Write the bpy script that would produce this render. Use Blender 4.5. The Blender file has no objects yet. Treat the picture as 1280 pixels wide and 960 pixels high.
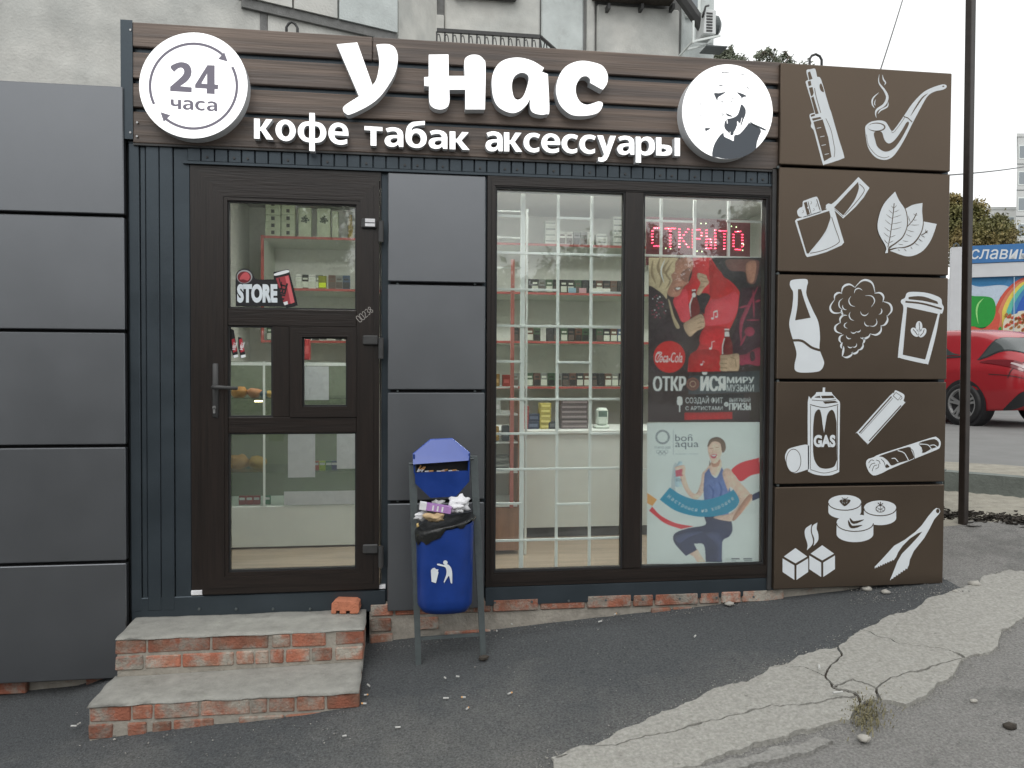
import bpy, bmesh, math, random
from mathutils import Vector, Matrix, noise
from mathutils.geometry import tessellate_polygon
random.seed(7)
C = bpy.context.scene.collection
SC = bpy.context.scene
R_ = math.radians

# ------------------------------------------------------------------ camera
HC = 1.87                      # eye height above the ground under the viewer
D = 3.98                       # distance from the viewer to the shop front
YAW, PITCH, ROLL, FPX = 0.13824616, -0.02316185, 0.00520909, 970.0
cy, sy, cp, sp = math.cos(YAW), math.sin(YAW), math.cos(PITCH), math.sin(PITCH)
FW = Vector((sy*cp, cy*cp, sp)); RT = Vector((cy, -sy, 0)); UP = RT.cross(FW)
cr, sr = math.cos(ROLL), math.sin(ROLL)
RT, UP = RT*cr + UP*sr, UP*cr - RT*sr
cam = bpy.data.cameras.new('camera'); camo = bpy.data.objects.new('camera', cam); C.objects.link(camo)
cam.sensor_width = 36.0; cam.lens = 36.0*FPX/1280.0; cam.clip_end = 2000; cam.clip_start = 0.05
M4 = Matrix((( RT.x, UP.x, -FW.x, 0), (RT.y, UP.y, -FW.y, 0), (RT.z, UP.z, -FW.z, HC), (0, 0, 0, 1)))
camo.matrix_world = M4
SC.camera = camo

# ------------------------------------------------------------------ world, sun, exposure (overcast)
SUN_EL, SUN_AZ = R_(48), R_(200)
w = bpy.data.worlds.new('World'); SC.world = w; w.use_nodes = True
nt = w.node_tree; nt.nodes.clear()
sky = nt.nodes.new('ShaderNodeTexSky'); sky.sky_type = 'NISHITA'; sky.sun_disc = False
sky.sun_elevation = SUN_EL; sky.sun_rotation = SUN_AZ; sky.air_density = 1.0; sky.dust_density = 6.0
hs = nt.nodes.new('ShaderNodeHueSaturation'); hs.inputs['Saturation'].default_value = 0.12
mx = nt.nodes.new('ShaderNodeMix'); mx.data_type = 'RGBA'; mx.inputs[0].default_value = 0.86
mx.inputs[7].default_value = (11.0, 11.2, 11.2, 1)          # even cloud deck
bg = nt.nodes.new('ShaderNodeBackground'); bg.inputs['Strength'].default_value = 0.115
wo = nt.nodes.new('ShaderNodeOutputWorld')
nt.links.new(sky.outputs[0], hs.inputs['Color']); nt.links.new(hs.outputs[0], mx.inputs[6])
nt.links.new(mx.outputs[2], bg.inputs['Color']); nt.links.new(bg.outputs[0], wo.inputs[0])
sl = bpy.data.lights.new('sun', 'SUN'); sl.energy = 0.6; sl.angle = R_(25); sl.color = (1, 0.97, 0.93)
so = bpy.data.objects.new('sun', sl); C.objects.link(so)
sd = Vector((math.sin(SUN_AZ)*math.cos(SUN_EL), math.cos(SUN_AZ)*math.cos(SUN_EL), math.sin(SUN_EL)))
so.rotation_euler = (-sd).to_track_quat('-Z', 'Y').to_euler(); so.location = (0, -4, 12)
SC.view_settings.view_transform = 'Standard'; SC.view_settings.look = 'None'
SC.view_settings.exposure = 0.12; SC.view_settings.gamma = 1.0
try: SC.cycles.max_bounces = 8; SC.cycles.transparent_max_bounces = 16; SC.cycles.use_denoising = True
except Exception: pass

# ------------------------------------------------------------------ helpers: rays
def ray(px, py): return FW + RT*((px-640)/FPX) + UP*((480-py)/FPX)
def F(px, py, Y=D):
    d = ray(px, py); return Vector((d.x*Y/d.y, Y, d.z*Y/d.y + HC))
def FZ(px, py, z):
    d = ray(px, py); t = (z-HC)/d.z; return Vector((d.x*t, d.y*t, z))
def FD(px, py, t):
    d = ray(px, py)*t; return Vector((d.x, d.y, d.z+HC))
def FP(px, py, P0, n):
    d = ray(px, py); o = Vector((0, 0, HC)); return o + d*((P0-o).dot(n)/d.dot(n))
def sclamp(v, a, b, k=0.25):
    def smin(p, q): h = max(k-abs(p-q), 0)/k; return min(p, q)-h*h*k/4
    def smax(p, q): h = max(k-abs(p-q), 0)/k; return max(p, q)+h*h*k/4
    return smin(smax(v, a), b)
def ground_z(x, y):
    a = min(1, max(0, (-1.22-x)/.4)); b = min(1, max(0, 1+(y-D)/.75)); a = a*a*(3-2*a); b = b*b*(3-2*b)
    return HC - 1.395 + .068*sclamp(x, -7, 4.3) + .12*sclamp(y-D, -3.4, .75) - .085*a*b
def G(px, py):
    d = ray(px, py); t = 3.0
    lo, hi = 0.5, 40
    for i in range(50):
        m = (lo+hi)/2; p = d*m
        if p.z+HC > ground_z(p.x, p.y): lo = m
        else: hi = m
    p = d*lo; return Vector((p.x, p.y, ground_z(p.x, p.y)))

# ------------------------------------------------------------------ helpers: objects
WL = {}
def thing(name, label, cat, loc=(0, 0, 0), group=None):
    o = bpy.data.objects.new(name, None); C.objects.link(o); o.empty_display_size = .1
    o.location = loc; WL[o] = Vector(loc); o['label'] = label; o['category'] = cat
    if group: o['group'] = group
    return o
def tag(o, label, cat, group=None):
    o['label'] = label; o['category'] = cat
    if group: o['group'] = group
    return o
def mk(name, verts, faces, mats, parent=None, fm=None, smooth=False, kind=None):
    """one mesh object from world-space verts; its origin sits at the middle of its box"""
    vs = [Vector(v) for v in verts]
    lo = Vector((min(v.x for v in vs), min(v.y for v in vs), min(v.z for v in vs)))
    hi = Vector((max(v.x for v in vs), max(v.y for v in vs), max(v.z for v in vs)))
    c = (lo+hi)/2
    me = bpy.data.meshes.new(name); me.from_pydata([v-c for v in vs], [], faces)
    if not isinstance(mats, (list, tuple)): mats = [mats]
    for m in mats: me.materials.append(m)
    if fm: me.polygons.foreach_set('material_index', fm)
    if smooth: me.polygons.foreach_set('use_smooth', [True]*len(me.polygons))
    me.update()
    o = bpy.data.objects.new(name, me); C.objects.link(o); WL[o] = c
    if parent is not None: o.parent = parent; o.location = c - WL[parent]
    else: o.location = c
    if kind: o['kind'] = kind
    return o
class MB:
    """collects boxes, tubes, lathes and polygons into one mesh"""
    def __init__(s): s.v = []; s.f = []; s.m = []
    def add(s, v, f, m=0):
        k = len(s.v); s.v += [Vector(a) for a in v]; s.f += [tuple(i+k for i in q) for q in f]; s.m += [m]*len(f)
    def box(s, x0, x1, y0, y1, z0, z1, m=0, b=0.0):
        if x0 > x1: x0, x1 = x1, x0
        if y0 > y1: y0, y1 = y1, y0
        if z0 > z1: z0, z1 = z1, z0
        b = min(b, (x1-x0)*.45, (y1-y0)*.45, (z1-z0)*.45)
        if b <= 0:
            s.add([(x, y, z) for x in (x0, x1) for y in (y0, y1) for z in (z0, z1)],
                  [(0, 1, 3, 2), (4, 6, 7, 5), (0, 4, 5, 1), (2, 3, 7, 6), (0, 2, 6, 4), (1, 5, 7, 3)], m)
        else:
            bm = bmesh.new(); bmesh.ops.create_cube(bm, size=1)
            for v in bm.verts: v.co = Vector((x0+(v.co.x+.5)*(x1-x0), y0+(v.co.y+.5)*(y1-y0), z0+(v.co.z+.5)*(z1-z0)))
            bmesh.ops.bevel(bm, geom=list(bm.edges), offset=b, segments=1, affect='EDGES', profile=.5)
            bm.verts.index_update()
            s.add([v.co.copy() for v in bm.verts], [tuple(v.index for v in f.verts) for f in bm.faces], m); bm.free()
    def hexa(s, p, m=0):   # 8 corners: bottom ring 0-3, top ring 4-7
        s.add(p, [(0, 3, 2, 1), (4, 5, 6, 7), (0, 1, 5, 4), (1, 2, 6, 5), (2, 3, 7, 6), (3, 0, 4, 7)], m)
    def tube(s, pts, r, n=8, m=0, cap=True):
        pts = [Vector(p) for p in pts]; k = len(s.v); rr = r if isinstance(r, (list, tuple)) else [r]*len(pts)
        up = None
        for i, p in enumerate(pts):
            t = (pts[min(i+1, len(pts)-1)]-pts[max(i-1, 0)]).normalized()
            if up is None: up = t.orthogonal().normalized()
            a = (up - t*up.dot(t)); a = a.normalized() if a.length > 1e-6 else t.orthogonal().normalized(); up = a; b = t.cross(a)
            for j in range(n): s.v.append(p + (a*math.cos(2*math.pi*j/n)+b*math.sin(2*math.pi*j/n))*rr[i])
        for i in range(len(pts)-1):
            for j in range(n):
                s.f.append((k+i*n+j, k+i*n+(j+1) % n, k+(i+1)*n+(j+1) % n, k+(i+1)*n+j)); s.m.append(m)
        if cap:
            s.f.append(tuple(k+j for j in range(n))[::-1]); s.f.append(tuple(k+(len(pts)-1)*n+j for j in range(n))); s.m += [m, m]
    def cyl(s, c0, c1, r, n=16, m=0): s.tube([c0, c1], r, n, m)
    def build(s, name, mats, parent=None, smooth=False, kind=None): return mk(name, s.v, s.f, mats, parent, s.m, smooth, kind)
def box(name, x0, x1, y0, y1, z0, z1, mat, parent=None, b=0.0):
    q = MB(); q.box(x0, x1, y0, y1, z0, z1, 0, b); return q.build(name, mat, parent)
def copy_tree(o, parent=None):
    c = o.copy(); C.objects.link(c); c.parent = parent; WL[c] = WL.get(o, Vector())
    for ch in list(o.children): copy_tree(ch, c)
    return c
def smooth(pts, n=6, closed=True):
    """rounded outline through points; a third value 1 marks a sharp corner"""
    P = [(p[0], p[1]) for p in pts]; K = [len(p) > 2 and p[2] for p in pts]; N = len(P); out = []
    for i in range(N if closed else N-1):
        a, b = P[i], P[(i+1) % N]
        p0 = P[i-1] if (closed or i > 0) else a
        p3 = P[(i+2) % N] if (closed or i+2 < N) else b
        if K[i]: p0 = (2*a[0]-b[0], 2*a[1]-b[1])
        if K[(i+1) % N]: p3 = (2*b[0]-a[0], 2*b[1]-a[1])
        steps = 1 if (K[i] and K[(i+1) % N]) else n
        for k in range(steps):
            t = k/steps
            out.append(tuple(.5*((2*a[j])+(-p0[j]+b[j])*t+(2*p0[j]-5*a[j]+4*b[j]-p3[j])*t*t+(-p0[j]+3*a[j]-3*b[j]+p3[j])*t**3) for j in (0, 1)))
    if not closed: out.append(P[-1])
    return out
def circle(x, y, rx, ry=None, n=28, a0=0, a1=360):
    ry = rx if ry is None else ry
    full = abs(a1-a0) >= 360; k = n if full else n+1
    return [(x+rx*math.cos(R_(a0+(a1-a0)*i/n)), y+ry*math.sin(R_(a0+(a1-a0)*i/n))) for i in range(k)]
def stroke(pts, wd, taper=False, closed=False):
    """a ribbon of width wd along a line, as one polygon"""
    L = []; Rr = []; n = len(pts)
    for i, p in enumerate(pts):
        a = pts[i-1] if (i > 0 or closed) else p; b = pts[(i+1) % n] if (i < n-1 or closed) else p
        tx, ty = b[0]-a[0], b[1]-a[1]; l = math.hypot(tx, ty) or 1
        h = wd/2
        if taper: h *= max(.12, math.sin(math.pi*(i+.35)/(n-.3)))
        L.append((p[0]-ty/l*h, p[1]+tx/l*h)); Rr.append((p[0]+ty/l*h, p[1]-tx/l*h))
    if closed: return [L, Rr]
    return L + Rr[::-1]
class Flat:
    """flat print: polygons in picture units laid on a surface, later layers lie a little prouder"""
    def __init__(s, fn, nrm, step=.0005): s.fn = fn; s.n = Vector(nrm); s.v = []; s.f = []; s.m = []; s.step = step
    def poly(s, pts, m=0, layer=0, holes=()):
        loops = [pts]+list(holes)
        tri = tessellate_polygon([[Vector((p[0], p[1], 0)) for p in l] for l in loops])
        k = len(s.v)
        for l in loops:
            for p in l: s.v.append(s.fn(p[0], p[1]) + s.n*(s.step*layer))
        for t in tri:
            a, b, c = (s.v[k+i] for i in t)
            nn = (b-a).cross(c-a)
            if nn.length < 1e-12: continue
            s.f.append(tuple(k+i for i in (t if nn.dot(s.n) > 0 else t[::-1]))); s.m.append(m)
    def ring(s, pts, wd, m=0, layer=0):
        L, Rr = stroke(pts, wd, closed=True); n = len(pts); k = len(s.v)
        for l in (L, Rr):
            for p in l: s.v.append(s.fn(p[0], p[1]) + s.n*(s.step*layer))
        for i in range(n):
            q = (k+i, k+(i+1) % n, k+n+(i+1) % n, k+n+i)
            nn = (s.v[q[1]]-s.v[q[0]]).cross(s.v[q[2]]-s.v[q[0]])
            s.f.append(q if nn.dot(s.n) > 0 else q[::-1]); s.m.append(m)
    def line(s, pts, wd, m=0, layer=0, taper=False):
        n = len(pts); st = stroke(pts, wd, taper); k = len(s.v)
        for p in st: s.v.append(s.fn(p[0], p[1]) + s.n*(s.step*layer))
        for i in range(n-1):
            q = (k+i, k+i+1, k+2*n-2-i, k+2*n-1-i)
            nn = (s.v[q[1]]-s.v[q[0]]).cross(s.v[q[2]]-s.v[q[0]])
            s.f.append(q if nn.dot(s.n) > 0 else q[::-1]); s.m.append(m)
    def text(s, body, x0, y0, x1, y1, m=0, layer=0, off=0.0, shear=0.0, rot=0):
        vs, fs = text_mesh(body, off)
        ax = [v[0]+shear*v[1] for v in vs]; ay = [v[1] for v in vs]
        lx, hx, ly, hy = min(ax), max(ax), min(ay), max(ay); k = len(s.v)
        for a, b in zip(ax, ay):
            u = x0+(a-lx)/(hx-lx)*(x1-x0); v = y1-(b-ly)/(hy-ly)*(y1-y0)
            if rot:
                mx_, my_ = (x0+x1)/2, (y0+y1)/2; cs, sn = math.cos(R_(rot)), math.sin(R_(rot)); du, dv = u-mx_, v-my_
                u, v = mx_+du*cs-dv*sn, my_+du*sn+dv*cs
            s.v.append(s.fn(u, v)+s.n*(s.step*layer))
        for f in fs:
            a, b, c = (s.v[k+i] for i in f[:3]); nn = (b-a).cross(c-a)
            q = tuple(k+i for i in f); s.f.append(q if nn.dot(s.n) > 0 else q[::-1]); s.m.append(m)
    def build(s, name, mats, parent=None): return mk(name, s.v, s.f, mats, parent, s.m)
import numpy as np
class Print(Flat):
    """a photographic print: filled shapes become ink on a fine grid (soft edges, rounded modelling), lettering stays crisp on top"""
    def __init__(s, fn, nrm, corners, cols, soft, nu=400, nv=580, dim=1.0):
        super().__init__(fn, nrm, .0003); s.c = corners; s.cols = cols; s.soft = soft; s.nu = nu; s.nv = nv; s.ops = []; s.dim = dim
    def poly(s, pts, m=0, layer=0, holes=()): s.ops.append((layer, len(s.ops), [pts]+list(holes), m))
    def line(s, pts, wd, m=0, layer=0, taper=False): s.ops.append((layer, len(s.ops), [stroke(pts, wd, taper)], m))
    def ring(s, pts, wd, m=0, layer=0): s.ops.append((layer, len(s.ops), stroke(pts, wd, closed=True), m))
    def text(s, body, x0, y0, x1, y1, m=0, layer=0, off=0.0, shear=0.0, rot=0):
        q = Flat(lambda u, v: Vector((u, v, 0)), (0, 0, 1)); q.text(body, x0, y0, x1, y1, 0, 0, 0, shear, rot)
        s.ops.append((layer, len(s.ops), [[(q.v[i].x, q.v[i].y) for i in f] for f in q.f], m, off*abs(y1-y0)))
    @staticmethod
    def blur(a, r):
        for ax in (0, 1):
            for _ in (0, 1):
                p = np.concatenate([np.repeat(np.take(a, [0], ax), r+1, ax), a, np.repeat(np.take(a, [-1], ax), r, ax)], ax); c = np.cumsum(p, ax); n = a.shape[ax]
                a = (np.take(c, range(2*r+1, 2*r+1+n), ax)-np.take(c, range(0, n), ax))/(2*r+1)
        return a
    def build(s, name, mats, parent=None):
        nu, nv = s.nu, s.nv; (a, b, c, d) = s.c; img = np.zeros((nv, nu, 3)); rg = np.random.default_rng(len(s.ops))
        def st(p):
            t_ = (p[1]-a[1])/(d[1]-a[1]); l = a[0]+(d[0]-a[0])*t_; r = b[0]+(c[0]-b[0])*t_; return (p[0]-l)/(r-l)*nu, t_*nv
        for layer, k, loops, m, *bold in sorted(s.ops, key=lambda o: (o[0], o[1])):
            cr_ = np.zeros((nv, nu+2)); area = 0; un = None
            for l in loops:
                q = [st(p) for p in l]; area += abs(sum(q[i-1][0]*q[i][1]-q[i][0]*q[i-1][1] for i in range(len(q))))/2
                for (x0, y0), (x1, y1) in zip(q, q[1:]+q[:1]):
                    if y0 == y1: continue
                    if y0 > y1: x0, y0, x1, y1 = x1, y1, x0, y0
                    r0, r1 = max(0, math.ceil(y0-.5)), min(nv, math.ceil(y1-.5))
                    if r1 <= r0: continue
                    rr = np.arange(r0, r1); xx = x0+(rr+.5-y0)/(y1-y0)*(x1-x0); np.add.at(cr_, (rr, np.clip(np.ceil(xx-.5), 0, nu+1).astype(int)), 1)
                if bold: g_ = np.cumsum(cr_, 1) % 2; un = g_ if un is None else np.maximum(un, g_); cr_ = np.zeros((nv, nu+2))
            mk_ = (un if bold else np.cumsum(cr_, 1) % 2)[:, :nu]
            if bold:                                   # heavier strokes for bold type
                for _ in range(int(round(bold[0]/1.1*nu/141.))): 
                    z_ = np.zeros((nv, 1)); mk_ = np.maximum(mk_, np.maximum(np.concatenate([mk_[:, 1:], z_], 1), np.concatenate([z_, mk_[:, :-1]], 1)))
            if mk_.sum() < .5: continue
            al = s.blur(mk_, 1); col = np.array(s2l(*s.cols[m]))*s.dim
            if m in s.soft and area > 120:
                R = int(max(2, min(22, math.sqrt(area)*.16))); B = s.blur(mk_, R); gy, gx = np.gradient(B); lt = np.clip(.80+.26*B-2.6*gx*R*.13-3.4*gy*R*.10, .45, 1.35)
                nz = s.blur(rg.normal(size=(nv, nu)), 2)*1.0+s.blur(rg.normal(size=(nv, nu)), 6)*2.2; lt = lt*(1+.30*nz); ink = col[None, None, :]*lt[:, :, None]
            else: ink = np.broadcast_to(col, img.shape)
            img = img*(1-al[:, :, None])+ink*al[:, :, None]
        img = np.clip(img, 0, .84)
        tt, ss = np.meshgrid((np.arange(nv+1))/nv, (np.arange(nu+1))/nu, indexing='ij')
        P00, P10, P11, P01 = (np.array(s.fn(*q)) for q in s.c)
        co = (P00*((1-ss)*(1-tt))[..., None]+P10*(ss*(1-tt))[..., None]+P11*(ss*tt)[..., None]+P01*((1-ss)*tt)[..., None]).reshape(-1, 3); cen = co.mean(0)
        ii = (np.arange(nv)[:, None]*(nu+1)+np.arange(nu)[None, :]).ravel(); quads = np.stack([ii, ii+nu+1, ii+nu+2, ii+1], 1)
        me = bpy.data.meshes.new(name); me.vertices.add(len(co)); me.vertices.foreach_set('co', (co-cen).astype(np.float32).ravel())
        me.loops.add(quads.size); me.loops.foreach_set('vertex_index', quads.astype(np.int32).ravel()); me.polygons.add(len(quads)); me.polygons.foreach_set('loop_start', np.arange(0, quads.size, 4, dtype=np.int32)); me.update(calc_edges=True)
        at_ = me.color_attributes.new('ink', 'FLOAT_COLOR', 'POINT'); e = np.concatenate([img, img[-1:]], 0); e = np.concatenate([e, e[:, -1:]], 1); rgba = np.ones((nv+1, nu+1, 4), dtype=np.float32); rgba[..., :3] = e; at_.data.foreach_set('color', rgba.ravel())
        if 'print_ink' not in M:
            m_ = bpy.data.materials.new('print_ink'); m_.use_nodes = True; n_ = m_.node_tree.nodes.new('ShaderNodeVertexColor'); n_.layer_name = 'ink'; p_ = m_.node_tree.nodes['Principled BSDF']; p_.inputs['Roughness'].default_value = .45; m_.node_tree.links.new(n_.outputs[0], p_.inputs['Base Color']); M['print_ink'] = m_
        me.materials.append(M['print_ink']); o = bpy.data.objects.new(name, me); C.objects.link(o); WL[o] = Vector(cen); o.parent = parent; o.location = Vector(cen)-WL[parent]
        if s.v: mk('print_lettering', [v+s.n*.0002 for v in s.v], s.f, mats, parent, s.m)
        return o
_tc = {}
def text_mesh(body, off=0.0):
    key = (body, off)
    if key in _tc: return _tc[key]
    cu = bpy.data.curves.new('lettering', 'FONT'); cu.body = body; cu.offset = off; cu.resolution_u = 4
    ob = bpy.data.objects.new('lettering', cu); C.objects.link(ob); bpy.context.view_layer.update()
    me = bpy.data.meshes.new_from_object(ob.evaluated_get(bpy.context.evaluated_depsgraph_get()))
    vs = [tuple(v.co) for v in me.vertices]; fs = [tuple(p.vertices) for p in me.polygons]
    bpy.data.objects.remove(ob); bpy.data.curves.remove(cu); bpy.data.meshes.remove(me)
    _tc[key] = (vs, fs); return vs, fs
def zoomer(ox, oy, s): return lambda pts: [((p[0]/s+ox, p[1]/s+oy)+tuple(p[2:])) for p in pts]
def extrude(name, loops, y0, y1, mats, parent, bevel=0.0):
    """solid letter or disc: outlines in picture units on plane Y=y0 (front), going back to y1; front material 0, sides 1"""
    v = []; f = []; m = []
    L = [[F(p[0], p[1], y0) for p in l] for l in loops]
    tri = tessellate_polygon([[Vector((p.x, p.z, 0)) for p in l] for l in L])
    flat = [p for l in L for p in l]; n = len(flat); v = flat + [Vector((p.x, y1, p.z)) for p in flat]
    for t in tri:
        a, b, c = (flat[i] for i in t)
        f.append(tuple(t) if (b-a).cross(c-a).y < 0 else tuple(t)[::-1]); m.append(0)
    k = 0
    for li, l in enumerate(L):
        ln = len(l); area = sum(l[i].x*l[(i+1) % ln].z-l[(i+1) % ln].x*l[i].z for i in range(ln))
        for i in range(ln):
            q = (k+i, k+(i+1) % ln, n+k+(i+1) % ln, n+k+i)
            out = (area < 0) == (li == 0)
            f.append(q if out else q[::-1]); m.append(1)
        k += ln
    return mk(name, v, f, mats, parent, m)

# ------------------------------------------------------------------ materials
def s2l(r, g, b):
    g_ = lambda c: (c/255/12.92) if c/255 <= .04045 else ((c/255+.055)/1.055)**2.4
    return (g_(r), g_(g), g_(b))
def mat(name, col, rough=.6, var=.0, vs=8, bump=0.0, bs=60, metal=0.0, spec=.5, col2=None, stretch=None, dirt=None, ds=2.5, dth=.55, rnd=0.0, rvar=0.0, y_ramp=None):
    """principled with noise variation, optional second colour patches, bump and per-object random tint"""
    m = bpy.data.materials.new(name); m.use_nodes = True; t = m.node_tree; L = t.links
    p = t.nodes['Principled BSDF']; p.inputs['Roughness'].default_value = rough; p.inputs['Metallic'].default_value = metal
    p.inputs['Specular IOR Level'].default_value = spec
    tc = t.nodes.new('ShaderNodeNewGeometry'); src = tc.outputs['Position']
    mp = t.nodes.new('ShaderNodeMapping'); L.new(src, mp.inputs[0])
    if stretch: mp.inputs['Scale'].default_value = stretch
    if rnd or stretch:
        oi = t.nodes.new('ShaderNodeObjectInfo'); cx = t.nodes.new('ShaderNodeVectorMath'); cx.operation = 'SCALE'
        cx.inputs[0].default_value = (37, 11, 23); L.new(oi.outputs['Random'], cx.inputs['Scale']); L.new(cx.outputs[0], mp.inputs['Location'])
    col4 = tuple(col)+(1,)
    cur = None
    n1 = t.nodes.new('ShaderNodeTexNoise'); n1.inputs['Scale'].default_value = vs; n1.inputs['Detail'].default_value = 6; n1.inputs['Roughness'].default_value = .62
    L.new(mp.outputs[0], n1.inputs['Vector'])
    mr = t.nodes.new('ShaderNodeMapRange'); mr.inputs[1].default_value = .3; mr.inputs[2].default_value = .7
    mr.inputs[3].default_value = 1-var; mr.inputs[4].default_value = 1+var; L.new(n1.outputs[0], mr.inputs[0])
    base = t.nodes.new('ShaderNodeRGB'); base.outputs[0].default_value = col4; cur = base.outputs[0]
    if col2 is not None:
        n2 = t.nodes.new('ShaderNodeTexNoise'); n2.inputs['Scale'].default_value = vs*.55; n2.inputs['Detail'].default_value = 5
        L.new(mp.outputs[0], n2.inputs['Vector'])
        r2 = t.nodes.new('ShaderNodeMapRange'); r2.inputs[1].default_value = .42; r2.inputs[2].default_value = .62; L.new(n2.outputs[0], r2.inputs[0])
        mi = t.nodes.new('ShaderNodeMix'); mi.data_type = 'RGBA'; L.new(r2.outputs[0], mi.inputs[0]); L.new(cur, mi.inputs[6]); mi.inputs[7].default_value = tuple(col2)+(1,)
        cur = mi.outputs[2]
    if dirt is not None:
        n3 = t.nodes.new('ShaderNodeTexNoise'); n3.inputs['Scale'].default_value = ds; n3.inputs['Detail'].default_value = 8; n3.inputs['Roughness'].default_value = .7
        L.new(mp.outputs[0] if stretch else src, n3.inputs['Vector'])
        r3 = t.nodes.new('ShaderNodeMapRange'); r3.inputs[1].default_value = dth; r3.inputs[2].default_value = dth+(.34 if y_ramp else .16); f3 = n3.outputs[0]
        if y_ramp:                                     # more of the second colour beyond a line y = walk[0], across walk[1]
            sx_ = t.nodes.new('ShaderNodeSeparateXYZ'); L.new(src, sx_.inputs[0]); wr = t.nodes.new('ShaderNodeMapRange'); wr.inputs[1].default_value = y_ramp[0]; wr.inputs[2].default_value = y_ramp[0]-y_ramp[1]; wr.inputs[3].default_value = -y_ramp[2]; wr.inputs[4].default_value = y_ramp[2]; L.new(sx_.outputs[1], wr.inputs[0])
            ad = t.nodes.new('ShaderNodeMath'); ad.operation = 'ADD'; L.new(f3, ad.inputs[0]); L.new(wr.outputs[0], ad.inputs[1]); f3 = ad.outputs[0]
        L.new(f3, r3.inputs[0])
        mi = t.nodes.new('ShaderNodeMix'); mi.data_type = 'RGBA'; L.new(r3.outputs[0], mi.inputs[0]); L.new(cur, mi.inputs[6]); mi.inputs[7].default_value = tuple(dirt)+(1,)
        cur = mi.outputs[2]
    mu = t.nodes.new('ShaderNodeVectorMath'); mu.operation = 'SCALE'; L.new(cur, mu.inputs[0]); L.new(mr.outputs[0], mu.inputs['Scale']); cur = mu.outputs[0]
    if rnd:
        rr = t.nodes.new('ShaderNodeMapRange'); rr.inputs[3].default_value = 1-rnd; rr.inputs[4].default_value = 1+rnd; L.new(oi.outputs['Random'], rr.inputs[0])
        m2 = t.nodes.new('ShaderNodeVectorMath'); m2.operation = 'SCALE'; L.new(cur, m2.inputs[0]); L.new(rr.outputs[0], m2.inputs['Scale']); cur = m2.outputs[0]
    L.new(cur, p.inputs['Base Color'])
    if rvar:
        r4 = t.nodes.new('ShaderNodeMapRange'); r4.inputs[1].default_value = .3; r4.inputs[2].default_value = .7; r4.inputs[3].default_value = max(0, rough-rvar); r4.inputs[4].default_value = min(1, rough+rvar)
        L.new(n1.outputs[0], r4.inputs[0]); L.new(r4.outputs[0], p.inputs['Roughness'])
    if bump:
        nb = t.nodes.new('ShaderNodeTexNoise'); nb.inputs['Scale'].default_value = bs; nb.inputs['Detail'].default_value = 5; L.new(mp.outputs[0], nb.inputs['Vector'])
        b = t.nodes.new('ShaderNodeBump'); b.inputs['Strength'].default_value = bump; b.inputs['Distance'].default_value = .01; L.new(nb.outputs[0], b.inputs['Height']); L.new(b.outputs[0], p.inputs['Normal'])
    return m
def lit(name, col, st, base=None):
    m = bpy.data.materials.new(name); m.use_nodes = True; p = m.node_tree.nodes['Principled BSDF']
    p.inputs['Base Color'].default_value = tuple(base or col)+(1,); p.inputs['Emission Color'].default_value = tuple(col)+(1,)
    p.inputs['Emission Strength'].default_value = st; p.inputs['Roughness'].default_value = .35; return m
def glass(name, tint=(.965, .985, .972), f0=.105):
    m = bpy.data.materials.new(name); m.use_nodes = True; t = m.node_tree; L = t.links; t.nodes.clear()
    o = t.nodes.new('ShaderNodeOutputMaterial'); a = t.nodes.new('ShaderNodeBsdfTransparent'); a.inputs[0].default_value = tint+(1,)
    g = t.nodes.new('ShaderNodeBsdfGlossy'); g.inputs['Roughness'].default_value = .015
    lw = t.nodes.new('ShaderNodeLayerWeight'); lw.inputs[0].default_value = .5
    pw = t.nodes.new('ShaderNodeMath'); pw.operation = 'POWER'; pw.inputs[1].default_value = 5; L.new(lw.outputs['Facing'], pw.inputs[0])
    ml = t.nodes.new('ShaderNodeMath'); ml.operation = 'MULTIPLY_ADD'; ml.inputs[1].default_value = 1-f0; ml.inputs[2].default_value = f0; L.new(pw.outputs[0], ml.inputs[0])
    x = t.nodes.new('ShaderNodeMixShader'); L.new(ml.outputs[0], x.inputs[0]); L.new(a.outputs[0], x.inputs[1]); L.new(g.outputs[0], x.inputs[2])
    df = t.nodes.new('ShaderNodeBsdfDiffuse'); df.inputs[0].default_value = (.6, .62, .6, 1); nz = t.nodes.new('ShaderNodeTexNoise'); nz.inputs['Scale'].default_value = 5; nz.inputs['Detail'].default_value = 6   # pale diffuse film added to haze the panes like reflected sky
    gp = t.nodes.new('ShaderNodeNewGeometry'); L.new(gp.outputs['Position'], nz.inputs['Vector']); dm = t.nodes.new('ShaderNodeMapRange'); dm.inputs[1].default_value = .35; dm.inputs[2].default_value = .75; dm.inputs[3].default_value = .008; dm.inputs[4].default_value = .045; L.new(nz.outputs[0], dm.inputs[0])
    x2 = t.nodes.new('ShaderNodeMixShader'); L.new(dm.outputs[0], x2.inputs[0]); L.new(x.outputs[0], x2.inputs[1]); L.new(df.outputs[0], x2.inputs[2])
    L.new(x2.outputs[0], o.inputs[0]); return m

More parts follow.
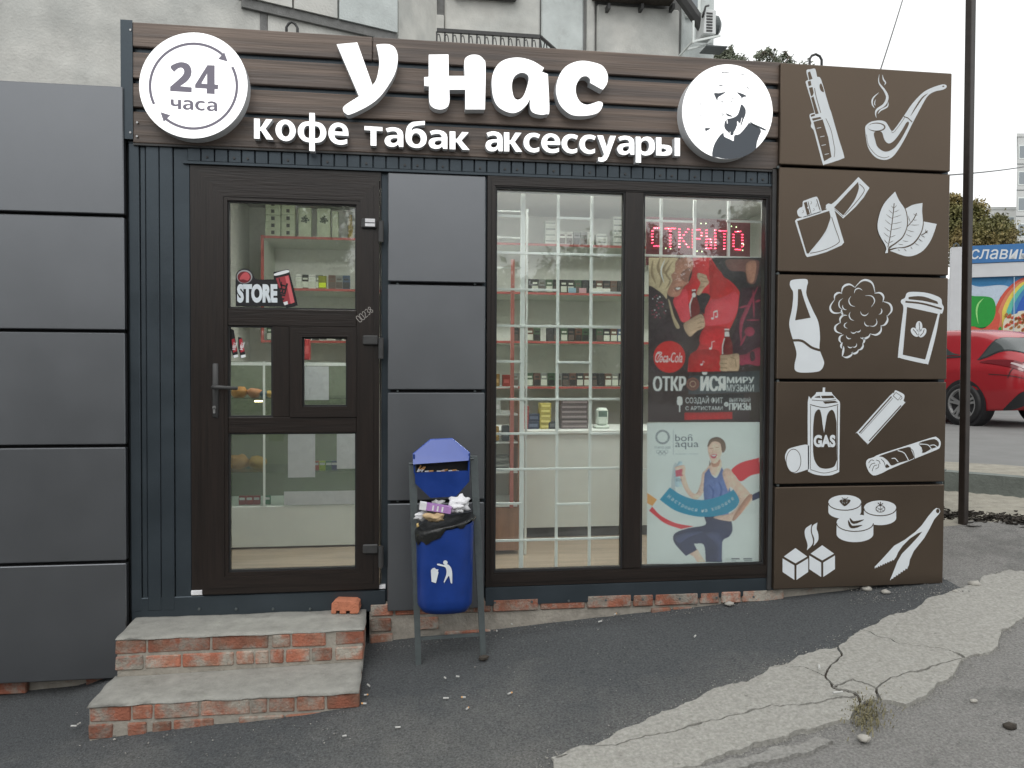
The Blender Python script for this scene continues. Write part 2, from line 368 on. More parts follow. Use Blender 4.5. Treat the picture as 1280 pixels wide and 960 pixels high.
M = {}
M['asphalt_new'] = mat('asphalt_new', (.072, .077, .081), .85, .55, 110, 1.0, 170, dirt=(.135, .134, .128), ds=1.5, dth=.42, y_ramp=(3.75, 1.0, .20))  # paler second colour gains with distance from the shop wall
M['asphalt_old'] = mat('asphalt_old', (.215, .21, .20), .9, .38, 100, 1.0, 150, dirt=(.13, .128, .122), ds=2.2, dth=.52)
M['street'] = mat('street_asphalt', (.058, .058, .057), .9, .3, 20, .4, 60, dirt=(.06, .06, .058), ds=.6)
M['road'] = mat('road_asphalt', (.20, .20, .195), .9, .10, 2, .3, 60)
M['concrete_path'] = mat('path_concrete', (.325, .318, .292), .9, .22, 75, .4, 220, col2=(.285, .278, .252), dirt=(.165, .158, .137), ds=26, dth=.60)
M['old_kerb_strip'] = mat('old_kerb_strip', (.24, .235, .22), .9, .3, 60, .6, 90)
M['tread'] = mat('tread_cement', (.285, .28, .255), .92, .17, 14, .45, 90, dirt=(.20, .196, .176), ds=6, dth=.56)
M['mortar'] = mat('mortar', (.31, .285, .245), .95, .22, 18, .5, 70, dirt=(.30, .19, .14), ds=13, dth=.60)
M['brick'] = mat('brick', (.33, .118, .072), .9, .25, 16, .7, 90, col2=(.27, .14, .095), dirt=(.30, .275, .235), ds=9, dth=.455, rnd=.28)
M['loose_brick'] = mat('loose_brick', (.50, .185, .105), .9, .15, 30, .6, 120)
M['panel_grey'] = mat('panel_grey', (.205, .214, .228), .42, .04, 3, 0, 2.2, rvar=.02, rnd=.03, spec=.5, metal=.95)
M['panel_brown'] = mat('panel_brown', (.128, .098, .074), .42, .04, 3, 0, 2.2, rvar=.02, rnd=.03, metal=.82)
M['siding'] = mat('siding_blue_grey', (.055, .070, .083), .36, .10, 4, .04, 60, rvar=.07, metal=.55)
M['pvc'] = mat('door_pvc_wood', (.014, .009, .007), .36, .35, 60, .12, 120, stretch=(1, 1, .06), spec=.55)
M['pvc_h'] = mat('door_pvc_wood_rail', (.014, .009, .007), .36, .35, 60, .12, 120, stretch=(.06, 1, 1), spec=.55)
M['plank'] = mat('sign_plank', (.140, .102, .080), .5, .40, 22, .25, 60, stretch=(.05, 1, 1.6), col2=(.100, .078, .068), rnd=.14, dirt=(.065, .050, .044), ds=9, dth=.63, spec=.6)
M['white_face'] = lit('lit_white_acrylic', (1, 1, 1), .75, (.85, .85, .85))
M['white_side'] = mat('white_acrylic_side', (.62, .64, .66), .4)
M['print_grey'] = mat('print_grey', s2l(130, 125, 140), .5)
M['print_dark'] = mat('print_dark', s2l(78, 84, 92), .5)
M['vinyl'] = mat('white_vinyl', (.70, .74, .77), .38, .04, 6)
M['black'] = mat('black_gap', (.008, .008, .009), .7)
M['rubber'] = mat('black_rubber', (.015, .015, .016), .6, .2, 30)
M['glass'] = glass('window_glass')
M['case_glass'] = glass('case_glass', (.93, .96, .945), .05)
M['room'] = mat('room_wall', (.70, .71, .66), .8, .04, 4)
M['ceiling'] = mat('room_ceiling', (.66, .66, .64), .8, .03, 4)
M['floor'] = mat('laminate_floor', (.30, .235, .17), .45, .2, 20, 0, stretch=(.1, 1, 1))
M['counter'] = mat('counter_white', (.66, .69, .65), .5, .03, 5)
M['shelf'] = mat('shelf_board', (.60, .63, .55), .6, .03, 5)
M['red_edge'] = mat('red_edge', (.36, .075, .060), .5)
M['cabinet'] = mat('cabinet_wood', (.33, .17, .10), .5, .2, 20, stretch=(1, 1, .1))
M['bar'] = mat('white_bar', (.74, .78, .76), .4, .03, 9)
M['steel'] = mat('grey_steel', (.085, .10, .102), .45, .15, 20, .1, 90, dirt=(.16, .12, .08), ds=14, dth=.66)
M['bin_blue'] = mat('bin_blue', (.004, .034, .205), .38, .2, 7, .05, 60, rvar=.1, dirt=(.03, .05, .17), ds=26, dth=.66)
M['bin_lid_lit'] = mat('bin_lit_blue', (.035, .078, .34), .38, .08, 8, spec=.8)  # bin blue made lighter so the flap looks lit from above
M['bag'] = mat('black_bag', (.012, .013, .013), .3, .2, 30, .6, 40)
M['paper'] = mat('white_paper', (.72, .72, .74), .7, .08, 20, .4, 60)
M['purple'] = mat('purple_card', (.42, .22, .50), .5, .12, 30)
M['tan'] = mat('tan_paper', (.48, .35, .20), .8, .25, 25, .6, 40)
M['butt_paper'] = mat('butt_paper', (.50, .50, .48), .8, .15, 60)
M['butt'] = mat('butt_orange', (.62, .33, .13), .8, .2, 60)
M['wall'] = mat('panel_concrete', (.60, .595, .56), .9, .14, 3, .5, 40, col2=(.50, .505, .48), dirt=(.46, .46, .435), ds=1.7, dth=.56)
M['wall_blue'] = mat('panel_concrete_pale', (.56, .60, .59), .9, .12, 3, .5, 40, dirt=(.45, .475, .465), ds=2.2, dth=.52)
M['seam'] = mat('seam_mortar', (.20, .20, .195), .95, .2, 12, .5, 60)
M['iron'] = mat('dark_iron', (.045, .045, .045), .5, .2, 20)
M['pole'] = mat('pole_paint', (.030, .023, .020), .42, .3, 12, .05, 60, dirt=(.09, .045, .03), ds=20, dth=.66)
M['ac'] = mat('ac_white', (.66, .68, .68), .5, .04, 6)
M['car'] = mat('car_red', (.36, .013, .021), .20, .03, 3, spec=.8)
M['car_dark'] = mat('car_dark_plastic', (.018, .018, .02), .5)
M['car_glass'] = mat('car_glass', (.05, .06, .06), .06, spec=.9)
M['rim'] = mat('rim_silver', (.42, .42, .42), .3, metal=.7)
M['lamp_red'] = mat('lamp_red', (.15, .008, .014), .12, spec=.8)
M['lamp_clear'] = mat('lamp_clear', (.5, .4, .4), .15)
M['bark'] = mat('bark', (.09, .07, .05), .9, .3, 12, .8, 30)
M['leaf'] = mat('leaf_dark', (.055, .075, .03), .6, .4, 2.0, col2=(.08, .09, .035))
M['leaf_far'] = mat('leaf_hazed', (.20, .22, .16), .6, .3, 1.5, col2=(.14, .16, .11))  # leaf colour paled to imitate haze and bright sky behind
M['leaf_y'] = mat('leaf_autumn', (.15, .145, .05), .6, .35, 1.2, col2=(.22, .165, .06))
M['weed'] = mat('weed_dry', (.20, .18, .10), .8, .4, 40)
M['kerb'] = mat('kerb_concrete', (.17, .19, .175), .9, .2, 6, .6, 50)
M['sand'] = mat('sandy_ground', (.32, .30, .25), .95, .2, 8, .9, 60, dirt=(.2, .19, .165), ds=5, dth=.56)
M['soil'] = mat('broken_soil', (.05, .042, .034), .95, .4, 20, 1.0, 50)
M['stone'] = mat('pale_stone', (.38, .365, .33), .9, .15, 40, .5, 90)
M['blue_sign'] = mat('sign_blue', (.035, .17, .42), .45, .05, 4)
M['pav_white'] = mat('pavilion_white', (.62, .64, .66), .5, .05, 3)
M['far_wall'] = mat('far_block_wall', (.68, .68, .66), .9, .06, .6)
M['far_wall2'] = mat('far_block_panel', (.55, .56, .55), .9, .06, .6)
M['far_glass'] = mat('far_block_glass', (.25, .28, .30), .2)
def P(name, r, g, b, rough=.5, var=.08, vs=25):
    if name not in M:
        c_ = s2l(r, g, b); k_ = 1.35 if name[:2] in ('p_', 'w_') else 1.0
        M[name] = mat(name, tuple(min(.86, v*k_) for v in c_), rough, .20 if k_ > 1 and name != 'w_white' else var, 38 if k_ > 1 else vs)
    return M[name]

# ================================================================== GROUND
def axis(lo, hi, fine0, fine1, step):
    a = []; x = fine0
    while x <= fine1+1e-6: a.append(x); x += step
    s = step; x = fine1
    while x < hi: s *= 1.5; x += s; a.append(min(x, hi))
    s = step; x = fine0; b = []
    while x > lo: s *= 1.5; x -= s; b.append(max(x, lo))
    return b[::-1]+a
def kerb_line():
    zk = HC-.87; a = FZ(1180, 589, zk); b = FZ(1280, 597, zk); d = (b-a).normalized(); return a, d
KA, KD = kerb_line(); KN = Vector((-KD.y, KD.x, 0));
if KN.y < 0: KN = -KN
def terrain_z(x, y):
    z = ground_z(x, y)
    s = (Vector((x, y, 0))-KA).dot(KN)          # beyond the kerb the sheet stays below the road
    if s > -.1: z = min(z, HC-1.05)
    n = noise.noise(Vector((x*1.7, y*1.7, 0)))*.012 + noise.noise(Vector((x*6, y*6, 3)))*.004
    near = max(0, 1-max(abs(x)-4, abs(y-3)-3, 0)/3)
    return z + n*near
xs = axis(-160, 160, -3.2, 5.6, .07); ys = axis(-160, 260, 1.6, 7.2, .07)
gv = [(x, y, terrain_z(x, y)) for y in ys for x in xs]; nx = len(xs)
gf = [(j*nx+i, j*nx+i+1, (j+1)*nx+i+1, (j+1)*nx+i) for j in range(len(ys)-1) for i in range(nx-1)]
# old grey asphalt right of the concrete strip, dark new asphalt on the shop side, sandy margin by the kerb
TOPB = [(560, 1015), (691, 951.5), (753, 930), (812, 899), (871, 875), (921, 856), (960, 836.7), (1010, 817), (1075.7, 788.5), (1130, 767), (1184, 742), (1222, 730.7), (1249, 717), (1280, 715), (1340, 706)]
TB = [G(*p) for p in TOPB]
BB = [G(*p) for p in ((700, 962), (830, 948), (960, 925), (1014, 908), (1060, 898), (1087, 886), (1126, 878), (1160, 866), (1187, 846), (1203, 824), (1244, 810), (1250, 790), (1280, 772), (1340, 750))]
def side_of_strip(x, y, TB=TB):                        # > 0 on the viewer's side of the strip's upper edge
    best = 9; sg = 1
    for a, b in zip(TB, TB[1:]):
        ab = (b-a).to_2d(); ap = Vector((x, y))-a.to_2d(); t = max(0, min(1, ap.dot(ab)/ab.length_squared)); d = (ap-ab*t)
        if d.length < best: best = d.length; sg = 1 if ab.cross(ap) < 0 else -1
    return best*sg
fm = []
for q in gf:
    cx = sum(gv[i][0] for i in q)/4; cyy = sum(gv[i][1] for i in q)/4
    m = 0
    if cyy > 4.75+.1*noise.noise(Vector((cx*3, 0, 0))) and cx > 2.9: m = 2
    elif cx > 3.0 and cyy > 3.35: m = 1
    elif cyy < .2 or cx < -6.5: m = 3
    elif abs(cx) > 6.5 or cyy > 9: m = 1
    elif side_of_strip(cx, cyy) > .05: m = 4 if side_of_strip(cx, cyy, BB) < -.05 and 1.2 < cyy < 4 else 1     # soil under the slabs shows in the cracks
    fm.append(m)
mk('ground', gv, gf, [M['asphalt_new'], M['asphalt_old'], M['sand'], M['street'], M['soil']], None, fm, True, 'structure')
# road beyond the kerb
zr = HC-.87
rv = []
for s in (-60, 60):
    for t in (.14, 200): rv.append(KA + KD*s + KN*t)
for v in rv: v.z = zr-.02
mk('road', rv, [(0, 2, 3, 1)], M['road'], None, None, False, 'structure')
# strip of pale gravelly concrete behind the kerb, 4 mm above the road
sv = []
for i in range(60):
    s = -9 + i*.3
    for t in (.13, .95+.12*noise.noise(Vector((s*1.3, 0, 0)))):
        p = KA + KD*s + KN*t; sv.append((p.x, p.y, zr-.016))
mk('verge', sv, [(i*2, i*2+2, i*2+3, i*2+1) for i in range(59)], M['sand'], None, None, False, 'structure')
kb = thing('kerb', 'grey green concrete kerb along the road beyond the pole', 'kerb', KA)
for i in range(-6, 7):
    q = MB(); a = KA + KD*(i*1.0+.004); b = KA + KD*(i*1.0+.994)
    pts = []
    for z in (zr-.28, zr-.002+.006*(i % 2)):
        for p in (a, b): pts.append(Vector((p.x, p.y, z)))
        for p in (b+KN*.14, a+KN*.14): pts.append(Vector((p.x, p.y, z)))
    q.hexa(pts); q.build('kerb_stone', M['kerb'], kb)
# broken dark soil edge between pole and kerb: a torn strip of lumps
sb = MB()
for i in range(800):
    px = 1150+random.random()*160; py = 643+(px-1180)*.07+random.gauss(0, 2.8)
    p = G(px, py); r = random.uniform(.006, .026)
    sb.add([p+Vector((random.uniform(-1, 1)*r*1.6, random.uniform(-1, 1)*r, random.uniform(-.6, .9)*r)) for k in range(6)],
           [(0, 1, 2), (0, 2, 3), (3, 4, 5), (1, 4, 5), (0, 5, 4), (2, 5, 3)])
sb.build('broken_soil', M['soil'], None, True, 'stuff')

# ---- cracked concrete strip: each slab piece is its own child
path = mk('concrete_path', [G(691, 955)+Vector((0, 0, -.03)), G(1280, 790)+Vector((0, 0, -.03)), G(1280, 716)+Vector((0, 0, -.03))], [(0, 1, 2)], M['sand'])
path['kind'] = 'structure'
Z3 = zoomer(960, 590, 2.594)
pieces = [
 [(300,515),(440,460),(580,395),(680,365),(690,345),(750,330),(830,325),(990,300),(1000,420),(830,480),(760,520),(750,575),(640,612),(600,590),(480,570)],
 [(300,515),(480,570),(600,590),(640,615),(500,650),(370,695),(350,710),(275,680),(210,705),(185,670),(240,600),(225,570)],
 [(370,695),(500,650),(640,615),(590,680),(520,735),(430,765),(365,755),(350,710)],
 [(0,640),(130,590),(225,570),(240,600),(185,670),(130,645)],
 [(0,640),(130,645),(185,670),(210,705),(290,735),(200,745),(40,770),(-120,800),(-300,850),(-560,900),(-700,940),(-690,930),(-540,880),(-385,800),(-230,740),(-100,690)],
 [(40,770),(200,745),(290,735),(300,760),(270,820),(140,845),(0,885),(-160,935),(-380,990),(-700,1010),(-700,940),(-560,900),(-300,850),(-120,800)],
 [(-300,985),(0,900),(150,862),(215,880),(160,905),(0,955),(-250,1030)],
 [(290,735),(210,705),(275,680),(350,710),(365,755),(300,760)],
]
def rough_edge(a, b, lvl=4):
    """jagged line a-b; the same for both neighbours"""
    key = (a, b) if a < b else (b, a)
    rnd = random.Random(str(key)); pts = [key[0], key[1]]
    for l in range(lvl):
        o = []
        for p, q in zip(pts, pts[1:]):
            ln = math.hypot(q[0]-p[0], q[1]-p[1]); d = rnd.uniform(-.11, .11)*min(ln, 90)
            o += [p, ((p[0]+q[0])/2-(q[1]-p[1])/ln*d, (p[1]+q[1])/2+(q[0]-p[0])/ln*d)]
        pts = o+[pts[-1]]
    return pts if key == (a, b) else pts[::-1]
for k, pc in enumerate(pieces):
    ol = []
    for i in range(len(pc)): ol += rough_edge(pc[i], pc[(i+1) % len(pc)])[:-1]
    W = [G(*p) for p in Z3(ol)]
    W2 = []; sg_ = -1 if sum(W[i-1].x*W[i].y-W[i].x*W[i-1].y for i in range(len(W))) > 0 else 1
    for i, p in enumerate(W):                    # open the cracks a little
        a, b = W[i-1], W[(i+1) % len(W)]; t = (b-a); n = Vector((-t.y, t.x, 0)).normalized(); W2.append(p-n*sg_*(.0052+.009*max(0, noise.noise(p*9)+.05)))
    lift = .009+.003*(k % 3)
    top = [Vector((p.x, p.y, ground_z(p.x, p.y)+lift+.004*noise.noise(p*4))) for p in W2]; n = len(top)
    tri = tessellate_polygon([[Vector((p.x, p.y, 0)) for p in top]])
    v = top+[p-Vector((0, 0, .06)) for p in top]; f = []
    for t in tri:
        a, b, c = (top[i] for i in t); f.append(tuple(t) if (b-a).cross(c-a).z > 0 else tuple(t)[::-1])
    area = sum(top[i].x*top[(i+1) % n].y-top[(i+1) % n].x*top[i].y for i in range(n))
    for i in range(n):
        q = (i, i+n, (i+1) % n+n, (i+1) % n); f.append(q if area > 0 else q[::-1])
    mk('concrete_slab', v, f, M['old_kerb_strip'] if k == 6 else M['concrete_path'], path)

# ================================================================== SHOP
YF = D
shop = thing('shop_kiosk', 'small corner kiosk with brown front door, barred shop window and brown pictogram panels', 'kiosk', (0.8, YF, HC-1.2))
XL, XR = F(160, 400).x, F(1184, 400).x
zb = HC-1.205; zt = HC+1.62
# walls and room (openings left for door and window)
def wall_box(n, x0, x1, y0, y1, z0, z1, m): return box(n, x0, x1, y0, y1, z0, z1, m, shop)
RD = 2.6
wall_box('side_wall', XL-.005, XL+.06, YF+.06, YF+RD, zb, zt, M['siding'])
wall_box('side_wall', XR-.06, XR-.005, YF+.06, YF+RD, zb, zt, M['panel_brown'])
wall_box('rear_wall', XL-.005, XR-.005, YF+RD+.002, YF+RD+.06, zb, zt, M['siding'])
wall_box('roof', XL-.005, XR-.005, YF+.035, YF+RD+.06, zt-.03, zt+.005, M['siding'])
wall_box('floor', XL+.062, XR-.062, YF+.02, YF+RD, zb, HC-1.13, M['floor'])
wall_box('ceiling', XL+.062, XR-.062, YF+.09, YF+RD, HC+1.28, HC+1.32, M['ceiling'])
wall_box('wall_lining', XL+.062, XL+.075, YF+.085, YF+RD, HC-1.128, HC+1.278, M['room'])
wall_box('wall_lining', XR-.075, XR-.062, YF+.085, YF+RD, HC-1.128, HC+1.278, M['room'])
wall_box('wall_lining', XL+.077, XR-.077, YF+RD-.02, YF+RD-.003, HC-1.128, HC+1.278, M['room'])
wall_box('wall_lining', XL+.077, XR-.077, YF+.07, YF+.083, F(500, 232).z, HC+1.278, M['room'])     # above the openings
dx0, dx1 = F(239, 470).x, F(476, 470).x; wx0, wx1 = F(608, 480).x, F(967, 480).x
dz0, dz1 = F(358, 740).z, F(358, 208).z; wz0, wz1 = F(787, 726.5).z, F(787, 225).z
wall_box('wall_lining', dx1+.01, wx0-.01, YF+.07, YF+.083, HC-1.128, HC+1.2, M['room'])
wall_box('wall_core', XL, dx0-.002, YF+.012, YF+.068, zb, zt, M['siding'])
wall_box('wall_core', dx1+.002, wx0-.002, YF+.012, YF+.068, zb, zt, M['siding'])
wall_box('wall_core', wx1+.002, XR-.002, YF+.012, YF+.068, zb, zt, M['siding'])
wall_box('wall_core', dx0, dx1, YF+.012, YF+.068, dz1+.002, zt, M['siding'])
wall_box('wall_core', wx0, wx1, YF+.012, YF+.068, wz1+.002, zt, M['siding'])
wall_box('wall_core', dx0, dx1, YF+.012, YF+.068, zb, dz0-.002, M['siding'])
wall_box('wall_core', wx0, wx1, YF+.012, YF+.068, zb, wz0-.002, M['siding'])
# left siding ribs
sx = [F(p, 470).x for p in (163, 176.5, 184, 201, 218, 239)]; zs0, zs1 = zb, F(200, 181).z
for i, (a, b) in enumerate(zip(sx, sx[1:])):
    box('siding_rib', a+.0012, b-.0012, YF-.004-(.008 if i in (0, 2, 3) else 0), YF+.010, zs0, zs1, M['siding'], shop, .003)
# strip of ribbed sheet and drip flashing under the sign
tz1, tz0 = F(590, 200).z+.01, F(590, 216).z
i = 0; x = sx[5]-.012
while x < F(967, 220).x-.03:
    box('siding_rib', x+.002, x+.0615, YF-.012, YF+.010, tz0, tz1, M['siding'], shop, .003)
    if i % 3 == 1 or i % 7 == 3:
        q = MB(); q.cyl((x+.03, YF-.012, tz0+.022), (x+.03, YF-.017, tz0+.022), .006, 8); q.build('screw', M['iron'], shop)
    x += .0635; i += 1
box('flashing', sx[5]-.03, F(967, 220).x, YF-.022, YF+.008, tz0-.014, tz0-.002, M['siding'], shop)
# base plate below door and window with a row of screws
bz1 = dz0-.003
box('base_trim', sx[0], F(483, 750).x-.003, YF-.010, YF+.010, F(358, 768).z, bz1, M['siding'], shop, .004)
box('base_trim', F(606, 740).x, F(966, 735).x, YF-.016, YF+.010, F(787, 750).z, wz0-.003, M['siding'], shop, .004)
for k in range(16):
    px = 250+k*46
    if 470 < px < 612: continue
    p = F(px, 760 if px < 500 else 752 - (px-610)*.022)
    q = MB(); q.cyl((p.x, YF-.008, p.z), (p.x, YF-.022, p.z), .006, 8); q.build('screw', M['steel'], shop)
# ------------------------------------------------------------------ door
def frame_mb(q, ox0, oz0, ox1, oz1, ix0, iz0, ix1, iz1, y0, y1, b=.004):
    """four mitred members round an opening"""
    for pts in ([(ox0, oz0), (ix0, iz0), (ix0, iz1), (ox0, oz1)], [(ox1, oz1), (ix1, iz1), (ix1, iz0), (ox1, oz0)]):
        q.hexa([Vector((p[0], y0, p[1])) for p in pts]+[Vector((p[0], y1, p[1])) for p in pts], 0)
    for pts in ([(ox0, oz1), (ix0, iz1), (ix1, iz1), (ox1, oz1)], [(ox1, oz0), (ix1, iz0), (ix0, iz0), (ox0, oz0)]):
        q.hexa([Vector((p[0], y0, p[1])) for p in pts]+[Vector((p[0], y1, p[1])) for p in pts], 1)
def fx(px, py): return F(px, py).x
def fz(px, py): return F(px, py).z
lx0, lx1 = fx(253, 470), fx(474, 470)       # leaf
lz0, lz1 = fz(360, 738), fz(360, 222)
gx0, gx1 = fx(286, 470), fx(446, 470)
rows = [(fz(366, 712), fz(366, 540.5)), (fz(366, 521), fz(366, 408)), (fz(366, 387), fz(366, 254))]
q = MB(); frame_mb(q, dx0, dz0, dx1, dz1, lx0-.003, lz0-.003, lx1+.003, lz1+.003, YF-.006, YF+.066)
door = q.build('door', [M['pvc'], M['pvc_h']], shop)
q = MB(); frame_mb(q, lx0, lz0, lx1, lz1, gx0, rows[0][0], gx1, rows[2][1], YF-.022, YF+.05)
frame_mb(q, lx0+.030, lz0+.030, lx1-.030, lz1-.030, gx0-.018, rows[0][0]-.018, gx1+.018, rows[2][1]+.018, YF-.026, YF-.0215)
q.build('door_leaf', [M['pvc'], M['pvc_h']], door)
box('door_rail', gx0, gx1, YF-.021, YF+.049, rows[0][1], rows[1][0], M['pvc_h'], door, .003)
box('door_rail', gx0, gx1, YF-.021, YF+.049, rows[1][1], rows[2][0], M['pvc_h'], door, .003)
mx0, mx1 = fx(341.5, 465), fx(379, 465)
box('door_mullion', mx0, fx(363, 465), YF-.0205, YF+.048, rows[1][0], rows[1][1], M['pvc'], door, .003)
q = MB(); px0, px1, pz0, pz1 = fx(363, 465), gx1, rows[1][0], rows[1][1]
vx0, vx1, vz0, vz1 = fx(378.5, 465), fx(434.5, 465), fz(406, 508), fz(406, 421.5)
frame_mb(q, px0, pz0, px1, pz1, vx0, vz0, vx1, vz1, YF-.030, YF+.046); q.build('vent_sash', [M['pvc'], M['pvc_h']], door)
for (a, b, c, d) in ((gx0, gx1, *rows[0]), (gx0, mx0, *rows[1]), (vx0, vx1, vz0, vz1), (gx0, gx1, *rows[2])):
    box('door_pane', a-.004, b+.004, YF+.006, YF+.012, c-.004, d+.004, M['glass'], door)
    q = MB(); frame_mb(q, a-.001, c-.001, b+.001, d+.001, a+.008, c+.008, b-.008, d-.008, YF-.012, YF+.005); q.build('glazing_bead', [M['rubber'], M['rubber']], door)
# handle, lock, hinges
p = F(271, 470); q = MB(); q.box(p.x-.014, p.x+.014, YF-.034, YF-.022, fz(270, 522), fz(270, 454), 0, .006)
q.tube([(p.x, YF-.03, fz(270, 483.5)), (p.x, YF-.075, fz(270, 483.5)), (p.x+.02, YF-.085, fz(270, 483.2)), (p.x+.115, YF-.082, fz(270, 485))], [.011, .011, .011, .008], 10)
q.build('door_handle', M['iron'], door, True)
q = MB(); pk = F(270, 511); q.cyl((pk.x, YF-.034, pk.z+.008), (pk.x, YF-.039, pk.z+.008), .0085, 12); q.box(pk.x-.005, pk.x+.005, YF-.039, YF-.034, pk.z-.02, pk.z+.006, 0)
q.build('lock_cylinder', M['rim'], door)
for (hx, hy, hs) in ((464, 281, 1), (466, 425.5, 1), (466, 684, 1)):
    p = F(hx, hy); q = MB(); q.box(p.x-.048, p.x+.028, YF-.045, YF-.0265, p.z-.024, p.z+.024, 0, .006)
    e = F(476.5, hy+8); q.cyl((e.x, YF-.034, e.z+.045), (e.x, YF-.034, e.z-.06), .014, 12); q.build('hinge', M['iron'], door)
p = F(463, 281); q = MB()
q.box(p.x-.024, p.x+.024, YF-.0478, YF-.0452, p.z+.004, p.z+.022); q.box(p.x-.024, p.x+.024, YF-.0478, YF-.0452, p.z-.016, p.z-.001); q.build('hinge_sticker', M['paper'], door)
for a in ((239.5, 743.5, 254, 737), (474, 735.5, 482, 730.5)):
    p0, p1 = F(a[0], a[1]), F(a[2], a[3]); box('packing_shim', p0.x, p1.x, YF-.012, YF+.03, p0.z, p1.z, M['paper'], door, .002)
wfn = lambda y: (lambda a, b: F(a, b, y))
q = Flat(wfn(YF-.0275), (0, -1, 0), .0004); 
DG = {'0': [(0,0),(0,8),(2,10),(4,8),(4,0),(2,-1),(0,0)], '2': [(0,8),(2,10),(4,8),(3.5,5.5),(0,0),(4.3,0)], '3': [(0,9),(2.5,10),(4,8),(2,5.2),(4,3),(2.5,0),(0,.6)], '8': [(2,5.2),(.3,8),(2,10),(3.8,8),(2,5.2),(0,2.5),(2,0),(4,2.5),(2,5.2)]}
for i_, ch in enumerate('00238'):
    q.line([(449.5+(i_*5.6+p[0])*.66-(p[1])*.50, 402.5-(i_*5.6+p[0])*.50-(p[1])*.62) for p in smooth(DG[ch], 3, False)], .5, 0, 0)
q.build('door_number', [P('chalk', 190, 185, 180)], door)
# ------------------------------------------------------------------ window
q = MB(); ax0, ax1, bx0, bx1 = fx(618, 475), fx(779, 475), fx(801.5, 475), fx(956, 475)
az0, az1 = fz(787, 709.5), fz(787, 240.5)
frame_mb(q, wx0, wz0, wx1, wz1, ax0, az0, bx1, az1, YF-.018, YF+.062)
frame_mb(q, wx0+.022, wz0+.022, wx1-.022, wz1-.022, ax0-.006, az0-.006, bx1+.006, az1+.006, YF-.024, YF-.0175)
window = q.build('shop_window', [M['pvc'], M['pvc_h']], shop)
box('window_mullion', ax1, bx0, YF-.022, YF+.06, az0+.001, az1-.001, M['pvc'], window, .004)
for a, b in ((ax0, ax1), (bx0, bx1)):
    box('window_pane', a-.004, b+.004, YF+.008, YF+.014, az0-.004, az1+.004, M['glass'], window)
    q = MB(); frame_mb(q, a-.001, az0-.001, b+.001, az1+.001, a+.009, az0+.010, b-.009, az1-.009, YF-.012, YF+.007); q.build('glazing_bead', [M['rubber'], M['rubber']], window)
# ------------------------------------------------------------------ grey column panels, brown panels
def panel(n, x0, x1, z0, z1, y, m, par, dpt=.035):
    """folded cassette: bevelled tray"""
    q = MB(); q.box(x0, x1, y, y+dpt, z0, z1, 0, .004); return q.build(n, m, par)
YG = YF-.040
for a, b in ((218, 352.5), (356.5, 487), (491, 625), (629, 762)):
    panel('cladding_panel', F(484.7, 480, YG).x, F(606, 480, YG).x, F(545, b, YG).z, F(545, a, YG).z, YG, M['panel_grey'], shop)
box('panel_backing', F(488, 480, YG).x, F(603, 480, YG).x, YG+.037, YF+.01, F(545, 758).z, F(545, 222).z, M['black'], shop)
for y in (354.5, 489, 627):
    for px in (497, 594):
        p = F(px, y, YG); q = MB(); q.cyl((p.x, YG+.03, p.z), (p.x, YG+.012, p.z), .006, 8); q.build('screw', M['steel'], shop)
YB = YF-.055; bp = []
BX0, BX1 = F(972, 410, YB).x, F(1184.5, 410, YB).x
for i, (a, b) in enumerate(((84.5, 209.5), (213, 341.5), (345, 474), (477.5, 603.6), (607.5, 733))):
    bp.append(panel('pictogram_panel', BX0, BX1, F(1077, b, YB).z, F(1077, a, YB).z, YB, M['panel_brown'], shop, .05))
box('panel_backing', BX0+.012, BX1-.012, YB+.052, YF+.011, F(1077, 730, YB).z, F(1077, 90, YB).z, M['black'], shop)
box('corner_trim', BX0-.026, BX0-.004, YF-.03, YF+.010, F(968, 735).z, F(972, 212).z, M['iron'], shop)
for y in (211.5, 343, 476, 605):
    p = F(970, y); q = MB(); q.cyl((p.x-.01, YF-.03, p.z), (p.x-.01, YF-.045, p.z), .007, 8); q.build('screw', M['steel'], shop)
# lifting loops on the roof edge
for a, b, z in ((358, 372, 33), (605, 619, 0), (1012, 1027, 72)):
    if z == 0: continue
    Yh = YF+.12; p0, p1 = F(a, z+10, Yh), F(b, z+10, Yh); h = .065
    q = MB(); q.tube([(p0.x, Yh, p0.z-.12), (p0.x, Yh, p0.z+h*.55), (p0.x+.012, Yh, p0.z+h*.85), ((p0.x+p1.x)/2, Yh, p0.z+h), (p1.x-.012, Yh, p0.z+h*.85), (p1.x, Yh, p0.z+h*.55), (p1.x, Yh, p0.z-.12)], .007, 8)
    q.build('lifting_loop', M['iron'], shop, True)
# brick footing below the kiosk
fb = MB(); fb.box(F(462, 790).x, BX1-.1, YF-.004, YF+.08, HC-1.9, zb-.001); fb.build('footing_mortar', M['mortar'], shop)
rnd = random.Random(3); 
for row in range(4):
    x = F(462, 790).x + (.0 if row % 2 else -.12); z1 = zb - .003 - row*.078
    while x < 2.0:
        ww = rnd.choice((.25, .25, .12)); x0, x1 = max(x, F(462, 790).x+.004), x+ww-.012
        if x1-x0 > .04 and z1 > ground_z((x0+x1)/2, YF)-.01 and rnd.random() < (.93 if row == 0 else .66):
            yy = YF-.012-rnd.random()*.01
            box('brick', x0, x1, yy, YF+.03, z1-.066, z1-rnd.random()*.006, M['brick'], shop, .005)
        x += ww
# ------------------------------------------------------------------ pictograms (white vinyl, brown line work)
PIC = [M['vinyl'], M['panel_brown']]
def pic(): return Flat(wfn(YB-.0006), (0, -1, 0), .0006)
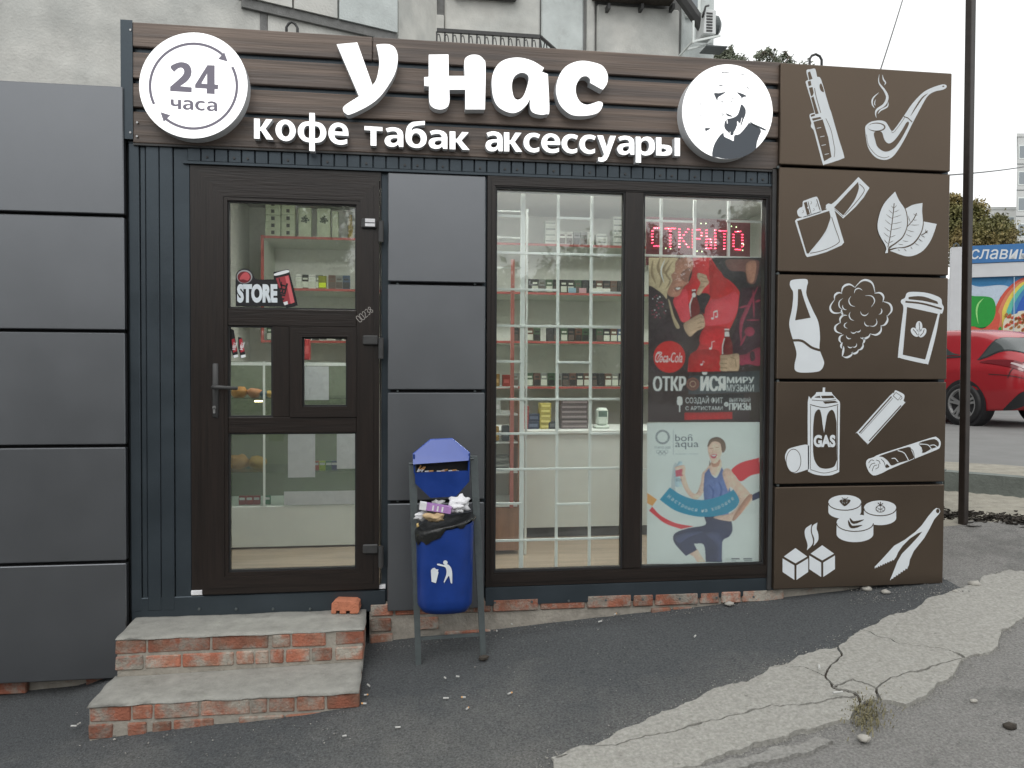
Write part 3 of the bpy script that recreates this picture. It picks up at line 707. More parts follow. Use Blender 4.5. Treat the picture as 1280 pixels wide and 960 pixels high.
# vape
Z = zoomer(990, 75, 7.11); q = pic()
q.poly(smooth(Z([(128,95),(165,82),(198,76),(210,88),(224,150,1),(248,155),(268,200),(300,310),(335,430),(350,470),(410,680),(462,850),(450,876),(370,905),(290,928),(270,912),(200,650),(187,618),(168,592),(172,562,1),(156,488),(200,468,1),(160,330),(124,210),(124,188),(145,176,1)]), 4), 0, 0)
for h in ([(140,112),(160,102),(182,168),(152,178)],[(140,192),(165,184),(172,224),(148,234)],[(150,247),(182,241),(192,290),(184,315),(170,325)],[(170,336),(190,322),(236,476),(208,482)],[(165,490),(200,478),(204,494),(170,506)],[(176,521),(250,506),(262,520),(186,540)],[(190,550),(272,528),(322,690),(350,862),(285,900)]):
    q.poly(Z(h), 1, 1)
q.poly(smooth(Z([(245,222),(262,212),(284,280),(262,278),(248,255)]), 4), 1, 1)
q.line(smooth(Z([(300,520),(345,620),(370,740),(380,800),(374,862)]), 6, False), .6, 1, 1); q.line(smooth(Z([(200,250),(215,330),(255,470)]), 5, False), .8, 1, 1)
for a in ((220,600),(250,676),(262,752),(290,832)): q.line(Z([(a[0],a[1]+8),(a[0]+38,a[1])]), .7, 0, 2)
q.build('vape_pictogram', PIC, bp[0])
# smoking pipe
Z = zoomer(1075, 85, 7.683); q = pic()
q.poly(smooth(Z([(50,600),(60,550),(110,515),(190,503),(245,518),(275,560),(305,605),(340,575),(420,462),(500,345),(600,240),(690,190),(790,158),(828,165),(828,190),(790,210),(720,225),(650,270),(590,370),(510,520),(430,680),(350,810),(290,868),(220,882),(140,850),(75,755)]), 5), 0, 0)
q.poly(smooth(Z([(135,620),(205,612),(235,690),(275,725),(330,695),(400,600),(445,525),(468,518),(460,560),(390,690),(320,775),(240,803),(170,760),(145,690)]), 4), 1, 1)
q.poly(circle(*Z([(160,568)])[0], 11, 5.6), 1, 1); q.poly(circle(*Z([(152,568)])[0], 10.2, 4.4), 0, 2)
q.line(Z([(420,465),(460,480),(500,518)]), 1.1, 1, 1); q.line(smooth(Z([(485,462),(540,370),(600,285),(650,245)]), 5, False), 1.8, 1, 1, True)
q.line(smooth(Z([(300,610),(325,615),(400,520),(430,470)]), 5, False), .5, 1, 1); q.line(smooth(Z([(62,640),(80,740),(150,830),(225,862),(280,850)]), 5, False), .55, 1, 1)
q.poly(circle(*Z([(800,176)])[0], 1.3, .8), 1, 1)
for l, wd in (([(185,62),(182,140),(235,215),(262,280),(235,350),(165,400),(150,440),(158,478)],3.4),([(215,65),(225,110),(245,140),(235,165)],1.8),([(182,235),(125,290),(118,345),(140,385)],2.0),([(150,300),(140,340),(148,362)],1.2),([(270,325),(262,370),(200,405),(172,440)],2.0)):
    q.line(smooth(Z(l), 6, False), wd, 0, 0, True)
q.build('smoking_pipe_pictogram', PIC, bp[0])
# lighter with open lid
Z = zoomer(985, 215, 8.348); q = pic()
q.poly(Z([(72,510),(90,490),(350,408),(395,375),(395,345),(420,328),(455,335),(505,295),(735,52),(850,165),(790,265),(700,370),(575,485),(485,400),(585,735),(560,765),(400,835),(290,868),(200,888),(185,870)]), 0, 0)
q.poly(smooth(Z([(150,470),(110,460),(95,410),(120,375),(150,360),(155,310),(180,295),(285,258),(310,270),(325,310),(352,405,1),(340,420,1),(160,475,1)]), 4), 0, 0)
q.poly(smooth(Z([(95,512,1),(430,405,1),(445,470,1),(430,520),(370,660),(215,850,1),(195,850,1)]), 4), 1, 1)
q.poly(smooth(Z([(480,370,1),(730,103,1),(738,170),(700,280),(630,385),(575,452,1)]), 4), 1, 1)
q.line(smooth(Z([(443,490),(415,580),(340,700),(228,835)]), 5, False), .7, 0, 2)
q.line(smooth(Z([(455,470),(490,580),(532,700),(525,740),(440,790),(330,828),(230,848)]), 4, False), .8, 1, 1)
q.line(smooth(Z([(745,125),(795,180),(770,240),(690,340),(590,450)]), 4, False), .8, 1, 1)
q.poly(Z([(165,320),(195,310),(228,440),(198,450)]), 1, 1); q.line(Z([(208,308),(240,435)]), .9, 1, 1); q.line(Z([(298,285),(335,402)]), .9, 1, 1)
q.poly(circle(*Z([(210,372)])[0], 1.2), 0, 2)
for a in ((235,320),(290,345),(262,392),(150,412)): q.line(circle(*Z([a])[0], 1.4, 1.6, 8, -80, 110), .4, 1, 1)
q.line(Z([(485,385),(575,470)]), .5, 1, 1); q.line(Z([(352,400),(400,385)]), 1.6, 1, 1)
q.build('lighter_pictogram', PIC, bp[1])
# tobacco leaves
Z = zoomer(1085, 230, 9.6); q = pic()
q.poly(smooth(Z([(262,800,1),(360,770),(500,740),(640,590),(668,450,1),(825,480,1),(790,590),(740,700),(660,800),(560,855),(470,868),(380,845)]), 5), 0, 0)
q.poly(smooth(Z([(250,790,1),(400,640),(470,480),(450,295,1),(540,250),(652,228,1),(650,330),(668,470),(640,590),(560,710),(450,765),(330,770)]), 5), 1, 1)
q.poly(smooth(Z([(255,780,1),(400,640),(470,480),(450,295,1),(540,250),(652,228,1),(648,330),(656,470),(628,585),(545,700),(440,752),(330,765)]), 5), 0, 2)
q.poly(smooth(Z([(205,830,1),(212,750),(130,600),(112,480),(150,320),(210,210),(322,92,1),(380,200),(450,300),(476,420),(470,520),(420,640),(330,720),(250,775),(240,830,1)]), 5), 1, 3)
q.poly(smooth(Z([(202,830,1),(212,755),(130,600),(112,480),(150,320),(210,210),(322,92,1),(372,200),(440,305),(464,420),(458,520),(408,632),(320,708),(245,760),(236,828,1)]), 5), 0, 4)
def vein(pts, side, ly):
    q.line(smooth(Z(pts), 4, False), 1.0, 1, ly)
    for a, b in side: q.line(Z([a, ((a[0]+b[0])/2, (a[1]+b[1])/2+4), b]), .65, 1, ly, True)
vein([(310,232),(300,340),(280,500),(260,640),(235,760)], [((306,290),(275,262)),((306,290),(340,255)),((300,358),(245,312)),((300,340),(372,310)),((292,420),(215,365)),((292,405),(395,370)),((280,495),(200,430)),((280,480),(400,455)),((270,575),(195,520)),((270,550),(395,522)),((252,640),(185,585)),((252,640),(325,615)),((240,720),(190,670)),((245,705),(300,680))], 5)
vein([(580,350),(540,430),(470,510)], [((565,375),(545,355)),((565,370),(595,372)),((535,430),(585,432)),((505,460),(480,385)),((500,490),(610,490)),((465,550),(550,575)),((450,600),(520,632)),((415,680),(480,688)),((360,720),(420,728))], 3)
vein([(712,560),(680,590),(640,610)], [((690,585),(690,545)),((690,580),(720,585)),((635,610),(680,640)),((605,655),(650,690)),((560,710),(610,735)),((510,750),(530,780)),((430,775),(460,805)),((360,785),(380,800))], 3)
q.build('tobacco_leaf_pictogram', PIC, bp[1])
# bottle
Z = zoomer(960, 330, 3.308); q = pic()
q.poly(smooth(Z([(95,100),(90,82),(100,66),(155,62),(165,75),(160,98),(160,130),(185,190),(208,240),(215,300),(213,350),(225,385),(232,410),(222,435),(200,446),(140,449),(113,440),(110,415),(118,370),(105,320),(92,275),(88,240),(100,180),(104,120)]), 5), 0, 0)
q.poly(smooth(Z([(124,104,1),(137,104,1),(150,150),(176,222,1),(112,233,1),(122,170)]), 4), 1, 1)
q.line(smooth(Z([(100,316),(140,318),(180,345),(216,357)]), 6, False), 3.0, 1, 1)
q.build('bottle_pictogram', PIC, bp[2])
# smoke cloud
Z = zoomer(1030, 345, 9.144); q = pic()
def arcs(cs, wd):
    for (x0, y0, x1, y1, bl) in cs:
        mx_, my_ = (x0+x1)/2, (y0+y1)/2; dx, dy = x1-x0, y1-y0
        q.line(smooth(Z([(x0, y0), (mx_-dx*.28+dy*bl*.78, my_-dy*.28-dx*bl*.78), (mx_+dy*bl, my_-dx*bl), (mx_+dx*.28+dy*bl*.78, my_+dy*.28-dx*bl*.78), (x1, y1)]), 5, False), wd, 0, 0, True)
out_ = [(200,205,360,135,.42),(350,135,585,200,.5),(575,200,670,300,.42),(670,290,715,465,.45),(715,450,645,570,.3),(650,560,530,660,.38),(530,655,415,705,.25),(440,700,435,775,.3),(440,765,385,845,.3),(395,835,310,875,.3),(330,865,215,920,.25),(207,920,225,800,-.03),(205,830,215,760,.2),(205,770,225,670,.38),(205,660,190,530,.55),(190,540,265,450,.35),(230,450,205,380,.2),(215,415,125,265,.6),(120,270,210,200,.35)]
arcs(out_, 2.6)
arcs([(345,200,440,165,.4),(355,350,308,230,.35),(470,225,540,355,.5),(415,405,510,420,-.4),(345,510,302,410,.3),(625,440,650,370,-.3),(465,520,520,570,-.3),(520,570,595,485,-.4),(270,600,265,530,.5),(305,635,370,632,-.3),(365,632,418,612,-.3),(255,680,310,712,-.3),(270,800,325,810,-.25),(325,810,372,770,-.35),(220,390,215,255,.35),(260,385,215,330,.3)], 1.4)
q.build('smoke_cloud_pictogram', PIC, bp[2])
# coffee cup
Z = zoomer(960, 330, 3.308); q = pic()
q.poly(smooth(Z([(550,160),(552,148),(566,140),(575,120),(600,115),(660,120),(712,140),(720,165),(727,180),(720,205),(710,210),(695,290),(665,405),(655,413),(600,402),(545,388),(538,375),(552,250),(560,180)]), 4), 0, 0)
q.poly(Z([(575,178),(702,206),(650,395),(557,375)]), 1, 1)
q.poly(smooth(Z([(585,136),(640,134),(700,155,1),(704,166,1),(640,152),(582,146,1)]), 3), 1, 1); q.line(smooth(Z([(568,156),(640,164),(718,186)]), 5, False), 2.2, 1, 1)
for a, b, r in ((624, 258, 0), (607, 282, -40), (638, 284, 35)):
    u, v = Z([(a, b)])[0]; e = [(u+x*math.cos(R_(r))-y*math.sin(R_(r)), v+x*math.sin(R_(r))+y*math.cos(R_(r))) for x, y in circle(0, 0, 4.2, 6.6, 16)]
    q.poly(e, 0, 2); q.line([(u-1.2*math.sin(R_(-r))*-1-5*math.sin(R_(r))*-1, v-5*math.cos(R_(r))), (u+.8, v), (u-5*math.sin(R_(r)), v+5*math.cos(R_(r)))], .8, 1, 3)
q.build('coffee_cup_pictogram', PIC, bp[2])
# gas can
Z = zoomer(975, 480, 8); q = pic()
q.poly(smooth(Z([(50,740),(70,670),(110,640),(250,606),(290,620,1),(290,850,1),(200,880),(140,890),(90,855)]), 5), 0, 0)
q.ring(circle(*Z([(135,768)])[0], 9.2, 14.6, 24), .7, 1, 1)
q.poly(smooth(Z([(278,180),(310,150),(318,135),(355,100),(362,82,1),(425,80,1),(428,35,1),(452,35,1),(450,80,1),(518,82,1),(525,100),(570,150),(598,180),(600,240,1),(592,880,1),(520,910),(440,916),(350,905),(280,875,1)]), 3), 0, 0)
for a, b in (([(410,118),(530,115),(545,140),(420,143)], 1), ([(430,175),(550,168),(580,185),(450,198)], 1), ([(350,128),(400,118),(405,138),(345,135)], 1)): q.poly(Z(a), 1, 1)
q.line(smooth(Z([(318,160),(440,168),(560,155)]), 4, False), .7, 1, 1); q.line(smooth(Z([(300,205),(440,235),(582,205)]), 4, False), .9, 1, 1)
q.line(Z([(305,215),(303,850)]), .6, 1, 1); q.line(Z([(575,215),(572,860)]), .9, 1, 1); q.line(smooth(Z([(303,855),(440,890),(575,858)]), 4, False), .6, 1, 1)
q.poly(smooth(Z([(330,500),(335,380),(350,290),(390,252),(412,300),(425,400),(440,490,1),(455,400),(475,300),(515,258),(545,290),(565,380,1),(568,760,1),(545,820),(500,842),(440,846),(380,820),(335,720)]), 4), 1, 1)
u0, v0 = Z([(335,508)])[0]; u1, v1 = Z([(553,632)])[0]; q.text('GAS', u0, v0, u1, v1, 0, 2, .05)
q.build('gas_can_pictogram', PIC, bp[3])
# disposable lighter
Z = zoomer(1065, 480, 8); q = pic()
q.poly(smooth(Z([(52,490),(60,470),(380,115),(420,100,1),(428,68),(445,65),(515,100),(525,130),(515,165,1),(528,185),(515,205),(180,580),(160,595),(140,585)]), 3), 0, 0)
q.line(Z([(72,490),(395,125)]), 1.5, 1, 1); q.line(Z([(85,500),(410,140)]), .5, 1, 1); q.line(Z([(170,570),(490,215)]), 1.3, 1, 1)
q.line(Z([(410,118),(460,162),(490,120),(440,85),(410,118)]), .8, 1, 1); q.line(smooth(Z([(490,120),(500,140),(480,160)]), 3, False), .6, 1, 1)
q.build('pocket_lighter_pictogram', PIC, bp[3])
# cigar
q = pic()
q.poly(smooth(Z([(140,800),(155,755),(220,730),(270,705),(500,630),(800,535),(850,535),(885,575),(880,630),(840,660),(620,750),(380,850),(290,895),(220,915),(180,890),(160,860)]), 4), 0, 0)
for h in ([(285,715),(555,630),(590,660),(612,710),(608,748),(470,788),(395,815),(360,770),(310,730)],[(670,590),(800,552),(845,560),(868,590),(858,625),(790,650),(712,690),(700,640)],[(338,838),(345,800),(375,828)]): q.poly(smooth(Z(h), 3), 1, 1)
for l in ([(455,665),(520,690),(562,760)],[(395,745),(430,745),(460,780)],[(670,600),(760,610),(800,665)],[(780,615),(820,610),(850,630)]): q.line(smooth(Z(l), 5, False), 1.1, 0, 2)
for l in ([(560,630),(610,670),(625,755)],[(690,610),(705,660),(700,690)],[(165,790),(190,760),(220,765)],[(170,840),(195,800),(230,790)],[(200,870),(220,820),(250,810)],[(240,760),(270,770),(280,800)],[(235,850),(265,830),(262,800)],[(290,750),(320,780),(335,830)]): q.line(smooth(Z(l), 4, False), .6, 1, 2)
q.build('cigar_pictogram', PIC, bp[3])
# hookah coals, tobacco tins, tongs
Z = zoomer(970, 610, 6.095); q = pic()
for ox, oy in ((0, 0), (204, -22)):
    for h in ([(148,458),(238,522),(148,574),(60,522)],[(50,536),(140,590),(140,700),(50,640)],[(156,590),(245,536),(245,640),(156,700)]): q.poly(Z([(a+ox, b+oy) for a, b in h]), 0, 0)
q.poly(smooth(Z([(272,275,1),(225,310),(220,360),(240,430),(235,475,1),(270,440),(282,400),(265,330)]), 5), 0, 0)
q.poly(smooth(Z([(316,262,1),(278,290),(275,340),(292,390),(286,442,1),(320,400),(322,350),(310,310)]), 5), 0, 0)
q.build('hookah_coal_pictogram', PIC, bp[4])
q = pic()
for (cx, cyy, rx, ry, h, ly) in ((524, 108, 125, 55, 72, 0), (793, 150, 123, 55, 78, 0), (600, 262, 140, 62, 88, 3)):
    q.poly(Z([(cx+rx*math.cos(R_(a)), cyy+ry*math.sin(R_(a))) for a in range(180, 361, 12)] + [(cx+rx*math.cos(R_(a)), cyy+h+ry*math.sin(R_(a))) for a in range(0, 181, 12)]), 0, ly)
    q.line(Z([(cx+rx*math.cos(R_(a)), cyy+6+ry*math.sin(R_(a))) for a in range(0, 181, 10)]), 1.1, 1, ly+1)
q.line(Z([(658,125),(658,205)]), 2.2, 1, 1)
q.poly(smooth(Z([(484,100),(500,88),(560,88),(565,102),(545,125),(522,138),(500,122)]), 3), 1, 2)
for a in ((505,98),(540,98),(522,115),(508,112),(538,112)): q.poly(circle(*Z([a])[0], .5, .5, 6), 0, 3)
q.line(Z([(500,72),(524,88),(548,72)]), .8, 1, 2); q.line(Z([(524,74),(524,90)]), .8, 1, 2)
q.ring(circle(*Z([(795,158)])[0], 5.6, 4.2, 18), .8, 1, 2)
for a, b in (((765,148),(820,172)),((770,172),(822,148)),((795,132),(795,184))): q.line(Z([a, b]), .5, 1, 2)
for a in ((775,112),(795,105),(815,116)): q.line(Z([(795,132), a]), 1.0, 1, 2)
q.line(smooth(Z([(560,228),(590,262),(668,240)]), 6, False), 3.4, 1, 5, True); q.line(smooth(Z([(548,245),(575,295),(655,282)]), 6, False), 3.6, 1, 5, True)
q.build('tobacco_tin_pictogram', PIC, bp[4])
q = pic()
t1 = [(1110,335),(1040,385),(980,440),(940,480),(915,535)]; teeth = []
for i in range(9): teeth += [(905-i*18, 538+i*8), (897-i*18, 552+i*8)]
q.poly(Z([(752,600),(800,550),(900,440),(980,395),(1060,335),(1110,285),(1160,215),(1200,168),(1222,152),(1244,158),(1252,180),(1240,200),(1205,240),(1170,310),(1130,380),(1050,480),(1020,545),(1012,590)]
   + [p for i in range(8) for p in ((1005-i*18, 600+i*13), (1000-i*18, 618+i*12))] + [(868,702),(890,650),(925,560),(960,500),(1020,440),(1080,375),(1115,332),(1080,345),(1020,385),(965,440),(930,490),(914,528)] + teeth), 0, 0)
q.poly(circle(*Z([(1232,175)])[0], 2.2, 2.8, 12), 1, 1)
q.build('coal_tongs_pictogram', PIC, bp[4])

# ================================================================== SIGN ABOVE THE DOOR
YS = YF-.030
sign = thing('shop_sign', 'long dark wooden plank sign with white raised letters and round discs over the door', 'sign', (F(570, 120).x, YF, F(570, 120).z))
sxa, sxb = F(168, 100).x, F(974.5, 150).x
zz = [F(400, y).z for y in (46, 75.5, 80.5, 113.5, 119, 152.5, 158, 193.2)]
zq = [F(790, y).z for y in (68.4, 96, 104, 132, 138.5, 161, 166, 203.5)]
zz = [(a+b)/2 for a, b in zip(zz, zq)]
split = F(466, 60).x
box('sign_backing', sxa-.03, sxb, YF-.006, YF+.009, zz[7]+.004, zz[0]-.01, M['siding'], sign)
for k in range(4):
    for a, b in (((sxa, split-.001), (split+.001, sxb)) if k == 0 else ((sxa, sxb),)):
        box('plank', a, b, YS, YF-.0072, zz[2*k+1], zz[2*k], M['plank'], sign, .004)
n = int((sxb-sxa)/.0635)
for i in range(n):
    x = sxa+.02+i*.0635
    box('backing_rib', x, x+.05, YF-.0068, YF-.0055, zz[6]+.001, zz[1]-.001, M['siding'], sign)
box('sign_underside', sxa, sxb, YS+.004, YF-.013, zz[7]-.010, zz[7]-.001, M['iron'], sign)
ctx0 = F(154, 100).x
q = MB(); q.box(ctx0, sxa+.003, YS-.004, YS-.001, F(160, 176).z, zz[0]+.006); q.box(ctx0, ctx0+.003, YS-.0008, YF+.1, F(160, 176).z, zz[0]+.006); q.build('corner_trim', M['siding'], sign)
for px, py in ((163.5, 38), (163.5, 166), (172, 153.5), (171.7, 170.8)):
    q = MB(); p = F(px, py, YS); q.cyl((p.x, YS-.001, p.z), (p.x, YS-.008, p.z), .005, 8); q.build('screw', M['rim'], sign)
YL = YS-.062
Z3_, Z4_ = zoomer(400, 30, 6.4), zoomer(600, 30, 6.4)
LM = [M['white_face'], M['white_side']]
def letter(loops, y=YL): return extrude('letter', [smooth(l, 5) for l in loops], y, YS+.001, LM, sign)
letter([Z3_([(133,162,1),(298,147,1),(420,490,1),(452,440),(472,340),(470,260),(450,165,1),(500,160),(555,163),(595,185),(618,230),(622,290),(605,380),(560,470),(480,580),(385,655),(245,722),(205,715),(185,690),(198,652),(312,578,1)])])
letter([Z3_([(870,245,1),(1028,243,1),(1030,415,1),(1158,415,1),(1155,300),(1172,264),(1215,246),(1270,250),(1308,282),(1325,340),(1320,683,1),(1163,683,1),(1162,525,1),(1035,525,1),(1035,625),(1010,670),(955,684),(900,665),(875,620),(872,498,1),(835,495,1),(833,425,1),(870,422,1)])])
letter([Z4_([(95,440),(130,340),(200,285),(310,268),(420,295),(512,350,1),(495,382,1),(543,400,1),(555,690),(530,720),(480,725),(420,705),(400,660),(400,600,1),(370,650),(310,700),(240,710),(150,665),(105,580)]), Z4_([(255,500),(270,430),(310,395),(355,392),(388,420),(383,480),(350,570),(310,605),(272,585)])])
letter([Z4_([(610,500),(640,400),(700,330),(800,295),(900,305),(980,335),(1020,400),(1018,470),(985,525,1),(968,520,1),(880,470,1),(880,440),(850,417),(805,430),(770,490),(770,560),(800,620),(850,645),(900,635),(945,620),(978,628),(980,655),(960,695),(920,720),(830,735),(730,725),(650,660),(615,580)])])
# small words in a bold humanist face, drawn letter by letter: outlines in x-height units, y up; 1 = sharp corner
c_ = lambda *p: [(x, y, 1) for x, y in p]
def oval(x, y, rx, ry): return [(x+rx*math.cos(R_(a)), y+ry*math.sin(R_(a))) for a in range(0, 360, 30)]
GL = {
'к': (.93, [c_((0,0),(.27,0),(.27,.41),(.34,.41),(.60,0),(.93,0),(.55,.52),(.89,1),(.58,1),(.34,.59),(.27,.59),(.27,1),(0,1))]),
'о': (.97, [oval(.485,.5,.485,.525), oval(.485,.5,.20,.31)]),
'ф': (1.37, [[(.555,1.42,1),(.815,1.42,1),(.815,1.01,1),(1.1,.95),(1.30,.76),(1.37,.5),(1.30,.24),(1.1,.05),(.815,-.01,1),(.815,-.42,1),(.555,-.42,1),(.555,-.01,1),(.27,.05),(.07,.24),(0,.5),(.07,.76),(.27,.95),(.555,1.01,1)], [(.815,.80,1),(.97,.77),(1.06,.64),(1.08,.5),(1.06,.36),(.97,.23),(.815,.20,1)], [(.555,.80,1),(.40,.77),(.31,.64),(.29,.5),(.31,.36),(.40,.23),(.555,.20,1)]]),
'е': (.96, [[(.96,.42,1),(.285,.42,1),(.34,.27),(.50,.19),(.70,.205),(.90,.27,1),(.90,.06,1),(.7,-.01),(.5,-.02),(.25,.05),(.06,.25),(0,.5),(.06,.76),(.25,.96),(.5,1.02),(.75,.95),(.91,.78),(.96,.56)], [(.285,.60,1),(.70,.60,1),(.66,.75),(.5,.83),(.35,.76)]]),
'т': (.84, [c_((0,1),(.84,1),(.84,.79),(.555,.79),(.555,0),(.285,0),(.285,.79),(0,.79))]),
'а': (.87, [[(.87,0,1),(.68,0,1),(.62,.13,1),(.5,.02),(.3,-.02),(.1,.05),(0,.24),(.03,.42),(.15,.55),(.38,.61),(.60,.62,1),(.60,.69),(.52,.80),(.38,.82),(.22,.78),(.13,.74,1),(.05,.93,1),(.22,1.0),(.42,1.03),(.66,.98),(.82,.84),(.87,.65,1)], [(.60,.46,1),(.42,.45),(.30,.38),(.27,.27),(.35,.19),(.48,.2),(.59,.31)]]),
'б': (.98, [[(0,.5),(.02,.86),(.10,1.15),(.30,1.36),(.60,1.43),(.90,1.48,1),(.90,1.26,1),(.6,1.21),(.40,1.14),(.30,1.02),(.27,.90,1),(.40,1.0),(.58,1.03),(.8,.95),(.95,.75),(.985,.5),(.92,.22),(.72,.03),(.5,-.02),(.24,.05),(.06,.25)], oval(.5,.48,.21,.31)]),
'с': (.84, [[(.84,.94,1),(.77,.74,1),(.6,.80),(.45,.79),(.32,.68),(.28,.5),(.32,.32),(.45,.21),(.6,.20),(.80,.28,1),(.80,.06,1),(.65,0),(.5,-.02),(.25,.05),(.06,.25),(0,.5),(.06,.76),(.25,.96),(.5,1.02),(.68,1.0)]]),
'у': (.96, [[(0,1,1),(.30,1,1),(.49,.38,1),(.66,1,1),(.96,1,1),(.58,-.12,1),(.45,-.34),(.25,-.42),(.06,-.40,1),(.06,-.19,1),(.22,-.19),(.32,-.1),(.35,.0,1)]]),
'р': (.97, [[(0,-.42,1),(.27,-.42,1),(.27,.06,1),(.40,-.01),(.56,-.02),(.8,.07),(.95,.28),(.97,.52),(.93,.78),(.78,.97),(.58,1.02),(.40,.97),(.27,.86,1),(.23,1.0,1),(0,1.0,1)], [(.27,.45),(.30,.25),(.45,.19),(.6,.24),(.68,.45),(.66,.68),(.55,.8),(.42,.79),(.29,.68)]]),
'ы': (1.22, [[(0,0,1),(.45,0),(.72,.06),(.82,.3),(.72,.54),(.45,.60),(.27,.60,1),(.27,1,1),(0,1,1)], [(.27,.40,1),(.42,.39),(.54,.30),(.42,.21),(.27,.20,1)], c_((.95,0),(1.22,0),(1.22,1),(.95,1))]),
'ч': (.87, [[(0,1,1),(.26,1,1),(.26,.64),(.33,.51),(.46,.50),(.60,.55,1),(.60,1,1),(.87,1,1),(.87,0,1),(.60,0,1),(.60,.35,1),(.45,.29),(.25,.29),(.08,.38),(0,.56)]]),
}
def set_word(txt, gap=.10):
    """placed outlines of a word -> [(char, loops)], total width"""
    x = 0; out = []
    for ch in txt:
        wd, lp = GL[ch]; out.append((ch, [[(p[0]+x, p[1])+tuple(p[2:]) for p in l] for l in lp])); x += wd+gap
    return out, x-gap
def word(txt, x0, x1, xb0, xh0, xb1, xh1, gap=.10):
    """x0..x1 across; baseline and x-height pixel rows at both ends"""
    out, W_ = set_word(txt, gap)
    for ch, loops in out:
        L_ = []
        for l in loops:
            o_ = []
            for p in smooth(l, 5):
                t_ = p[0]/W_; b_ = xb0+(xb1-xb0)*t_; h_ = xh0+(xh1-xh0)*t_; o_.append((x0+(x1-x0)*t_, b_+(h_-b_)*p[1]))
            L_.append(o_)
        if ch == 'ы':                                   # two strokes side by side, one letter
            a_ = extrude('letter', L_[:2], YS-.042, YS+.001, LM, sign); b_ = extrude('letter', L_[2:], YS-.042, YS+.001, LM, sign)
            n_ = [v.co+WL[b_]-WL[a_] for v in b_.data.vertices]; f_ = [tuple(q_.vertices) for q_ in b_.data.polygons]; m_ = [q_.material_index for q_ in b_.data.polygons]
            v0 = [v.co.copy() for v in a_.data.vertices]; f0 = [tuple(q_.vertices) for q_ in a_.data.polygons]; m0 = [q_.material_index for q_ in a_.data.polygons]; base_ = WL[a_]; k_ = len(v0)
            for o_ in (a_, b_): bpy.data.objects.remove(o_)
            mk('letter', [v+base_ for v in v0+n_], f0+[tuple(i+k_ for i in q_) for q_ in f_], LM, sign, m0+m_)
        else: extrude('letter', L_, YS-.042, YS+.001, LM, sign)
word('кофе', 317.5, 435.5, 173, 148, 181, 154.5)
word('табак', 455.5, 587, 181.5, 157.5, 187.5, 165.5)
word('аксессуары', 607, 850, 188.5, 164.5, 195, 172.5, .07)
# round disc: 24 hours
YD_ = YS-.075
def disc(px, py, rx, ry): return extrude('round_lightbox', [circle(px, py, rx, ry, 64)], YD_, YS+.001, LM, sign)
dk = disc(241.7, 106.8, 67.8, 66.2)
Z = zoomer(160, 30, 6); q = Flat(wfn(YD_-.0006), (0, -1, 0), .0004)
cxx, cyy = 491, 466
def arc(a0, a1, r=326, ry=318): return Z([(cxx+r*math.cos(R_(a)), cyy-ry*math.sin(R_(a))) for a in range(a0, a1, 4)])
q.line(arc(203, 46, 326, 318)[::-1] if False else Z([(cxx+326*math.cos(R_(a)), cyy-318*math.sin(R_(a))) for a in range(205, 44, -4)]), 3.3, 0, 0)
q.line(Z([(cxx+326*math.cos(R_(a)), cyy-318*math.sin(R_(a))) for a in range(27, -130, -4)]), 3.3, 0, 0)
q.poly(Z([(722,212),(748,282),(676,262)]), 0, 1); q.poly(Z([(243,660),(318,684),(268,734)]), 0, 1)
q.build('clock_arrow', [M['print_grey']], dk)
for lp in ([[(318,320),(365,292),(410,286),(455,303),(476,345),(470,392),(440,432),(392,466,1),(478,475,1),(478,513,1),(316,503,1),(316,470,1),(380,415),(414,378),(420,348),(402,328),(374,335),(345,360,1)]], [[(650,310,1),(595,308,1),(503,455,1),(503,480,1),(590,485,1),(590,522,1),(650,526,1),(650,489,1),(674,490,1),(678,456,1),(650,453,1)], [(593,450,1),(550,446,1),(593,372,1)]]):
    q = Flat(wfn(YD_-.0006), (0, -1, 0), .0004); L_ = [smooth(Z(l), 4) for l in lp]; q.poly(L_[0], 0, 0, L_[1:]); q.build('numeral', [M['print_grey']], dk)
out, W_ = set_word('часа', .14)
for ch, loops in out:
    q = Flat(wfn(YD_-.0006), (0, -1, 0), .0004); L_ = [Z([(320+350*p[0]/W_, (636+20*p[0]/W_)-(72*p[1])) for p in smooth(l, 4)]) for l in loops]
    q.poly(L_[0], 0, 0, L_[1:]); q.build('small_letter', [M['print_grey']], dk)
# round disc: bearded smoker in a hat
dk = disc(909.2, 139.6, 56.6, 59.2)
Z = zoomer(840, 70, 6.857); q = Flat(wfn(YD_-.0006), (0, -1, 0), .0004)
for s in ([(345,858),(358,770),(400,695),(440,658),(448,690),(500,715),(528,728),(535,680),(580,668),(640,600),(668,575),(760,630),(745,690),(728,740),(715,800),(640,850),(560,876),(460,882),(390,868)],
          [(590,422),(605,420),(630,455),(630,500),(612,545),(590,600),(570,570),(520,680),(480,650),(455,625),(448,590),(465,545),(520,530),(565,500)],
          [(362,318),(400,318),(462,308),(425,335),(395,355),(388,382),(368,345)],[(555,312),(600,322),(642,345),(605,355),(602,392),(592,350)],
          [(460,490),(500,505),(520,520),(480,515)],[(285,618),(330,620),(300,640),(288,642)],[(425,385),(440,395),(425,398)],[(505,385),(525,388),(510,392)],[(668,560),(700,580),(800,626),(790,638),(690,590)]):
    q.poly(smooth(Z(s), 3), 0, 0)
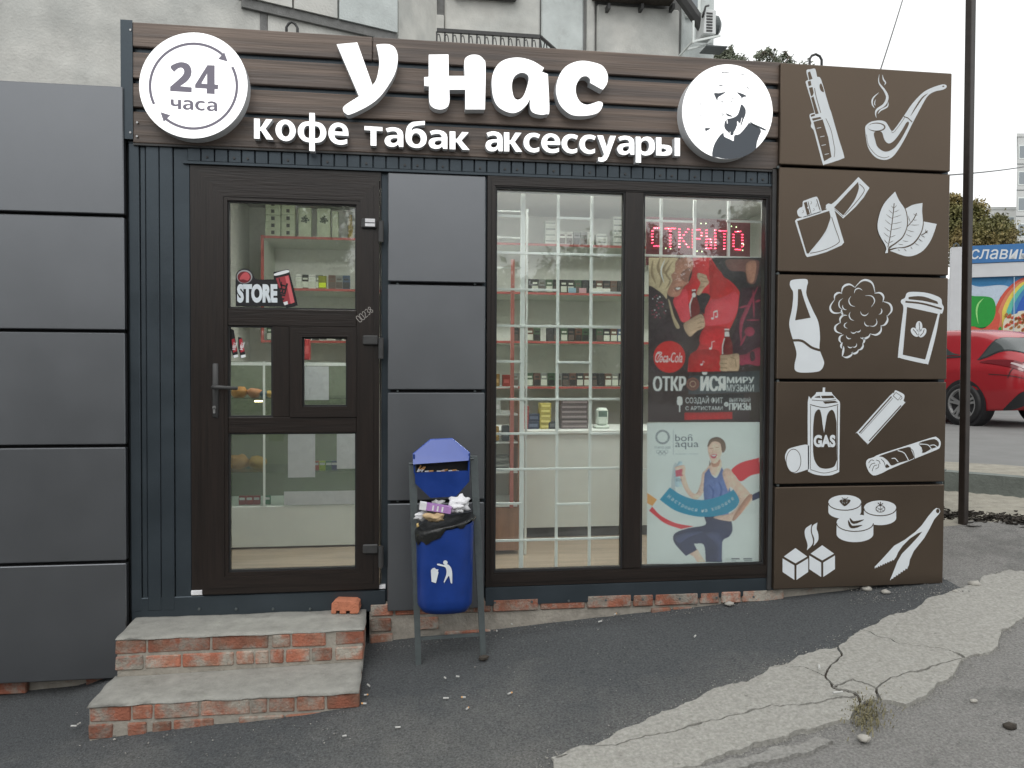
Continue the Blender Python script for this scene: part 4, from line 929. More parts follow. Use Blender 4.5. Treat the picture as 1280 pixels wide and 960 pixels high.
for l, wd in (([(425,150),(440,138),(500,143)], 1.2), ([(585,160),(630,160)], .8), ([(398,255),(438,250)], 1.3), ([(640,268),(662,278)], 1.2), ([(495,378),(520,362),(545,362)], .7), ([(165,240),(172,300),(160,340)], .6), ([(255,365),(245,410),(255,440)], .6), ([(295,395),(300,420),(290,430)], .5), ([(108,440),(130,455),(155,452)], .6), ([(220,512),(260,505),(278,480)], .6), ([(418,492),(440,500),(425,520)], 1.0), ([(290,590),(315,575)], .5), ([(320,640),(380,610),(420,600)], .5), ([(330,670),(360,645)], .4), ([(460,480),(490,470)], .5)):
    q.line(smooth(Z(l), 4, False), wd, 0, 0, True)
for l, wd in (([(562,560),(560,610),(530,660)], 1.4), ([(600,530),(590,570),(585,590)], .8), ([(470,545),(475,580)], 1.0), ([(450,670),(490,690),(498,650)], .9)):
    q.line(smooth(Z(l), 4, False), wd, 1, 1)
q.build('smoker_portrait', [M['print_dark'], M['white_face']], dk)

# ================================================================== INSIDE THE SHOP
YR = YF+.11
# white welded grille behind the panes
gr = thing('window_grille', 'white welded steel grille standing close behind the shop window panes', 'grille', F(787, 712, YR))
def hbar(pxa, pxb, py, r=.005, y=YR, par=gr, name='grille_bar', m='bar'):
    a, b = F(pxa, py, y), F(pxb, py, y); z = F((pxa+pxb)/2, py, y).z
    return box(name, a.x, b.x, y-r, y+r, z-r, z+r, M[m], par, .001)
def vbar(px, pya, pyb, r=.005, y=YR+.011, par=gr, name='grille_bar', m='bar'):
    p = F(px, (pya+pyb)/2, y); z0, z1 = F(px, pyb, y).z, F(px, pya, y).z
    return box(name, p.x-r, p.x+r, y-r, y+r, z0, z1, M[m], par, .001)
for px, r in ((652.5, .011), (696.5, .0072), (738, .0072), (824.5, .0072), (866, .0078), (908.5, .0072), (951, .0072)): vbar(px, 242, 712, r)
for a, b, y in ((616, 652, 270), (696, 738, 273), (616, 781, 317.5), (616, 696, 362), (738, 781, 366), (616, 781, 408), (616, 652, 452), (696, 738, 453), (616, 781, 499), (616, 696, 542), (738, 781, 542),
                (616, 781, 586), (616, 652, 629.5), (696, 738, 630), (616, 781, 674), (799, 866, 276.5), (908, 954, 277), (799, 954, 321), (799, 866, 542), (799, 954, 586)):
    hbar(a, b, y, .0060)
# hanging shelf units on the back wall
YS1 = YF+2.06; YS2 = YF+RD-.022
def back_unit(label, pxa, pxb, ys, upr):
    u = thing('wall_shelf', label, 'shelf', F((pxa+pxb)/2, 500, YS1))
    xa, xb = F(pxa, 400, YS1).x, F(pxb, 400, YS1).x
    for y in ys:
        z = F(390, y, YS1).z
        box('shelf_board', xa, xb, YS1+.012, YS2, z-.010, z+.010, M['shelf'], u)
        box('edge_strip', xa, xb, YS1, YS1+.011, z-.009, z+.009, M['red_edge'], u)
    zt_, zb_ = F(390, ys[0], YS1).z, F(390, ys[-1], YS1).z
    for x in upr:
        X = F(x, 400, YS1).x
        box('shelf_side', X-.010, X+.010, YS1+.011, YS2, zb_-.012, zt_+.012, M['shelf'], u); box('edge_strip', X-.011, X+.011, YS1-.002, YS1+.010, zb_-.012, zt_+.012, M['red_edge'], u)
    return u
back_unit('red edged open shelf unit on the back wall seen through the door', 327, 520, (297.5, 362, 427), (328, 519))
back_unit('red edged open shelf unit on the back wall seen through the left window pane', 521, 905, (298, 361.5, 425, 484), (522, 904))
SZ = [F(390, y, YS1).z for y in (297.5, 362, 427)]; SW = [F(390, y, YS1).z for y in (298, 361.5, 425, 484)]
# packs: little flip-top boxes with a light label, copied along the shelves
PC = [P('pack_black', 30, 30, 32), P('pack_white', 205, 208, 200), P('pack_green', 60, 84, 60), P('pack_blue', 60, 78, 104), P('pack_red', 150, 45, 42), P('pack_grey', 120, 124, 118), P('pack_brown', 92, 64, 50)]
LB = [P('label_pale', 190, 196, 180), P('label_grim', 84, 74, 66), P('label_dark', 38, 36, 34)]
protos = {}
def pack_proto(c, l):
    k = (c, l)
    if k in protos: return protos[k]
    q = MB(); q.box(-.0275, .0275, 0, .023, 0, .104, 0, .002); q.box(-.024, .024, -.0006, .0004, .006, .052, 1); q.box(-.018, .018, -.0006, .0004, .066, .080, 1); q.box(-.0276, .0276, -.0005, .012, .088, .090, 2)
    me_o = q.build('cigarette_pack', [PC[c], LB[l], M['black']]); protos[k] = me_o.data; off = WL[me_o].copy()
    bpy.data.objects.remove(me_o); protos[('off', k)] = off; return protos[k]
def pack(x, y, z, c, l, label, group, rz=0, cat='cigarette pack'):
    d = pack_proto(c, l); o = bpy.data.objects.new('cigarette_pack', d); C.objects.link(o); o.location = Vector((x, y, z+.0005))+protos[('off', (c, l))]; o.rotation_euler[2] = rz
    WL[o] = o.location.copy(); tag(o, label, cat, group); return o
rp = random.Random(11)
ORD = ['first','second','third','fourth','fifth','sixth','seventh','eighth','ninth','tenth','eleventh','twelfth','thirteenth','fourteenth','fifteenth']
CN = ['black','white','green','blue','red','grey','brown']
def pack_row(pxa, pxb, z, rows, label, group, gap=.0006, skip=.0, y=YS1+.025, cols=None):
    xa, xb = F(pxa, 400, y).x, F(pxb, 400, y).x; x = xa+.028; cnt = 0
    while x < xb-.02:
        if rp.random() > skip:
            for r in range(rows):
                c_i = (cols or [0, 0, 2, 3, 6, 5, 1])[rp.randrange(len(cols) if cols else 7)]; l_ = label % (CN[c_i], ORD[cnt % 15]); cnt += 1
                pack(x, y+rp.uniform(-.004, .006), z+.010+r*.0895, c_i, rp.randrange(3), l_, group)
        x += .0575+gap
g1 = 'packs on the shelf seen through the upper door pane'
for i, (px, c, l) in enumerate(((374, 1, 0), (381.5, 0, 0), (390, 1, 0), (399, 5, 0), (402.5+4, 2, 0), (415, 6, 1), (424, 5, 1), (433, 3, 2))):
    x = F(px, 350, YS1+.02).x
    if i != 4: pack(x, YS1+.02, SZ[1]+.010, c, l, '%s pack on the shelf right of the sticker can, %s from the left' % (CN[c], ORD[i]), g1)
q = MB(); xx = F(403, 350, YS1+.02).x; q.box(xx-.03, xx+.03, YS1+.016, YS1+.045, SZ[1]+.0105, SZ[1]+.108, 0, .002); q.box(xx-.026, xx+.026, YS1+.0152, YS1+.0163, SZ[1]+.02, SZ[1]+.055, 1)
tag(q.build('yellow_pack', [P('pack_mustard', 120, 125, 20), P('label_lime', 205, 225, 30)]), 'bright yellow green pack in the shelf row behind the upper door pane', 'pack')
pack_row(352, 370, SZ[1], 1, '%s pack partly hidden by the store sticker, %s from the left', 'packs behind the store sticker', cols=[2, 0])
# cartons on top of the unit behind the door
for i, (px, wd, n_, hh) in enumerate(((341, 19, 8, .052), (360, 17, 6, .054))):
    for k in range(n_):
        a, b = F(px-wd/2, 280, YS1+.02), F(px+wd/2, 280, YS1+.02); z = SZ[0]+.0105+k*(hh+.001)
        q = MB(); q.box(a.x, b.x, YS1+.02+.004*((k*7) % 3), YS1+.09, z, z+hh, 0, .002); q.box((a.x+b.x)/2-.012, (a.x+b.x)/2+.012, YS1+.0192, YS1+.0212+.004*((k*7) % 3), z+.014, z+.04, 1)
        q.box(a.x-.0004, a.x+.01, YS1+.022+.004*((k*7) % 3), YS1+.0885, z+.002, z+.012, 1)
        tag(q.build('carton', [P('carton_pale', 176, 186, 160), P('carton_mark', 50, 54, 50)]), 'pale flat carton, %s from the bottom in the %s stack above the door shelf' % (ORD[k], 'left' if i == 0 else 'right'), 'carton', 'cartons stacked on the shelf top %d' % i)
for px, wd, h_, l in ((381, 16, .22, 'tall pale box with dark round print, left of its twin above the door shelf'), (404.5, 17, .22, 'tall pale box with dark round print, right of its twin above the door shelf'), (419, 8, .20, 'narrow pale box next to the tall printed boxes on the door shelf')):
    a, b = F(px-wd/2, 280, YS1+.02), F(px+wd/2, 280, YS1+.02); z = SZ[0]+.0105; t = thing('tall_box', l, 'box', ((a.x+b.x)/2, YS1+.05, z))
    box('box_body', a.x, b.x, YS1+.02, YS1+.09, z, z+h_, P('carton_pale', 176, 186, 160), t, .003)
    cxm, czm = (a.x+b.x)/2, z+h_*.6; q = MB()
    for k in range(14):
        an = k*2.4; rr_ = .006+.0016*k; q.box(cxm+rr_*math.cos(an)-.006, cxm+rr_*math.cos(an)+.006, YS1+.0188, YS1+.0202, czm+rr_*1.1*math.sin(an)-.006, czm+rr_*1.1*math.sin(an)+.006)
    if wd > 10: q.build('printed_emblem', [P('emblem_green', 48, 62, 50)], t)
p = F(438, 280, YS1+.04); q = MB(); q.tube([(p.x, YS1+.04, SZ[0]+.011), (p.x, YS1+.04, SZ[0]+.11), (p.x, YS1+.04, SZ[0]+.16), (p.x, YS1+.04, SZ[0]+.19)], [.02, .02, .013, .012], 12)
tag(q.build('gold_bottle', P('gold_can', 150, 130, 60), None, True), 'small golden bottle at the right end of the shelf top behind the door', 'bottle')
pack_row(333, 352, SZ[2], 1, '%s pack behind the small left door pane, %s from the left', 'packs behind the small left door pane', cols=[2])
pack_row(380, 446, SZ[2], 1, '%s pack above the little door sash, %s from the left', 'packs behind the little door sash', cols=[1, 5, 1])
# window shelves
pack_row(698, 745, SW[0], 1, 'small %s box on the top window shelf, %s from the left', 'small boxes on the top window shelf', skip=.1, cols=[1, 5])
for px, n_ in ((688, 4), (752, 2), (773, 5)):
    for k in range(n_):
        a, b = F(px-6.5, 300, YS1+.02), F(px+6.5, 300, YS1+.02); z = SW[0]+.0105+k*.0465
        q = MB(); q.box(a.x, b.x, YS1+.02, YS1+.10, z, z+.0455, 0, .002); q.box(a.x+.004, b.x-.004, YS1+.0192, YS1+.0204, z+.018, z+.030, 1)
        tag(q.build('white_carton', [P('carton_white', 200, 206, 198), P('carton_stripe', 130, 138, 132)]), 'white carton, %s from the bottom in the %s window stack' % (ORD[k], {688: 'left', 752: 'middle', 773: 'right'}[px]), 'carton', 'white cartons in a stack at %s' % {688: 'the left', 752: 'the middle', 773: 'the right'}[px])
pack_row(655, 784, SW[1], 1, '%s pack on the second window shelf, %s from the left', 'packs on the second window shelf', cols=[0, 0, 5, 2, 6])
for px, c in ((716, 3), (729, 4), (742, 1), (750, 1), (759, 1)):
    x = F(px, 350, YS1+.0).x; q = MB(); q.box(x-.03, x+.03, YS1-.0+.013, YS1+.022, SW[1]+.0105, SW[1]+.05, 0, .002)
    tag(q.build('price_card', [P('card_%d' % c, *((130, 165, 180), (190, 150, 155), (205, 210, 200))[{3: 0, 4: 1, 1: 2}[c]])]), 'small %s card before the second window shelf packs%s' % ({3: 'pale blue', 4: 'pink', 1: 'white'}[c], {742: ', next to the pink one', 750: ', middle white one', 759: ', rightmost'}.get(px, '')), 'card', 'cards before the packs %d' % c)
pack_row(640, 681, SW[2], 1, '%s pack in the short row of the third window shelf, %s from the left', 'packs at the left of the third window shelf', cols=[0, 6, 2, 5])
pack_row(683, 783, SW[2], 1, '%s pack in the long row of the third window shelf, %s from the left', 'packs in the long row on the third window shelf', skip=0, cols=[0, 0, 3, 6, 2])
pack_row(640, 784, SW[3], 1, '%s pack on the bottom window shelf, %s from the left', 'packs on the bottom window shelf', skip=.0, cols=[6, 5, 2, 0])
# white counter behind the window, low glass case behind the door
YC = YF+1.02
c0, c1 = F(548, 600, YC), F(960, 600, YC); ct = thing('sales_counter', 'plain white counter front behind the left window pane', 'counter', ((c0.x+c1.x)/2, YC+.25, HC-1.13))
zct = F(715, 538, YC).z
box('counter_front', c0.x, c1.x, YC, YC+.02, HC-1.06, zct-.022, M['counter'], ct); box('plinth', c0.x+.01, c1.x-.01, YC+.04, YC+.06, HC-1.13, HC-1.061, M['iron'], ct)
box('counter_top', c0.x-.01, c1.x+.01, YC-.012, YC+.52, zct-.021, zct, M['counter'], ct, .003); box('counter_side', c0.x, c0.x+.02, YC+.021, YC+.50, HC-1.06, zct-.022, M['counter'], ct)
for px, n_, cc, hh, wd, lab in ((656.5, 5, (150, 60, 55), .030, 9, 'red box in the stack beside the left grille bar'), (667, 2, (44, 54, 74), .05, 14, 'dark blue box between the red and yellow stacks'), (682, 5, (165, 155, 80), .034, 14, 'yellow box in the stack on the counter'), (718, 6, (88, 78, 78), .032, 34, 'dark flat box in the wide counter stack'), (692, 1, (40, 46, 50), .05, 12, 'dark box lying alone on the counter right of the yellow stack')):
    for k in range(n_):
        a, b = F(px-wd/2, 530, YC+.12), F(px+wd/2, 530, YC+.12); z = zct+.0005+k*(hh+.0008); j = rp.uniform(-.004, .004)
        q = MB(); q.box(a.x+j, b.x+j, YC+.12+j, YC+.20, z, z+hh, 0, .002); q.box(a.x+.01+j, b.x-.01+j, YC+.1193+j, YC+.1205+j, z+hh*.3, z+hh*.7, 1)
        tag(q.build('counter_box', [P('cb_%d_%d' % (px, n_), *cc), P('cbl_%d' % px, *[min(255, v+45) for v in cc])]), lab if n_ == 1 else ORD[k]+' from the bottom: '+lab, 'box', 'boxes on the counter: '+lab.split(' ')[0]+' '+lab.split(' ')[1]+' %d' % n_)
# scale and red lighter at the right end
a = F(752, 490, YC+.15); q = MB(); q.box(a.x-.05, a.x+.05, YC+.12, YC+.2, zct+.001, zct+.02, 0, .006); q.box(a.x-.035, a.x+.045, YC+.13, YC+.19, zct+.0205, zct+.14, 0, .015); q.box(a.x-.025, a.x+.035, YC+.129, YC+.1305, zct+.08, zct+.12, 1)
tag(q.build('card_terminal', [P('term', 196, 206, 196), P('term_screen', 90, 110, 100)]), 'pale card terminal on the counter right of the dark box stack', 'terminal')
# left rack and cabinet behind the window
YK = YF+.62
rk = thing('display_rack', 'wooden cabinet with white rack above at the left edge of the window', 'rack', (F(633, 690, YK).x, YK+.2, HC-1.13))
ka, kb_ = F(590, 600, YK).x, F(651, 600, YK).x
box('cabinet', ka, kb_, YK, YK+.4, HC-1.13+.02, F(633, 634, YK).z, M['cabinet'], rk, .004)
box('cabinet_side', kb_-.02, kb_+.002, YK-.002, YK+.4, F(633, 634, YK).z+.002, F(633, 499, YK).z, M['cabinet'], rk)
for y in (452, 484, 518, 553, 590, 632): box('rack_shelf', ka, kb_-.021, YK-.006, YK+.36, F(633, y, YK).z-.006, F(633, y, YK).z+.004, M['bar'], rk)
box('rack_post', F(640, 400, YK).x-.010, F(640, 400, YK).x+.010, YK-.03, YK-.007, F(633, 634, YK).z, F(640, 325, YK).z, mat('faded_red_post', (.50, .17, .14), .6), rk)
box('rack_post', F(657.5, 400, YK).x-.006, F(657.5, 400, YK).x+.006, YK-.03, YK-.007, HC-1.128, F(640, 262, YK).z, M['bar'], rk)
for y in (264, 297, 335): hbar(618, 652, y, .004, YK-.02, rk, 'rack_rail')
for px, y, h_, cc, lab in ((620, 484, .075, (170, 130, 70), 'tan box on the white rack by the window edge'), (633, 484, .07, (165, 60, 50), 'red box on the white rack by the window edge'), (621, 518, .09, (205, 210, 205), 'white sheet box on the white rack by the window edge'), (619, 552, .085, (180, 140, 60), 'yellow box on the middle of the white rack'), (632, 552, .09, (70, 80, 84), 'grey blister pack on the middle of the white rack'), (626, 589, .09, (120, 124, 120), 'silver stack of packets on the lower white rack')):
    p = F(px, y, YK+.02); z = F(633, y, YK).z+.0045; q = MB()
    if px == 626:
        for k in range(5): q.box(p.x-.05, p.x+.05, YK+.01+.004*k, YK+.06, z+k*.0185, z+k*.0185+.016, k % 2, .003)
    else: q.box(p.x-.022, p.x+.022, YK+.012, YK+.06, z, z+h_, 0, .003); q.box(p.x-.015, p.x+.015, YK+.0112, YK+.0125, z+h_*.3, z+h_*.6, 1)
    tag(q.build('rack_box', [P('rk_%d_%d' % (px, y), *cc), P('rkl_%d' % px, *[min(255, v+50) for v in cc])]), lab, 'box')
# glass display case behind the door
YV = YF+.92; va, vb_ = F(282, 600, YV).x-.1, F(452, 600, YV).x+.06
vc = thing('display_case', 'glass display case with white base behind the lower door panes', 'display case', ((va+vb_)/2, YV+.2, HC-1.13))
zv0, zv1, zv2 = F(366, 683, YV).z, F(366, 632, YV).z, F(366, 452, YV).z
box('case_base', va, vb_, YV, YV+.4, zv0, zv1, M['counter'], vc, .004); box('plinth', va+.02, vb_-.02, YV+.05, YV+.35, HC-1.13, zv0-.001, M['iron'], vc)
box('front_glass', va, vb_, YV+.004, YV+.009, zv1+.001, zv2, M['case_glass'], vc); box('case_back', va, vb_, YV+.385, YV+.395, zv1+.001, zv2, P('case_back', 120, 126, 108), vc)
for y in (498, 590): box('glass_shelf', va+.004, vb_-.004, YV+.012, YV+.38, F(366, y, YV).z-.003, F(366, y, YV).z+.003, M['case_glass'], vc)
for y in (455,): box('case_rail', va, vb_, YV-.004, YV+.02, F(366, y, YV).z-.010, F(366, y, YV).z+.010, M['bar'], vc)
box('case_post', F(330, 450, YV).x-.006, F(330, 450, YV).x+.006, YV-.006, YV+.003, zv1, zv2, M['bar'], vc)
def lump(name, c, r, m, seed, label, cat, sc=(1, 1, .7), group=None, sub=2, amp=.35):
    bm = bmesh.new(); bmesh.ops.create_icosphere(bm, subdivisions=sub, radius=1)
    v = []
    for x in bm.verts:
        n = 1+amp*noise.noise(x.co*1.7+Vector((seed, seed*2, 0)))+amp*.5*noise.noise(x.co*4+Vector((seed, 0, seed)))
        v.append(Vector(c)+Vector((x.co.x*sc[0], x.co.y*sc[1], x.co.z*sc[2]))*r*n)
    bm.verts.index_update(); f = [tuple(q.index for q in g.verts) for g in bm.faces]; bm.free()
    return tag(mk(name, v, f, m, None, None, sub > 1), label, cat, group)
zsh = F(366, 498, YV).z
for i, (px, r, cc) in enumerate(((300, .05, (190, 130, 60)), (318, .045, (205, 140, 100)), (330, .03, (60, 90, 110)), (338, .03, (190, 150, 80)))):
    p = F(px, 490, YV+.12); lump('pastry' if i != 2 else 'blue_packet', (p.x, YV+.12, zsh+.004+r*.62), r, P('pastry%d' % i, *cc), i+3, ('golden baked pastry at the left of the glass shelf by the door handle', 'pink glazed pastry beside the golden one on the glass shelf', 'dark blue packet on the glass shelf beside the pastries', 'small yellow pastry at the right end of the glass shelf')[i], 'pastry' if i != 2 else 'packet')
zs2 = F(366, 590, YV).z
for i, (px, r) in enumerate(((298, .07), (322, .06))):
    p = F(px, 520, YV+.2); lump('bread_loaf', (p.x, YV+.2, zs2+.004+r*.55), r, P('bread%d' % i, 170, 125+10*i, 60), i+9, ('brown loaf under the warm lamp at the left of the case', 'brown loaf under the warm lamp right of another loaf')[i], 'bread')
lp = F(323, 499.5, YV+.1); tl = thing('case_lamp', 'small warm lit lamp above the loaves in the display case', 'lamp', (lp.x, YV+.1, lp.z))
box('lamp_housing', lp.x-.03, lp.x+.03, YV+.09, YV+.12, zsh-.016, zsh-.004, M['steel'], tl); box('lamp_tube', lp.x-.022, lp.x+.022, YV+.0885, YV+.118, zsh-.026, zsh-.0165, lit('warm_lamp', (1, .78, .42), 9), tl)
for a, b, y0, y1, lab in ((360, 394, 540, 597, 'white price sheet hanging in the middle of the lower door pane'), (421, 447, 540, 586, 'white price sheet at the right edge of the lower door pane'), (355, 447, 613, 631.5, 'wide white sheet along the bottom of the glass case'), (379, 411, 458, 500, 'white sheet behind the little door sash')):
    yy = YV-.003; p0, p1 = F(a, y1, yy), F(b, y0, yy); q = MB(); q.box(p0.x, p1.x, yy-.001, yy, p0.z, p1.z)
    tag(q.build('price_sheet', [P('sheet_white', 190, 194, 198)]), lab, 'paper sheet')
for i, (px, cc) in enumerate(((395, (190, 90, 60)), (403, (170, 190, 50)), (411, (50, 110, 80)), (418, (40, 60, 110)), (303, (160, 60, 60)), (312, (165, 60, 60)), (321, (160, 66, 66)), (334, (60, 120, 90)))):
    base = zs2+.004 if i < 4 else zv1+.001; p = F(px, 580, YV+.06); q = MB(); q.box(p.x-.021, p.x+.021, YV+.05, YV+.07, base, base+.055, 0, .003); q.box(p.x-.016, p.x+.016, YV+.0493, YV+.0505, base+.03, base+.045, 1)
    tag(q.build('sweet_packet', [P('sweet%d' % i, *cc), M['paper']]), ('orange packet at the left of the row on the case shelf', 'lime green packet on the case shelf', 'green packet on the case shelf', 'blue packet on the case shelf', 'left red packet of three at the bottom of the glass case', 'middle red packet of three at the bottom of the glass case', 'right red packet of three at the bottom of the glass case', 'green packet beside the red ones at the bottom of the case')[i], 'packet', 'red packets at the bottom of the case' if 4 <= i < 7 else None)
a = F(383, 430, YV+.1); q = MB(); q.box(a.x-.022, a.x+.022, YV+.08, YV+.14, zv2+.012, zv2+.14, 0, .003); q.box(a.x-.016, a.x+.016, YV+.0793, YV+.0805, zv2+.05, zv2+.1, 1)
tag(q.build('red_box', [P('redbox', 165, 52, 55), P('redbox_l', 190, 90, 90)]), 'red box standing behind the little door sash', 'box')
# ceiling lamp panel (lit)
for i, x in enumerate((-.45, 1.15, 2.3)):
    cl = thing('ceiling_light', ('lit ceiling panel inside over the door end', 'lit ceiling panel inside over the middle of the shop', 'lit ceiling panel inside over the right end')[i], 'ceiling light', (x, YF+.62, HC+1.27))
    box('light_frame', x-.32, x+.32, YF+.38, YF+.86, HC+1.262, HC+1.2795, M['bar'], cl); box('diffuser', x-.29, x+.29, YF+.41, YF+.83, HC+1.256, HC+1.2615, lit('panel_light', (1, 1, .97), 25.0), cl)
# LED board with running letters ОТКРЫТО
YE = YF+.17
led = thing('led_sign', 'red glowing LED sign reading ОТКРЫТО in the right window pane', 'sign', F(875, 300, YE))
p0, p1 = F(808, 331, YE), F(938, 275, YE); box('led_board', p0.x, p1.x, YE, YE+.012, p0.z, p1.z, P('led_board', 112, 58, 64), led)  # board tinted red to imitate the glow of the diodes
G57 = {'О': ["01110","10001","10001","10001","10001","10001","01110"], 'Т': ["11111","00100","00100","00100","00100","00100","00100"], 'К': ["10001","10010","10100","11000","10100","10010","10001"], 'Р': ["11110","10001","10001","11110","10000","10000","10000"], 'Ы': ["10001","10001","10001","11101","10101","10101","11101"]}
M['led_red'] = lit('led_red', (1, .06, .13), 9, (.5, .05, .05)); M['led_green'] = lit('led_green', (.75, 1, .55), 2.5, (.3, .4, .2)); M['led_hot'] = lit('led_hot', (1, .35, .42), 8, (.6, .2, .2))
q = MB(); q2 = MB()
def dot(qq, px, py, m=0, r=.0031):
    p = F(px, py, YE); qq.add([(p.x-r, YE-.004, p.z), (p.x, YE-.004, p.z-r), (p.x+r, YE-.004, p.z), (p.x, YE-.004, p.z+r), (p.x, YE-.007, p.z)], [(0, 1, 4), (1, 2, 4), (2, 3, 4), (3, 0, 4)], m)
for i, ch in enumerate('ОТКРЫТО'):
    for r in range(7):
        for c in range(5):
            if G57[ch][r][c] == '1':
                for k in range(2): dot(q, 814.5+i*16.9+c*2.75+k*1.35, 285+i*.75+r*3.75+rp.uniform(-.3, .3), 1 if rp.random() < .12 else 0)
for px, py in ((876, 279.5), (882, 279.5), (914, 283), (920, 284), (832, 310.5), (838, 311), (871, 314), (877, 314.5), (929, 306), (928, 313)): dot(q2, px, py, 0, .0045)
q.build('red_diodes', [M['led_red'], M['led_hot']], led)['kind'] = 'stuff'; q2.build('border_diodes', [M['led_green']], led)['kind'] = 'stuff'
a = F(955, 287, YE); 
# ------------------------------------------------------------------ sticker on the door glass
YT = YF+.0035
q = Flat(wfn(YT), (0, -1, 0), .0005); Z = zoomer(280, 245, 6.62)
st = thing('store_sticker', 'black door sticker reading STORE with a red energy drink can', 'sticker', F(332, 360, YT))
q.poly(smooth(Z([(98,912,1),(96,690),(110,630),(160,602),(215,615),(245,660),(275,690),(412,690,1),(410,630,1),(530,605,1),(545,640),(605,880),(600,908),(520,925),(470,915)]), 4), 0, 0)
q.poly(circle(*Z([(170,668)])[0], 9.8, 8.6), 1, 1); q.poly(circle(*Z([(168,672)])[0], 8.4, 7.2), 2, 2)
q.poly(smooth(Z([(130,690),(145,655),(175,632),(200,640),(215,672),(195,700),(165,690)]), 3), 3, 3)
q.build('sticker_sheet', [P('st_black', 14, 15, 20), P('st_grey', 150, 150, 152), P('st_red', 110, 22, 30), P('st_red2', 190, 80, 85)], st)
q = Flat(wfn(YT-.0018), (0, -1, 0), .0005)
(u0, v0), (u1, v1) = Z([(108, 728), (442, 884)]); q.text('STORE', u0, v0, u1, v1, 0, 0, .06); q.build('sticker_lettering', [P('st_white', 214, 222, 228)], st)
q = Flat(wfn(YT-.0018), (0, -1, 0), .0004)
q.poly(Z([(430,680),(535,655),(585,880),(500,905)]), 0, 0); q.poly(Z([(505,665),(533,660),(584,880),(552,892)]), 1, 1); q.poly(smooth(Z([(418,642),(520,612),(535,632),(430,660)]), 3), 2, 1)
(u0, v0), (u1, v1) = Z([(415, 755), (555, 815)]); q.text('HELL', u0, v0, u1, v1, 3, 2, .05, 0, -76); q.poly(Z([(490,880),(525,870),(530,895),(502,905)]), 2, 1); q.line(Z([(455,680),(480,770),(475,710)]), 1.2, 3, 2)
q.build('printed_can', [P('can_red', 150, 50, 58), P('can_red_l', 205, 95, 100), P('can_white', 225, 228, 230), P('st_black', 14, 15, 20)], st)
Z = zoomer(255, 400, 6.564); st = thing('can_sticker', 'sticker of two tilted red drink cans in the small left door pane', 'sticker', F(296, 426, YT))
for k, dx in enumerate((0, 62)):
    q = Flat(wfn(YT-.0004*k), (0, -1, 0), .0005)
    q.poly(Z([(218+dx, 70+k*70),(245+dx, 85+k*60),(282+dx, 300),(240+dx, 312),(218+dx, 230)]), 0, 0); q.poly(Z([(226+dx, 160),(250+dx, 150),(272+dx, 255),(240+dx, 268)]), 1, 1)
    q.poly(Z([(240+dx, 290),(278+dx, 282),(282+dx, 302),(244+dx, 313)]), 2, 1); q.text('HELL', *Z([(218+dx, 198)])[0], *Z([(284+dx, 226)])[0], 2, 2, .03, 0, -78)
    q.build('printed_can', [P('st_black', 14, 15, 20), P('can_red2', 170, 40, 52), P('can_white', 225, 228, 230)], st)
# ------------------------------------------------------------------ posters behind the right pane
YP = YF+.030
t = thing('music_poster', 'dark red soft drink poster with two people holding bottles and white slogan', 'poster', F(881, 425, YP))
pa = (('p_bg', 62, 48, 50), ('p_red', 196, 52, 58), ('p_red2', 214, 76, 88), ('p_red3', 176, 40, 42), ('p_hair', 182, 166, 136), ('p_hair2', 142, 124, 98), ('p_skin', 168, 122, 104), ('p_skin2', 186, 160, 136), ('p_jacket', 56, 42, 48), ('p_dark', 48, 42, 48), ('p_dim', 112, 76, 72), ('p_plaid', 66, 40, 52), ('p_pink', 150, 56, 80), ('p_white', 214, 220, 222), ('p_coke', 198, 40, 40), ('p_band', 74, 78, 84), ('p_bottle', 112, 40, 42), ('p_shade', 140, 98, 86)); pm = [P(*a) for a in pa]; CQ = [(811, 322), (951.5, 322), (949.5, 527.5), (810, 527.5)]
q = Print(wfn(YP), (0, -1, 0), CQ, [a[1:] for a in pa], {1, 2, 3, 4, 5, 6, 7, 8, 9, 10, 11, 12, 16, 17, 15}, dim=1.25)
q.poly(CQ, 0, 0)
Z4, Z5 = zoomer(800, 310, 8), zoomer(800, 430, 8)
def pp(pts, m, l, z=Z4, s=4): q.poly(smooth(z(pts), s) if s else z(pts), m, l)
pp([(520,96,1),(705,96,1),(760,190),(830,270),(900,330),(985,420),(995,520),(970,640),(930,740),(870,860),(820,980),(800,1280,1),(470,1280,1),(490,1100),(570,1010),(620,860),(640,700),(560,560),(430,560),(330,520),(430,400),(510,290)], 1, 1)
pp([(640,690),(700,520),(850,480),(950,440),(990,520),(960,650),(900,740),(760,770),(650,770)], 2, 2)
pp([(690,120),(760,200),(880,330),(930,420),(800,500),(700,500),(690,350)], 3, 2)
pp([(330,520),(430,410),(470,440),(480,560),(500,700),(420,740),(370,640)], 2, 2)
pp([(640,800),(860,790),(880,840),(800,960),(600,960)], 1, 3)
pp([(500,1060),(700,1010),(800,1060),(790,1280,1),(490,1280,1)], 3, 2)
pp([(350,130),(440,98),(510,105),(528,180),(500,250),(482,300),(475,350),(430,390),(390,470),(335,490),(280,470),(260,400),(310,320),(300,240)], 6, 3)
pp([(430,230),(500,200),(490,280),(470,340),(430,330),(400,290)], 17, 4); pp([(345,395),(430,385),(400,420),(360,440)], 17, 4); pp([(352,402),(400,396),(378,418)], 13, 5)
pp([(88,97,1),(300,97,1),(380,100),(350,150),(345,230),(310,270),(320,330),(285,400),(270,450),(262,510),(200,445),(130,390),(90,375,1)], 4, 5)
